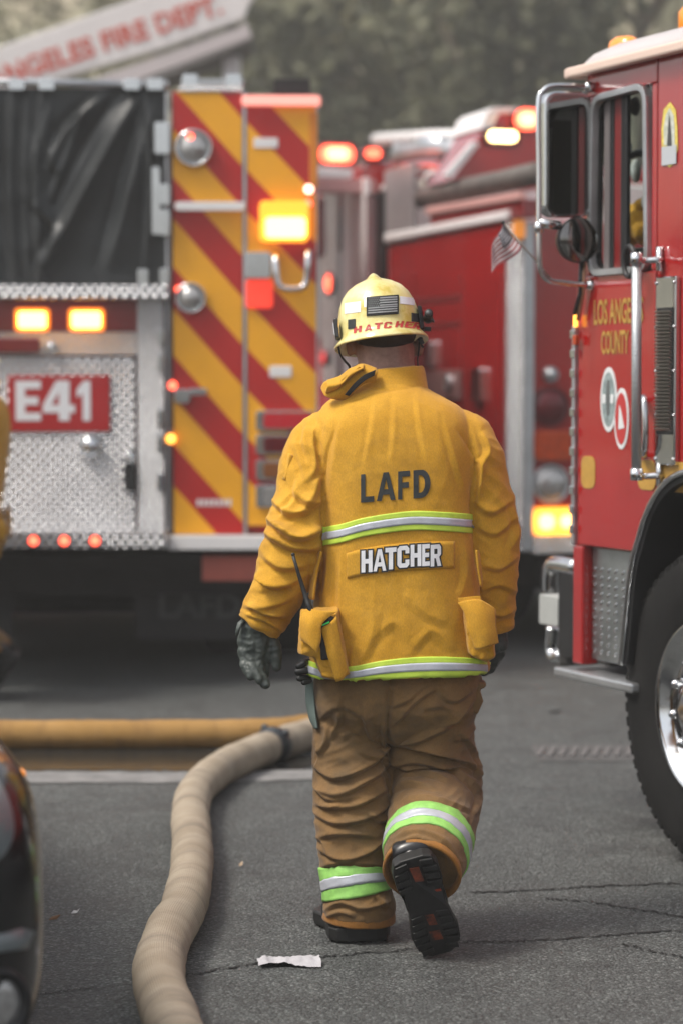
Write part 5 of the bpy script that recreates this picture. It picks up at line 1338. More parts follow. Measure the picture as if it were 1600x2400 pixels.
# pipes, rack and light tower on top
T.tube('rack_pipe', M_WPAINT, [(880, 326, .4), (1010, 318, .4), (1130, 318, .4)], .045); T.tube('rack_pipe', M_ALU, [(935, 362, .3), (1040, 352, .3), (1110, 350, .3)], .07)
T.tube('rack_pipe', M_RED, [(930, 396, .2), (1020, 388, .2), (1046, 420, .2), (1052, 452, .2)], .04, sm=3); T.tube('rack_pipe', M_WPAINT, [(1000, 420, .2), (1030, 400, .2), (1060, 430, .2)], .035, sm=3)
T.tube('rack_post', M_ALU, [(930, 330, .4), (945, 420, .3), (950, 560, .1)], .04)
T.tube('suction_hose', mat('grey_hose_rubber', (.10, .085, .075), .6, var=.3, vscale=6, bump=.3, bscale=30), [(985, 462, .05), (1080, 444, .05), (1180, 424, .05), (1262, 405, .05)], .066); T.lamp('hose_cap', 985, 462, .07, .05, M_ALU, M_BLK, .03, .01, axis=(-1, 0, 0))
T.poly('rack_shelf', mat('pink_rail', (.55, .30, .27), .4), [(1002, 486), (1220, 448), (1222, 466), (1004, 502)], -.02, .03, plane=0)
T.poly('rack_skirt', M_DRED, [(1006, 503), (1224, 466), (1226, 508), (1010, 540)], .0, .1, plane=0)
xl = -.9
# hose rolls, nozzles and boxes stowed along the top
M_YH = mat('folded_hose', (.45, .40, .33), .8, var=.2, vscale=12)
for k, (px, py, r) in enumerate(((1010, 432, .07), (1042, 424, .06))):
    c = T.pt(px, py, .25); MB().lathe(c, (1, 0, .1), [(-.05, r * .2), (-.06, r * .9), (-.03, r), (.03, r), (.06, r * .9), (.05, r * .2)], 24).build('hose_roll', M_YH if k != 1 else M_BLK, T.root, True)
T.tube('deck_nozzle', M_CHROME, [(955, 345, .35), (985, 332, .35), (1035, 338, .30)], [.03, .04, .055]); T.tube('deck_nozzle', M_BLK, [(1085, 338, .5), (1100, 372, .45), (1085, 402, .4)], .035)
T.rbox('tool_box', M_ALU, (1055, 368), (1090, 402), .02, .6, .9, plane=.6); T.rbox('tool_box', mat('yellow_case', (.6, .4, .05), .5), (1110, 392), (1150, 418), .02, .3, .5, plane=.3)
T.tube('rack_pipe', M_CHROME, [(905, 452, .06), (960, 442, .06), (978, 470, .06)], .022, sm=3)
for py in (700, 760, 1120): T.box('door_seam', M_DRED, (978, py), (1082, py + 5), -.018, -.0145, bevel=0, plane=0)
facing('light_tower', M_RED, [(1060, 420), (1100, 360), (1152, 262), (1290, 262), (1300, 440), (1160, 450)], xl, .5)
facing('tower_cap', M_WPAINT, [(1128, 300), (1140, 262), (1156, 250), (1300, 252), (1300, 262), (1170, 264), (1150, 304)], xl + .02, .55)
facing('tower_brace', M_WPAINT, [(1040, 410), (1108, 330), (1124, 336), (1058, 418)], xl + .06, .05)
bb_ = facing('tower_red_lamp', M_REDD, [(1204, 250), (1268, 306)], xl + .05, .06, .05); facing('lens', M_REDL, [(1208, 252), (1266, 304)], xl + .08, .029, .06, bb_); facing('bulb', M_REDLB, [(1218, 262), (1256, 294)], xl + .10, .018, .05, bb_)
bb_ = facing('tower_white_lamp', M_BLK, [(1138, 298), (1220, 338)], xl + .05, .06, .03); facing('lens', mat('warm_white_lamp', (.9, .7, .4), .3, emit=(1, .62, .25), estr=5), [(1146, 304), (1212, 332)], xl + .08, .029, .04, bb_)
# rear face: drawn on the plane across the tail
def rear(name, m, p0, p1, th, r=0, par=None, base=0.0):
    y0, z1 = e2(*p0); y1, z0 = e2(*p1)
    P = rrect(min(y0, y1), max(y0, y1), min(z0, z1), max(z0, z1), r) if r else [(y0, z0), (y1, z0), (y1, z1), (y0, z1)]
    return MB().prism(P, base, base + th, axis='x').build(name, m, par or T.root, bevel=.004)
rear('corner_post', M_TREAD, (1184, 520), (1240, 1292), .03); rear('corner_post_edge', M_ALU, (1222, 522), (1243, 1290), .012, base=.031)
rear('tail_bar', M_TREAD, (1240, 1254), (1480, 1292), .06)
rear('amber_side_marker', M_AMBERD, (1196, 516), (1222, 560), .03, .02, base=.031)
def rlamp(name, px, py, r, lens, bez=M_REDD):
    y, z = e2(px, py); c = Vector((.0, y, z))
    b = MB().lathe(c, (1, 0, 0), [(0, r), (.03, r), (.035, r * .9), (.02, r * .84)], 32, closed=False).build(name, bez, T.root, True)
    MB().lathe(c, (1, 0, 0), [(.02, r * .85), (.035, r * .75), (.05, r * .4), (.052, .002)], 28, closed=False).build('lens', lens, b, True)
rlamp('tail_bolt', 1287, 877, .045, M_ALU, M_ALU); rlamp('tail_lamp', 1286, 952, .115, M_REDD, M_REDD); rlamp('reversing_lamp', 1288, 1134, .115, M_CLEAR, M_ALU)
rear('turn_lamp', M_ORNG, (1246, 1010), (1330, 1078), .05, .03)
h_ = rear('flasher', mat('amber_glow_surround', (.5, .14, .01), .3), (1238, 1188), (1350, 1256), .03, .03)
rear('lens', mat('amber_flash', (.9, .45, .05), .3, emit=(1, .40, .04), estr=1.3), (1242, 1192), (1346, 1252), .02, .05, par=h_, base=.031)
rear('bulb', M_AMBERS, (1254, 1204), (1290, 1240), .012, .04, par=h_, base=.052); rear('bulb', M_AMBERS, (1304, 1206), (1336, 1236), .012, .04, par=h_, base=.052)
for yy, sg_ in ((.06, -1), (2.34, 1)):
    wheel(T.root, (-1.6, yy, .5), (0, sg_, 0), .5, .6, .27, M_ALU, nuts=False)
# ================================================================== red cab at the right, facing away
a3 = R(23.6); o3 = G(1725, 2080)
K = Veh('fire_engine', 'red and gold county engine cab at the right edge with mirror and front wheel', (o3.x, o3.y), math.atan2(-math.cos(a3), math.sin(a3)))
f3 = K.fr
def z3(px, py, y=0): return f3.at(px, py, y)[1]
def x3(px, py, y=0): return f3.at(px, py, y)[0]
WID = 2.35
xf = x3(1352, 1000); xft = x3(1374, 180); xrear = 2.2
z_roof = z3(1500, 142); z_bot = z3(1400, 1283)
xwl, xwr = x3(1383, 640), x3(1520, 420); zw0, zw1 = z3(1450, 640), z3(1450, 212)
xwl2 = x3(1394, 235)
# side wall with a window opening: built of four pieces, door in front of the seam
xseam = x3(1537, 600); x_arch0 = x3(1480, 1500)
def kpoly(name, m, P, y0, y1, par=None, bevel=.006): return MB().prism(P, y0, y1).build(name, m, par or K.root, bevel=bevel)
door = kpoly('door', M_RED, [(xf, z_bot), (xf, zw0), (xwl - .012, zw0), (xseam - .004, zw0), (xseam - .004, z3(1530, 1190)), (x3(1515, 1235), z3(1515, 1235)), (x3(1502, 1284), z_bot)], .0, .04)
kpoly('door_head', M_RED, [(xft, zw1), (xft, z_roof), (xseam - .004, z_roof), (xseam - .004, zw1)], .001, .041, door)
kpoly('door_front_pillar', M_RED, [(xf, zw0), (xft, zw1), (xwl2 - .01, zw1), (xwl - .012, zw0)], .0015, .04, door)
kpoly('door_rear_pillar', M_RED, [(xwr + .012, zw0), (xwr + .012, zw1), (xseam - .004, zw1), (xseam - .004, zw0)], .0015, .04, door)
kpoly('rear_cab_side', M_RED, [(xseam + .004, z3(1545, 1110)), (xseam + .004, z_roof), (xrear, z_roof), (xrear, z3(1545, 1110))], .0, .05)
kpoly('far_side', M_RED, [(xf, z_bot), (xf, zw0), (xseam + .1, zw0), (xrear, zw0), (xrear, z_bot)], WID - .05, WID); kpoly('far_side_head', M_RED, [(xft, zw1 + .05), (xft, z_roof), (xrear, z_roof), (xrear, zw1 + .05)], WID - .05, WID)
K.lbox('far_pillar', M_RED, xseam + .1, xrear, WID - .05, WID - .001, zw0, zw1 + .05)
K.lbox('dash', M_BLK, xf + .02, xf + .35, .06, WID - .06, zw0 - .55, zw0 - .08, .03)
K.lbox('front_panel', M_RED, xf - .06, xf + .02, .02, WID - .02, .75, zw0 - .02, .02)
K.lbox('floor', M_UNDER, xf + .02, xrear, .05, WID - .05, .72, .80)
K.lbox('engine_wall', mat('cab_interior', (.10, .11, .10), .8, var=.2), xseam + .12, xseam + .2, .06, WID - .06, .82, z_roof - .1)
# windscreen glass
M_GLASS = mat('window_glass', (.85, .9, .88), .02, trans=1.0, ior=1.1)
kx = MB().prism([(xf - .03, zw0 - .04), (xf - .03, zw0 - .02), (xft - .03, z_roof - .05), (xft - .02, z_roof - .05), (xf - .02, zw0 - .04)], .1, WID - .1); kx.build('windscreen', M_GLASS, K.root)
# window frame, vent bars
def frame_ring(name, m, P, w, y0, y1, par=None):
    n = len(P); c = Vector((sum(p[0] for p in P) / n, sum(p[1] for p in P) / n)); V = []
    for y in (y0, y1):
        for k in (0, 1):
            for i in range(n):
                p = Vector(P[i]); q = Vector(P[(i + 1) % n]) - Vector(P[i - 1]); nn = Vector((q.y, -q.x)).normalized()
                if nn.dot(p - c) < 0: nn = -nn
                p2 = p + nn * (w if k else 0); V.append((p2.x, y, p2.y))
    F = []
    for i in range(n):
        j = (i + 1) % n
        F += [(i, j, n + j, n + i), (2 * n + i, 3 * n + i, 3 * n + j, 2 * n + j), (n + i, n + j, 3 * n + j, 3 * n + i), (i, 2 * n + i, 2 * n + j, j)]
    return put(name, V, F, m, par or K.root, bevel=.002)
def rquad(P, r, k=5):
    """four corners (x, z) rounded"""
    out = []
    for i in range(4):
        p = Vector(P[i]); a = (Vector(P[i - 1]) - p).normalized(); b = (Vector(P[(i + 1) % 4]) - p).normalized()
        for t in np.linspace(0, 1, k + 1): out.append(tuple(((p + a * r) * (1 - t) ** 2 + p * 2 * t * (1 - t) + (p + b * r) * t ** 2)))
    return out
wq = [f3.at(1396, 238), f3.at(1512, 207), f3.at(1516, 622), f3.at(1388, 632)]
frame_ring('window_frame', M_ALU, rquad(wq, .05), .022, -.014, .03)
frame_ring('window_seal', M_BLK, rquad(wq, .06), .05, .012, .036)
xa_, xb_ = x3(1402, 400), x3(1414, 400)
K.lbox('vent_frame', mat('grey_vent_frame', (.17, .15, .15), .5, metal=.2), xa_, xb_, .02, .05, zw0, zw1)
K.lbox('vent_bar', M_BLK, xb_ + .002, x3(1423, 400), .022, .035, zw0, zw1); K.lbox('inner_pillar', M_DRED, x3(1424, 400), x3(1440, 400), .024, .036, zw0, zw1); K.lbox('run_channel', M_BLK, x3(1441, 400), x3(1455, 400), .020, .038, zw0, zw1)
K.lbox('window_glass', mat('half_open_glass', (.8, .85, .83), .02, trans=1.0, ior=1.05), xb_ + .05, xwr - .002, .045, .049, zw0, zw1)
K.lbox('window_sill', M_BLK, x3(1456, 400), xwr, .05, .09, zw0, z3(1490, 580, .05))
# things inside the cab: seat, coat on the seat, steering wheel, headset
K.lbox('seat', M_BLK, xseam - .16, xseam + .06, .5, 1.0, .9, zw0 + .05, .06); 
def inside(px, py, y): return K.pt(px, py, y)
mb = MB()
for px, py, r in ((1478, 545, .05), (1500, 520, .055), (1516, 545, .05), (1490, 500, .04), (1508, 480, .03)): mb.ball(tuple(inside(px, py, .26)), (r, r * 1.2, r * .9), 16, 10)
V, F = union(mb, .008, 2); V = V + .012 * pnoise(V * 25)[:, None]; put('coat_on_dash', V, F, M_JACK, K.root, True)
c = inside(1496, 425, .30)
mb = MB().tube([tuple(c + Vector((.02 * math.cos(t), .10 * math.sin(t), .10 * math.cos(t)))) for t in np.linspace(0, 2 * math.pi, 25)], .014, 10); mb.build('steering_wheel', M_BLK, K.root, True)
for px, py, r in ((1470, 285, .016), (1474, 345, .016), (1490, 400, .028), (1512, 470, .02)):
    MB().ball(tuple(inside(px, py, .24)), (r * .7, r * .7, r * 1.5), 14, 10).build('hanging_gear', mat('pale_gear', (.55, .56, .54), .6, var=.3, vscale=30), K.root, True)
c = inside(1488, 248, .2); MB().ball(tuple(c), (.014, .02, .034), 16, 10).build('sun_visor_mirror', M_BLK, K.root, True)
# roof: pale, rounded at the eaves, with a drip rail
rings_ = []
for t, (inset, h) in enumerate(((-.02, .012), (-.02, .035), (.0, .062), (.05, .090), (.13, .108), (.3, .12))):
    rings_.append([(x, y, z_roof + h) for x, y in rrect(xft - .03 + inset * 1.4, xrear + .3, 0 + inset, WID - inset, .10 + 0 * inset, 5)])
MB().loft(rings_).build('roof', mat('roof_white', (.50, .45, .44), .35, var=.06, vscale=4, coat=.3), K.root, True)
K.lbox('drip_rail', mat('rail_cream', (.66, .50, .42), .4), xft - .06, xrear, -.05, -.012, z_roof - .01, z_roof + .025, .008)
K.lbox('drip_rail', mat('rail_cream', (.66, .50, .42), .4), xft - .075, xft - .04, -.05, WID, z_roof - .012, z_roof + .023, .008)
for px, py in ((1462, 100),):
    x, z = f3.at(px, 112, .25)
    b = MB().lathe((x, .25, z_roof + .085), (0, 0, 1), [(0, .06), (.012, .062), (.02, .055)], 24).build('cab_marker', M_CHROME, K.root, True)
    rr = []
    for s, h in ((1.0, .0), (1.0, .03), (.9, .055), (.6, .07), (.2, .074)): rr.append([(x + .075 * s * math.cos(a), .25 + .05 * s * math.sin(a), z_roof + .102 + h * .85) for a in np.linspace(0, 2 * math.pi, 24, endpoint=False)])
    MB().loft(rr).build('lens', mat('orange_marker_lens', (.75, .20, .02), .12, spec=.6, emit=(1, .35, .08), estr=.25), b, True)
x, z = f3.at(1604, 40, .5)
b = MB().lathe((x + .12, .5, z_roof + .11), (0, 0, 1), [(0, .1), (.05, .1), (.06, .09)], 24).build('roof_beacon', M_CHROME, K.root, True)
MB().lathe((x + .12, .5, z_roof + .17), (0, 0, 1), [(0, .085), (.08, .085), (.11, .06), (.12, .01)], 24).build('lens', M_AMBERD, b, True)
# hinge strip, markers down the door's front edge
K.lbox('piano_hinge', M_ALU, xf - .022, xf - .002, -.012, .01, z_bot, z3(1350, 762), .003)
for k in range(11):
    zz = z_bot + .04 + k * (z3(1350, 780) - z_bot - .06) / 10; K.lbox('hinge_knuckle', M_CHROME, xf - .026, xf + .006, -.018, -.0125, zz, zz + .03, .004)
K.rbox('amber_side_lamp', mat('amber_side_lit', (.7, .3, .03), .3, emit=(1, .4, .05), estr=1.6), (1342, 738), (1349, 766), .006, -.022, -.013); K.rbox('red_side_lamp', M_ORNG, (1340, 785), (1347, 808), .004, -.03, -.0125)
K.tube('wiper_arm', M_BLK, [(1362, 600, -.03), (1358, 690, -.03), (1346, 735, -.03)], .008)
K.tube('grab_bar', mat('copper_bar', (.55, .30, .18), .3, metal=.8), [(1368, 600, -.02), (1364, 690, -.02), (1354, 750, -.02)], .008)
# lettering and emblems
def ktext(body, p0, p1, m, bold=.02, y=-.003):
    x0, z1 = f3.at(*p0); x1, z0 = f3.at(*p1)
    V, F = text_mesh(body, x1 - x0, abs(z1 - z0), bold); V = V + np.array([(x0 + x1) / 2, y, (z0 + z1) / 2])
    if normals(V, F)[:, 1].mean() > 0: F = [tuple(reversed(f)) for f in F]
    return put('door_lettering', V, F, m, door)
ktext('LOS ANGELES', (1393, 702), (1508, 756), M_GOLD, .02); ktext('COUNTY', (1410, 775), (1474, 829), M_GOLD, .02)
def emblem(px, py, rx_px, par_y, mats, name='door_emblem'):
    x, z = f3.at(px, py); x2, _ = f3.at(px + rx_px, py); r = abs(x2 - x)
    rr = z3(px, py - par_y) - z
    b = MB().prism([(x + r * math.cos(a), z + rr * math.sin(a)) for a in np.linspace(0, 2 * math.pi, 36, endpoint=False)], -.003, -.0005).build(name, mats[0], door)
    MB().prism([(x + .80 * r * math.cos(a), z + .84 * rr * math.sin(a)) for a in np.linspace(0, 2 * math.pi, 36, endpoint=False)], -.0045, -.0031).build('emblem_field', mats[1], b)
    return x, z, r, rr, b
M_EW = mat('emblem_white', (.62, .64, .64), .4); M_EG = mat('emblem_grey', (.22, .27, .27), .4, var=.3, vscale=40)
x, z, r, rr, b = emblem(1427, 936, 19, 76, (M_EW, M_EG))
MB().prism([(x - r * .12, z - rr * .5), (x + r * .12, z - rr * .5), (x + r * .22, z + rr * .1), (x + r * .10, z + rr * .6), (x - r * .10, z + rr * .6), (x - r * .22, z + rr * .1)], -.006, -.0046).build('emblem_figure', mat('emblem_dark', (.10, .11, .11), .4), b)
for k in (-1, 1): MB().prism(rrect(x + k * r * .5 - r * .2, x + k * r * .5 + r * .2, z - rr * .12, z + rr * .16, .004), -.006, -.0046).build('emblem_mark', M_EW, b)
x, z, r, rr, b = emblem(1457, 981, 17, 72, (M_EW, mat('emblem_red', (.42, .03, .03), .4)))
MB().prism([(x - r * .3, z - rr * .35), (x + r * .5, z - rr * .3), (x + r * .1, z + rr * .2), (x - r * .2, z + rr * .45)], -.006, -.0046).build('emblem_figure', M_EW, b)
K.rbox('gold_stripe', M_GOLD, (1361, 1068), (1393, 1146), .03, -.0025, -.0005, par=door); K.rbox('gold_stripe', M_GOLD, (1494, 1077), (1535, 1150), .03, -.0025, -.0005, par=door); K.rbox('gold_stripe', M_GOLD, (1541, 1080), (1640, 1158), .02, -.0025, -.0005)
bd = [(1571, 238), (1584, 256), (1588, 300), (1589, 350), (1578, 385), (1570, 392), (1561, 385), (1552, 350), (1551, 300), (1556, 256)]
eb = K.poly('service_badge', mat('badge_yellow', (.62, .50, .10), .5, var=.2, vscale=60), bd, -.003, -.0005, plane=0)
K.poly('badge_field', mat('badge_white', (.60, .60, .55), .5, color2=(.35, .38, .30), vscale=45), [(1571, 252), (1580, 268), (1583, 300), (1583, 340), (1558, 340), (1557, 300), (1562, 268)], -.0045, -.0031, par=eb, plane=0)
K.poly('badge_tower', mat('badge_dark', (.05, .05, .05), .5), [(1571, 262), (1575, 300), (1577, 342), (1566, 342), (1568, 300)], -.006, -.0046, par=eb, plane=0)
K.box('badge_panel', mat('badge_grey', (.42, .44, .46), .5), (1553, 344), (1587, 383), -.006, -.0031, par=eb, plane=0)
# grab tube, small handle, louvred intake
gt = K.tube('grab_tube', mat('knurled_steel', (.42, .44, .45), .4, metal=.8, bump=.6, bscale=180, bdist=.003), [(1491, 612, -.10), (1491, 860, -.10), (1491, 1125, -.10)], .0165, n=18)
for py in (606, 1112):
    K.tube('tube_bracket', M_CHROME, [(1491, py, -.10), (1510, py + 4, -.06), (1545, py + 2, -.02), (1547, py + 2, .0)], .011, sm=3); K.tube('tube_cap', M_CHROME, [(1491, py - 14, -.10), (1491, py + 14, -.10)], .021, n=18); K.tube('bracket_foot', M_CHROME, [(1545, py - 28, -.012), (1545, py + 28, -.012)], .012)
mb = MB(); c = K.pt(1474, 612, -.06); mb.tube([c + Vector((.035 * math.cos(t), 0, .05 * math.sin(t))) for t in np.linspace(0, 2 * math.pi, 21)], .009, 10); mb.build('handle_ring', M_BLK, K.root, True)
K.tube('door_handle', M_CHROME, [(1503, 940, -.005), (1509, 934, -.04), (1512, 1000, -.045), (1510, 1060, -.04), (1503, 1064, -.005)], .011, sm=4)
vx0, vx1 = x3(1547, 860), x3(1594, 860); vz0, vz1 = z3(1570, 1090), z3(1570, 648)
iv = K.lbox('air_intake', M_CHROME, vx0, vx1, -.02, -.001, vz0, vz1, .004)
lv = None; M_LOUV = mat('louvre_metal', (.42, .40, .36), .3, metal=.8)
MB().box(vx0 + .012, vx1 - .012, -.0225, -.0205, vz0 + .10, vz1 - .10).build('intake_opening', M_BLK, iv)
for k in range(34):
    zz = vz0 + .11 + k * (vz1 - vz0 - .22) / 34
    if lv is None:
        o = MB().add([(0, -.022, 0), (vx1 - vx0 - .03, -.022, 0), (vx1 - vx0 - .03, -.034, .009), (0, -.034, .009), (0, -.024, .003), (vx1 - vx0 - .03, -.024, .003), (vx1 - vx0 - .03, -.034, .0105), (0, -.034, .0105)], [(0, 1, 2, 3), (7, 6, 5, 4), (0, 4, 5, 1), (1, 5, 6, 2), (2, 6, 7, 3), (3, 7, 4, 0)]).build('louvre', M_LOUV, iv); lv = o.data
    else:
        o = bpy.data.objects.new('louvre', lv); col.objects.link(o); o.parent = iv
    o.location = (vx0 + .015, 0, zz)
for k in range(5):
    for xx in (vx0 + .006, vx1 - .006): MB().ball((xx, -.021, vz0 + .02 + k * (vz1 - vz0 - .04) / 4), .006, 8, 6).build('rivet', M_CHROME, iv, True)
# mirror on tubular arms, standing out from the door
xm = x3(1388, 350); 
def mp(px, py, dx=0.0):
    y, z = f3.end(px, py, xm + dx); return Vector((xm + dx, y, z))
mr = MB().tube(smooth_pts([mp(1432, 205)[:], mp(1380, 203)[:], mp(1300, 200)[:], mp(1272, 212)[:], mp(1261, 245)[:], mp(1262, 400)[:], mp(1262, 560)[:], mp(1265, 628)[:], mp(1284, 656)[:], mp(1330, 664)[:], mp(1390, 668)[:]], 5), .0095, 12).build('mirror_frame', M_CHROME, K.root, True)
def mpoly(name, m, P, d0, d1, par, bevel=.003):
    Q = [mp(a, b) for a, b in P]; V = [(xm + d, q.y, q.z) for d in (d0, d1) for q in Q]; n = len(Q)
    F = [tuple(range(n)), tuple(range(2 * n - 1, n - 1, -1))] + [(i, n + i, n + (i + 1) % n, (i + 1) % n) for i in range(n)]
    return put(name, V, F, m, par, bevel=bevel)
RP = [(a, -b) for a, b in rrect(1276, 1387, -508, -212, 28, 6)]
sh = mpoly('mirror_shell', M_CHROME, RP, -.05, .0, mr, .006)
RP2 = [(a, -b) for a, b in rrect(1284, 1380, -500, -221, 23, 6)]
mpoly('mirror_glass', mat('mirror_glass', (.30, .29, .28), .015, metal=1), RP2, .0005, .003, mr, 0)
cx_ = mp(1353, 562); ccy, ccz = cx_.y, cx_.z; cr_ = abs(mp(1400, 562).y - mp(1353, 562).y)
MB().lathe((xm, ccy, ccz), (1, 0, 0), [(-.05, cr_ * .5), (-.03, cr_ * .9), (0, cr_), (.006, cr_), (.008, cr_ * .95)], 36).build('convex_mirror_shell', M_BLK, mr, True)
MB().lathe((xm + .0085, ccy, ccz), (1, 0, 0), [(0, cr_ * .94), (.006, cr_ * .8), (.012, cr_ * .5), (.0145, .001)], 36, closed=False).build('convex_mirror_glass', mat('convex_glass', (.20, .19, .18), .03, metal=1), mr, True)
for p in (((1262, 522), (1310, 528)), ((1262, 520), (1262, 545))): MB().tube([mp(*p[0])[:], mp(*p[1])[:]], .016, 12).build('mirror_clamp', M_CHROME, mr, True)
for px, py in ((1380, 203), (1412, 203), (1385, 668), (1412, 660)): MB().ball(mp(px, py), (.02, .022, .02), 14, 10).build('arm_joint', M_CHROME, mr, True)
# lower step well: red post, chequer plate with raised lozenges, silver tray
K.lbox('step_post', M_RED, xf - .02, x3(1366, 1400), -.004, .06, z3(1355, 1556), z_bot - .003, .006)
px0, px1 = x3(1369, 1420), x3(1486, 1420); pz0, pz1 = z3(1420, 1556), z_bot - .004
cp = K.lbox('chequer_plate', mat('chequer_alu', (.34, .36, .36), .32, metal=.9, var=.25, vscale=8, rvar=.12), px0, px1, .03, .05, pz0, pz1)
lz = None
for j in range(11):
    for i in range(6):
        x = px0 + .018 + i * .049; zz = pz0 + .03 + j * .0285
        if x > px1 - .01 or zz > pz1 - .015: continue
        if lz is None:
            o = MB().add([(-.014, 0, -.008), (0, -.005, .0035), (.014, 0, .008), (0, -.005, -.0035), (0, .001, .008), (0, .001, -.008)], [(0, 3, 1), (2, 1, 3), (0, 1, 4), (1, 2, 4), (0, 5, 3), (3, 5, 2)]).build('tread_lozenge', M_CHROME, cp, True); lz = o.data
        else:
            o = bpy.data.objects.new('tread_lozenge', lz); col.objects.link(o); o.parent = cp
        o.location = (x, .029, zz)
sx0, sx1 = x3(1332, 1562), x3(1500, 1590); sz = z3(1400, 1572)
K.lbox('step_tray', M_ALU, sx0 - .05, sx1, -.035, .35, sz - .045, sz - .012, .008)
# front bumper gear seen past the door
K.lbox('bumper', M_UNDER, xf - .42, xf - .03, .15, WID - .15, .52, .80, .03)
mb = MB().tube(smooth_pts([tuple(K.pt(1352, 1330, .25)), tuple(K.pt(1310, 1322, .25)), tuple(K.pt(1290, 1330, .25)), tuple(K.pt(1288, 1392, .25))], 5), .03, 16); mb.build('bumper_pipe', M_CHROME, K.root, True)
K.rbox('siren_box', mat('siren_grey', (.42, .43, .41), .5, metal=.3, var=.1), (1262, 1392), (1306, 1470), .012, .16, .3, plane=.16)
mb = MB().tube(smooth_pts([tuple(K.pt(1294, 1470, .25)), tuple(K.pt(1290, 1520, .25)), tuple(K.pt(1300, 1540, .25)), tuple(K.pt(1316, 1536, .25))], 5), .024, 16); mb.build('bumper_pipe', M_CHROME, K.root, True)
K.rbox('bumper_end', M_BLK, (1308, 1340), (1345, 1545), .03, .12, .9, plane=.12)
# wheel arch and wheel
xw, zw_ = x3(1465, 1655) + .488, .53
za_ = zw_ + .10
A_ = [(1468, 1560), (1478, 1464), (1483, 1404), (1493, 1328), (1506, 1277), (1517, 1238), (1534, 1196), (1561, 1155), (1600, 1130), (1660, 1122), (1720, 1140), (1775, 1200), (1812, 1300), (1832, 1420), (1842, 1560)]
ap = [(p.x, p.y) for p in smooth_pts([f3.at(a, b, -.03) + (0,) for a, b in A_], 5)]; n = len(ap); V = []
acx = sum(p[0] for p in ap) / n; acz = ap[0][1]
for k_, y in ((0.0, -.03), (.028, -.03), (.028, .55), (0.0, .55)):
    for x, z in ap:
        d_ = Vector((x - acx, z - acz)).normalized(); V.append((x + d_.x * k_, y, z + d_.y * k_))
F = []
for i in range(n - 1):
    for a, b in ((0, 1), (1, 2), (2, 3), (3, 0)): F.append((a * n + i, a * n + i + 1, b * n + i + 1, b * n + i))
F += [(0, n, 2 * n, 3 * n), (n - 1, 4 * n - 1, 3 * n - 1, 2 * n - 1)]
put('wheel_arch', V, F, M_BLK, K.root)
MB().tube([(V[n + i][0], -.036, V[n + i][2]) for i in range(n)], .011, 10).build('arch_trim', M_CHROME, K.root, True)
K.lbox('arch_back', M_UNDER, xw - .50, xw + .75, .42, .5, .35, 1.25)
P = [(V[n + i][0], V[n + i][2] + .004) for i in range(n) if V[n + i][0] > xseam + .006]
kpoly('body_over_arch', M_RED, [(P[0][0], z3(1545, 1110) - .003)] + P + [(xrear, P[-1][1]), (xrear, z3(1545, 1110) - .003)], .002, .05)
wheel(K.root, (xw, .0, zw_), (0, -1, 0), .53, .32, .285, M_CHROME)
wheel(K.root, (xw, WID, zw_), (0, 1, 0), .53, .32, .285, M_CHROME, nuts=False)
K.lbox('chassis', M_UNDER, xf + .1, xrear, .5, WID - .5, .45, .75)
# small flag clipped to the mirror arm
p0 = mp(1292, 655); p1 = mp(1178, 520)
w0 = f3.o + f3.ex * p0.x + f3.ey * p0.y + Vector((0, 0, p0.z)); w1 = f3.o + f3.ex * p1.x + f3.ey * p1.y + Vector((0, 0, p1.z))
fl = empty('small_flag', w0); tag(fl, 'small stars and stripes flag on a thin stick tied to the mirror arm', 'flag')
MB().tube([(0, 0, 0), tuple((w1 - w0) * .5), tuple(w1 - w0)], .0032, 8).build('flag_stick', mat('pale_stick', (.35, .30, .26), .6), fl, True)
MB().ball(tuple(w1 - w0), .006, 10, 8).build('finial', M_BLK, fl, True)
Y_ = w1.y
A, B, C_, D_ = W(1178, 524, Y_), W(1222, 578, Y_), W(1148, 643, Y_), W(1150, 578, Y_)     # hoist top, hoist bottom, fly bottom, fly top
def flagp(u, v):
    """u along the fly, v down the hoist"""
    top = A.lerp(D_, u); bot = B.lerp(C_, u); p = top.lerp(bot, v)
    return p + Vector((.004 * math.sin(u * 7), .016 * math.sin(u * 9 + v * 3), -.006 * math.sin(u * 6) * v))
def fpatch(name, m, u0, u1, v0, v1, lift=0.0, par=None):
    nu, nv = 10, 5; V = np.array([flagp(u0 + (u1 - u0) * i / (nu - 1), v0 + (v1 - v0) * j / (nv - 1))[:] for j in range(nv) for i in range(nu)])
    F = [(j * nu + i, j * nu + i + 1, (j + 1) * nu + i + 1, (j + 1) * nu + i) for j in range(nv - 1) for i in range(nu - 1)]
    if normals(V, F)[:, 1].mean() > 0: F = [tuple(reversed(f)) for f in F]
    V = V + normals(V, F) * lift
    V, F = solid(V, F, .001 + lift * .5)
    return put(name, V, F, m, par or fl, True, off=w0)
for k in range(13): fpatch('flag_stripe', mat('flag_red', (.30, .10, .11), .8) if k % 2 == 0 else mat('flag_white', (.55, .50, .50), .8), 0, 1, k / 13, (k + 1) / 13)
cn = fpatch('canton', mat('flag_blue', (.07, .08, .10), .8), 0, .45, 0, 7 / 13, .002)
for j in range(5):
    for i in range(6): fpatch('flag_star', mat('flag_white', (.55, .50, .50), .8), .03 + i * .07 + .02 * (j % 2), .06 + i * .07 + .02 * (j % 2), .04 + j * .1, .075 + j * .1, .0035, cn)
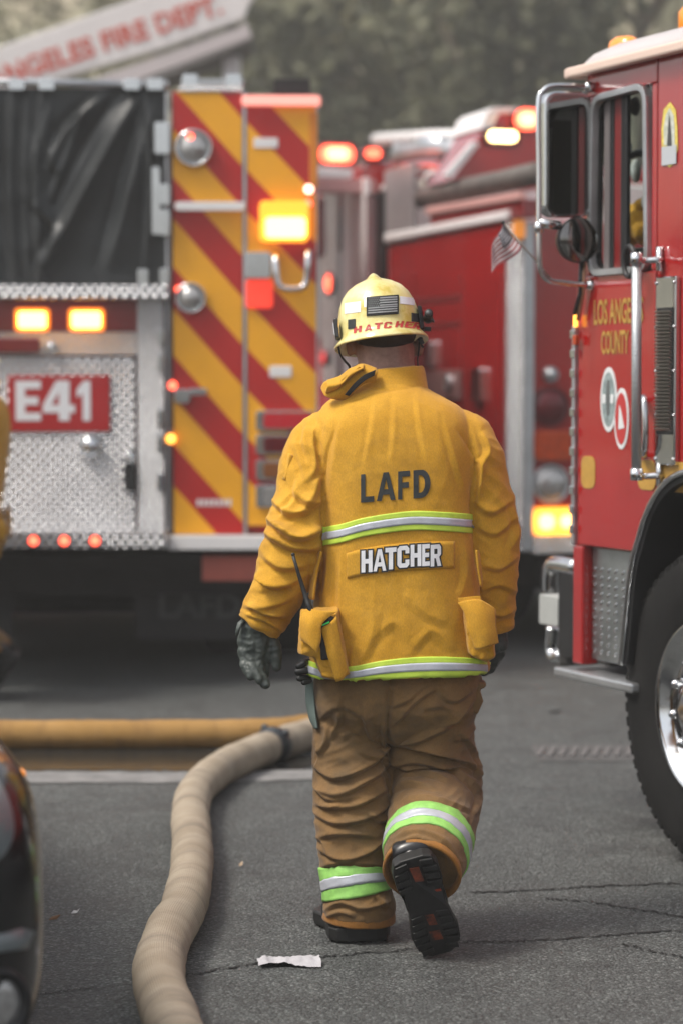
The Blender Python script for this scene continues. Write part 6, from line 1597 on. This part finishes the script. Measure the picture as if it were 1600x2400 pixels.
# ================================================================== aerial ladder behind the striped engine
Yb = 22.0
LA = empty('aerial_ladder', W(-60, 1200, Yb)); LA.location.z = 0; la = LA.location.copy()
tag(LA, 'white aerial ladder boom with red lettering rising behind engine E41', 'ladder')
def bq(name, m, P, y0, y1, bevel=.01):
    Q = [W(a, b, Yb) for a, b in P]; return MB().prism([(q.x, q.z) for q in Q], y0, y1).build(name, m, LA, bevel=bevel, off=la)
M_LADW = mat('ladder_white', (.70, .66, .64), .45, var=.05, vscale=3)
bq('ladder_panel', M_LADW, [(-200, 185), (0, 108), (300, 2), (560, -95), (640, -110), (590, -5), (572, 42), (380, 112), (0, 222), (-200, 282)], Yb, Yb + .08)
bq('ladder_rail', mat('rail_grey_pink', (.55, .49, .48), .5), [(200, 190), (560, 62), (576, 46), (592, 84), (540, 105), (330, 184), (200, 230)], Yb + .02, Yb + .2)
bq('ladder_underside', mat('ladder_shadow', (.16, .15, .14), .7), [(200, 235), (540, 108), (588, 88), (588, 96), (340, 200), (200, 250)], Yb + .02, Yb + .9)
bq('far_panel', M_LADW, [(-200, 150), (560, -120), (590, -40), (0, 190), (-200, 250)], Yb + .9, Yb + .98)
for k in range(9):
    px = -80 + k * 72; a = W(px, 195 - k * 25, Yb); MB().cyl((a.x, Yb + .08, a.z), (a.x, Yb + .9, a.z), .025, n=10).build('rung', M_LADW, LA, True, off=la)
# lettering laid along the boom
V, F = text_mesh('LOS ANGELES FIRE DEPT.', 1.0, 1.0, .03)
Pa, Pb = W(-142, 251, Yb), W(525, 31, Yb); d_ = Pb - Pa; up_ = Vector((-d_.z, 0, d_.x)).normalized() * .19
V = np.array([(Pa + d_ * (v[0] + .5) + up_ * (v[2] + .5) + Vector((0, -.012, 0)))[:] for v in V])
if normals(V, F)[:, 1].mean() > 0: F = [tuple(reversed(f)) for f in F]
put('ladder_lettering', V, F, mat('faded_red_letter', (.55, .10, .07), .6), LA, off=la)
bq('ladder_support', M_WPAINT, [(518, 120), (560, 118), (556, 330), (522, 330)], Yb + .3, Yb + .5)
mb = MB(); p = W(-60, 230, Yb); mb.lathe((p.x, Yb + .5, .0), (0, 0, 1), [(0, 1.0), (1.1, 1.0), (1.15, .7), (p.z - .3, .6), (p.z, .5)], 28); mb.build('turntable', M_RED, LA, True, off=la)
mb = MB(); p2 = W(540, 325, Yb); mb.cyl((p2.x, Yb + .4, 0), (p2.x, Yb + .4, p2.z), .1, n=16); mb.build('support_post', M_WPAINT, LA, True, off=la)

# ================================================================== supply hoses on the road
def hose_mat(name, c1, c2, c3):
    m = bpy.data.materials.new(name); m.use_nodes = True
    n, l = m.node_tree.nodes, m.node_tree.links; b = n['Principled BSDF']; b.inputs['Roughness'].default_value = .85; b.inputs['Specular IOR Level'].default_value = .25
    uv = n.new('ShaderNodeUVMap'); uv.uv_map = 'run'; tc = n.new('ShaderNodeTexCoord'); sp = n.new('ShaderNodeSeparateXYZ'); l.new(uv.outputs[0], sp.inputs[0])
    def M(op, a, bb): 
        x = n.new('ShaderNodeMath'); x.operation = op
        for i, v in enumerate((a, bb)):
            if isinstance(v, (int, float)): x.inputs[i].default_value = v
            else: l.new(v, x.inputs[i])
        return x.outputs[0]
    t = n.new('ShaderNodeTexNoise'); t.inputs['Scale'].default_value = 7; t.inputs['Detail'].default_value = 7; l.new(tc.outputs['Object'], t.inputs['Vector'])
    rp = n.new('ShaderNodeValToRGB'); e = rp.color_ramp.elements; e[0].position, e[1].position = .3, .72; e[0].color = _rgb(c1); e[1].color = _rgb(c2)
    l.new(t.outputs['Fac'], rp.inputs['Fac'])
    # scuffed rings round the hose
    cb_ = n.new('ShaderNodeCombineXYZ'); l.new(M('MULTIPLY', sp.outputs[0], 9.0), cb_.inputs[0]); l.new(M('MULTIPLY', sp.outputs[1], .9), cb_.inputs[1])
    t2 = n.new('ShaderNodeTexNoise'); t2.inputs['Scale'].default_value = 1.0; t2.inputs['Detail'].default_value = 5; t2.inputs['Roughness'].default_value = .7; l.new(cb_.outputs[0], t2.inputs['Vector'])
    r2 = n.new('ShaderNodeMapRange'); r2.inputs['From Min'].default_value = .50; r2.inputs['From Max'].default_value = .70; r2.inputs['To Max'].default_value = .8; l.new(t2.outputs['Fac'], r2.inputs['Value'])
    mx = n.new('ShaderNodeMix'); mx.data_type = 'RGBA'; l.new(r2.outputs[0], mx.inputs['Factor']); l.new(rp.outputs[0], mx.inputs[6]); mx.inputs[7].default_value = _rgb(c3)
    # fine weft ribs
    ribs = M('SINE', M('MULTIPLY', sp.outputs[0], 2 * math.pi / .0095), 0.0)
    rib2 = M('SINE', M('MULTIPLY', sp.outputs[1], 2 * math.pi * 70), 0.0)
    hh = M('ADD', ribs, M('MULTIPLY', rib2, .5))
    shade = n.new('ShaderNodeMapRange'); shade.inputs['From Min'].default_value = -1.5; shade.inputs['From Max'].default_value = 1.5; shade.inputs['To Min'].default_value = .60; shade.inputs['To Max'].default_value = 1.22; l.new(hh, shade.inputs['Value'])
    mv = n.new('ShaderNodeMix'); mv.data_type = 'RGBA'; mv.blend_type = 'MULTIPLY'; mv.inputs['Factor'].default_value = .8; l.new(mx.outputs[2], mv.inputs[6]); l.new(shade.outputs[0], mv.inputs[7])
    l.new(mv.outputs[2], b.inputs['Base Color'])
    bp = n.new('ShaderNodeBump'); bp.inputs['Strength'].default_value = .6; bp.inputs['Distance'].default_value = .002; l.new(hh, bp.inputs['Height']); l.new(bp.outputs[0], b.inputs['Normal'])
    return m
def hose(label, pts, r, m, seed):
    """pts: (px, py) of the middle line"""
    P = [G(a, b, r) for a, b in pts]; Q = smooth_pts([p[:] for p in P], 26); n = 36
    rad = [r * (1 + .018 * math.sin(i * .23 + seed) + .010 * math.sin(i * .71)) for i in range(len(Q))]
    mb = MB(); mb.tube(Q, rad, n)
    V = np.array(mb.v); k = len(Q) * n
    V[:, 2] = np.where(V[:, 2] < .012, .004 + (V[:, 2] - .012) * .1, V[:, 2])            # flat where it lies on the road
    V[:k] += .0025 * pnoise(V[:k] * 25)[:, None]
    # crosswise creases on the inside of the bends
    o = put('fire_hose', V, mb.f, m, None, True)
    o.data.uv_layers.new(name='run'); L = np.concatenate([[0], np.cumsum([(Q[i + 1] - Q[i]).length for i in range(len(Q) - 1)])])
    uvl = o.data.uv_layers['run'].data
    for poly in o.data.polygons:
        seam = len(poly.vertices) == 4 and max(v % n for v in poly.vertices) == n - 1 and min(v % n for v in poly.vertices) == 0
        for li in poly.loop_indices:
            vi = o.data.loops[li].vertex_index; a = (vi % n) / n
            if seam and a == 0: a = 1.0
            uvl[li].uv = (L[min(vi // n, len(L) - 1)], a)
    tag(o, label, 'hose', 'supply hoses')
    return o, Q, rad
def coupling(o, Q, rad, i):
    p = Q[i]; t = (Q[i + 1] - Q[i - 1]).normalized(); r = rad[i]
    c = MB().lathe(p, t, [(-.055, r * 1.02), (-.05, r * 1.10), (-.02, r * 1.13), (-.018, r * 1.22), (.012, r * 1.22), (.014, r * 1.13), (.045, r * 1.10), (.05, r * 1.02)], 36, closed=False)
    V = np.array(c.v); V[:, 2] = np.maximum(V[:, 2], .003)
    co = put('coupling', V, c.f, mat('dark_metal', (.05, .055, .06), .38, metal=.8, var=.3, vscale=10), o, True)
    u, v = ring_frame(t)
    for k in range(5):
        a = 2 * math.pi * k / 5 + .5; q = p + (u * math.cos(a) + v * math.sin(a)) * r * 1.24
        if q.z > .03: MB().ball(q, .017, 12, 8).build('coupling_lug', mat('dark_metal', (.05, .055, .06), .38), co, True)
h1, Q1, r1 = hose('tan canvas supply hose snaking across the road in the foreground', [(470, 2620), (436, 2490), (404, 2400), (372, 2290), (394, 2194), (430, 2130), (449, 2041), (450, 1965), (447, 1905), (462, 1852), (512, 1805), (571, 1774), (632, 1751), (694, 1730), (760, 1714), (850, 1698), (930, 1690)],
   .067, hose_mat('tan_hose_jacket', (.32, .26, .19), (.44, .37, .285), (.20, .17, .14)), 1)
coupling(h1, Q1, r1, min(range(len(Q1)), key=lambda i: (Q1[i] - G(640, 1749, .067)).length))
h2, Q2, r2 = hose('golden brown supply hose lying straight across the road behind', [(-400, 1722), (-150, 1723), (50, 1722), (250, 1722), (450, 1721), (620, 1718), (720, 1708), (820, 1690), (900, 1672)], .062, hose_mat('golden_hose_jacket', (.33, .185, .055), (.42, .245, .085), (.22, .12, .045)), 4)
coupling(h2, Q2, r2, len(Q2) - 3)

# ================================================================== black car at the lower left
ca = R(-73)
CO = Vector((-1.955, 6.40, 0)); CR = empty('parked_car', CO, ca); tag(CR, 'shiny black car at the lower left edge with round fog lamp', 'car')
M_CAR = mat('black_car_paint', (.005, .005, .006), .25, coat=.5, spec=.35, var=.2, vscale=2)
st_ = [  # x, half width, bottom, belt, top, top half width
 (2.22, .50, .30, .55, .68, .44), (2.20, .66, .24, .58, .75, .60), (2.14, .76, .20, .60, .80, .67), (2.02, .815, .18, .62, .85, .72), (1.85, .845, .18, .63, .86, .72), (1.60, .865, .18, .64, .87, .71), (1.20, .875, .18, .65, .885, .71), (.80, .88, .18, .66, .90, .72), (.2, .88, .18, .66, .92, .76), (-.8, .88, .18, .67, .94, .78), (-1.6, .87, .20, .67, .95, .76), (-2.1, .80, .26, .68, .98, .66), (-2.2, .66, .34, .66, .9, .5)]
rings_ = []
for x, w, b, mz, t, tw in st_:
    pr = [(0, b), (w * .7, b), (w * .93, b + .05), (w * .985, b + .14), (w, (b + mz) / 2), (w, mz), (w * .985, mz + (t - mz) * .45), ((w + tw) / 2 * 1.01, mz + (t - mz) * .8), (tw, t - .012), (tw * .75, t + .012), (tw * .4, t + .024), (0, t + .028)]
    rings_.append([(x, y, z) for y, z in pr] + [(x, -y, z) for y, z in reversed(pr[1:-1])])
mb = MB().loft(rings_); o = mb.build('body', M_CAR, CR, True); sb = o.modifiers.new('s', 'SUBSURF'); sb.levels = 2; sb.render_levels = 2
cv, cf_ = evaluated(o); C_BVH = BVHTree.FromPolygons([tuple(v) for v in cv], cf_)
ch = [(.80, .70, .90), (.2, .66, 1.34), (-.3, .64, 1.40), (-.9, .64, 1.38), (-1.7, .70, .96)]
mb = MB().loft([[(x, w, z), (x, w * .6, z + .03), (x, 0, z + .04), (x, -w * .6, z + .03), (x, -w, z), (x, -w * 1.05, .9), (x, w * 1.05, .9)] for x, w, z in ch]); mb.build('cabin', M_GLASSD, CR, True)
for sx in (1.38, -1.38):
    for sy in (1, -1):
        wheel(CR, (sx, sy * .83, .32), (0, sy, 0), .32, .21, .21, M_ALU, nuts=False)
def car_disc(name, m, c, ax, prof, par=None): return MB().lathe(c, ax, prof, 28, closed=False).build(name, m, par or CR, True)
def on_car(y, z):
    loc, nor, i, d = C_BVH.ray_cast(Vector((4, y, z)), Vector((-1, 0, 0)))
    if loc is None: loc, nor, i, d = C_BVH.find_nearest(Vector((2, y, z)))
    return loc, (nor if nor.x > 0 else -nor)
def car_patch(name, m, P, lift, par=None, n=9):
    """patch given by outline (y, z) seen from the front, laid on the nose"""
    c = (sum(p[0] for p in P) / len(P), sum(p[1] for p in P) / len(P)); V = [on_car(*c)[0]]; N_ = [on_car(*c)[1]]; F = []
    rg = [.35, .7, 1.0]
    for k in rg:
        for p in P:
            l_, n_ = on_car(c[0] + (p[0] - c[0]) * k, c[1] + (p[1] - c[1]) * k); V.append(l_); N_.append(n_)
    m_ = len(P)
    F += [(0, 1 + i, 1 + (i + 1) % m_) for i in range(m_)]
    for r_ in range(2): F += [(1 + r_ * m_ + i, 1 + (r_ + 1) * m_ + i, 1 + (r_ + 1) * m_ + (i + 1) % m_, 1 + r_ * m_ + (i + 1) % m_) for i in range(m_)]
    V = np.array([(a + b * (lift if j <= 2 * m_ else lift * .3)) [:] for j, (a, b) in enumerate(zip(V, N_))])
    if normals(V, F)[:, 0].mean() < 0: F = [tuple(reversed(f)) for f in F]
    return put(name, V, F, m, par or CR, True)
M_BEZ = mat('grey_bezel', (.13, .15, .155), .3, coat=.3); M_HLENS = mat('headlamp_lens', (.16, .18, .18), .08, spec=.8, var=.3, vscale=12)
for s in (1, -1):
    P = smooth_pts([(s * .53, .72, 0), (s * .57, .80, 0), (s * .65, .835, 0), (s * .705, .82, 0), (s * .735, .76, 0), (s * .735, .70, 0), (s * .69, .66, 0), (s * .60, .66, 0), (s * .53, .72, 0)], 4)[:-1]
    hb_2 = car_patch('headlight', M_BEZ, [(p.x, p.y) for p in P], .012)
    cc = (s * .64, .75); P2 = [(cc[0] + (p.x - cc[0]) * .78, cc[1] + (p.y - cc[1]) * .78) for p in P]
    car_patch('lens', M_HLENS, P2, .022, hb_2)
    l_, n_ = on_car(s * .695, .385); ax = (n_ + Vector((.9, 0, 0))).normalized()
    l_ = l_ - ax * .012; fb = car_disc('fog_lamp', M_BLK, l_, ax, [(-.03, .078), (.012, .075), (.018, .068), (.0, .056)])
    car_disc('lens', M_CLEAR, l_, ax, [(-.0, .057), (.006, .05), (.012, .03), (.014, .001)], fb)
    P3 = [(s * .60, .505), (s * .68, .525), (s * .75, .525), (s * .785, .505), (s * .765, .48), (s * .69, .49), (s * .61, .475)]
    car_patch('bumper_vent', M_BEZ, P3, .01)
    l_, n_ = C_BVH.ray_cast(Vector((1.80, s * 2, .77)), Vector((0, -s, 0)))[:2]
    MB().ball(l_ + Vector((0, -s * .004, 0)), (.03, .008, .010), 12, 8).build('side_marker', M_AMBERD, CR, True)
gr_ = car_patch('grille', M_BLK, [(-.42, .56), (.42, .56), (.46, .64), (.40, .70), (-.40, .70), (-.46, .64)], .006)
for k in range(4):
    zz = .58 + k * .034; car_patch('grille_bar', M_CHROME, [(-.38, zz), (.38, zz), (.38, zz + .010), (-.38, zz + .010)], .014, gr_)
car_patch('bumper_opening', M_BLK, [(-.50, .28), (.50, .28), (.54, .36), (.46, .42), (-.46, .42), (-.54, .36)], .006)
car_patch('number_plate', M_WPAINT, [(-.15, .44), (.15, .44), (.15, .53), (-.15, .53)], .014)

# ================================================================== small things on the road
p = G(676, 2262)
V = []; nu, nv = 26, 9
for j in range(nv):
    for i in range(nu):
        u, v = i / (nu - 1), j / (nv - 1); V.append(((u - .5) * .168, (v - .5) * .085 + .012 * math.sin(u * 5), .004))
V = np.array(V); V[:, 2] += np.clip(.022 * (1 - ((V[:, 1]) / .05) ** 2), 0, 1) * (.7 + .8 * pnoise(V * np.array([40, 40, 1]) + 5)) ; V[:, 2] = np.maximum(V[:, 2] + .006 * pnoise(V * 110), .0045); V[:, :2] += .006 * np.stack([pnoise(V * 45), pnoise(V * 45 + 9)], 1)
F = [(j * nu + i, j * nu + i + 1, (j + 1) * nu + i + 1, (j + 1) * nu + i) for j in range(nv - 1) for i in range(nu - 1)]
o = put('tissue', V, F, mat('white_tissue', (.42, .41, .43), .9, var=.06, vscale=60, bump=.5, bscale=200, bdist=.002), None, True); o.location = (p.x, p.y, 0); o.rotation_euler = (0, 0, R(8))
tag(o, 'crumpled white tissue lying on the road beside the boots', 'tissue')
def leaf(px, py, s, m, lab, rz):
    p = G(px, py); P = [(-s, 0, .004), (-s * .4, s * .3, .012), (s * .3, s * .35, .010), (s, 0, .018), (s * .3, -s * .3, .006), (-s * .5, -s * .28, .006)]
    o = put('fallen_leaf', P + [(a, b, c + .0012) for a, b, c in P], [(5, 4, 3, 2, 1, 0), (6, 7, 8, 9, 10, 11)] + [(i, (i + 1) % 6, 6 + (i + 1) % 6, 6 + i) for i in range(6)], m); o.location = (p.x, p.y, 0); o.rotation_euler = (0, 0, rz); tag(o, lab, 'leaf', 'litter on the road')
leaf(128, 2160, .018, mat('brown_leaf', (.14, .07, .03), .7), 'brown leaf on the road between the black car and the hose', .3)
leaf(177, 2145, .013, mat('pale_scrap', (.5, .5, .5), .7), 'pale scrap on the road beside the brown leaf', .1)
leaf(565, 2033, .014, mat('tan_scrap', (.42, .32, .22), .7), 'tan scrap on the road between hose and firefighter', 1.2)
leaf(1300, 1672, .045, mat('black_scrap', (.02, .02, .02), .7), 'dark scrap on the road in front of the red cab wheel', .6)
# steel cover strip let into the road in front of the cab
SP = empty('drain_cover', G(1360, 1768)); tag(SP, 'worn metal drain cover strip in the road near the cab step', 'drain cover')
a_, b_2 = G(1250, 1766), G(1490, 1766); d0, d1 = G(1360, 1786).y, G(1360, 1748).y
so = SP.location.copy()
mb = MB().box(a_.x, b_2.x, d0, d1, -.02, .004); mb.build('cover_plate', mat('worn_steel', (.085, .085, .084), .7, metal=.2, var=.3, vscale=12), SP, off=so)
bme = None; nb = 9
for k in range(nb):
    x = a_.x + .03 + k * (b_2.x - a_.x - .06) / (nb - 1)
    if bme is None:
        o = MB().add([(-.03, -.12, .004), (-.012, -.12, .004), (.03, .12, .004), (.012, .12, .004), (-.03, -.12, .012), (-.012, -.12, .012), (.03, .12, .012), (.012, .12, .012)], [(4, 5, 6, 7), (0, 1, 5, 4), (1, 2, 6, 5), (2, 3, 7, 6), (3, 0, 4, 7)]).build('cover_bar', mat('pale_worn_steel', (.15, .145, .145), .6, metal=.3), SP); bme = o.data
    else:
        o = bpy.data.objects.new('cover_bar', bme); col.objects.link(o); o.parent = SP
    o.location = (x - so.x, (d0 + d1) / 2 - so.y, 0)

# ================================================================== second firefighter at the left edge
p2_ = copy_tree(person, None, skip=('coat_letter', 'name_letter', 'name_letter_outline', 'name_panel', 'flag_patch', 'patch_stripe', 'patch_star', 'reflective_stripe'))
p2_.location = (-2.03, 12.0, .02); p2_.rotation_euler = (R(11), 0, R(90))
p2_['label'] = 'second firefighter in yellow coat cut off by the left edge beside engine E41'

# ================================================================== smoky air
hz = MB().box(-75, 75, -14, 112, -1.2, 32).build('haze', None)
hm = bpy.data.materials.new('smoky_air'); hm.use_nodes = True; hn, hl = hm.node_tree.nodes, hm.node_tree.links
hn.remove(hn['Principled BSDF']); pv = hn.new('ShaderNodeVolumePrincipled'); pv.inputs['Color'].default_value = (.94, .92, .88, 1); pv.inputs['Density'].default_value = .0034; pv.inputs['Anisotropy'].default_value = .2
hl.new(pv.outputs[0], hn['Material Output'].inputs['Volume']); hz.data.materials.append(hm); tag(hz, kind='stuff'); hm.cycles.homogeneous_volume = True
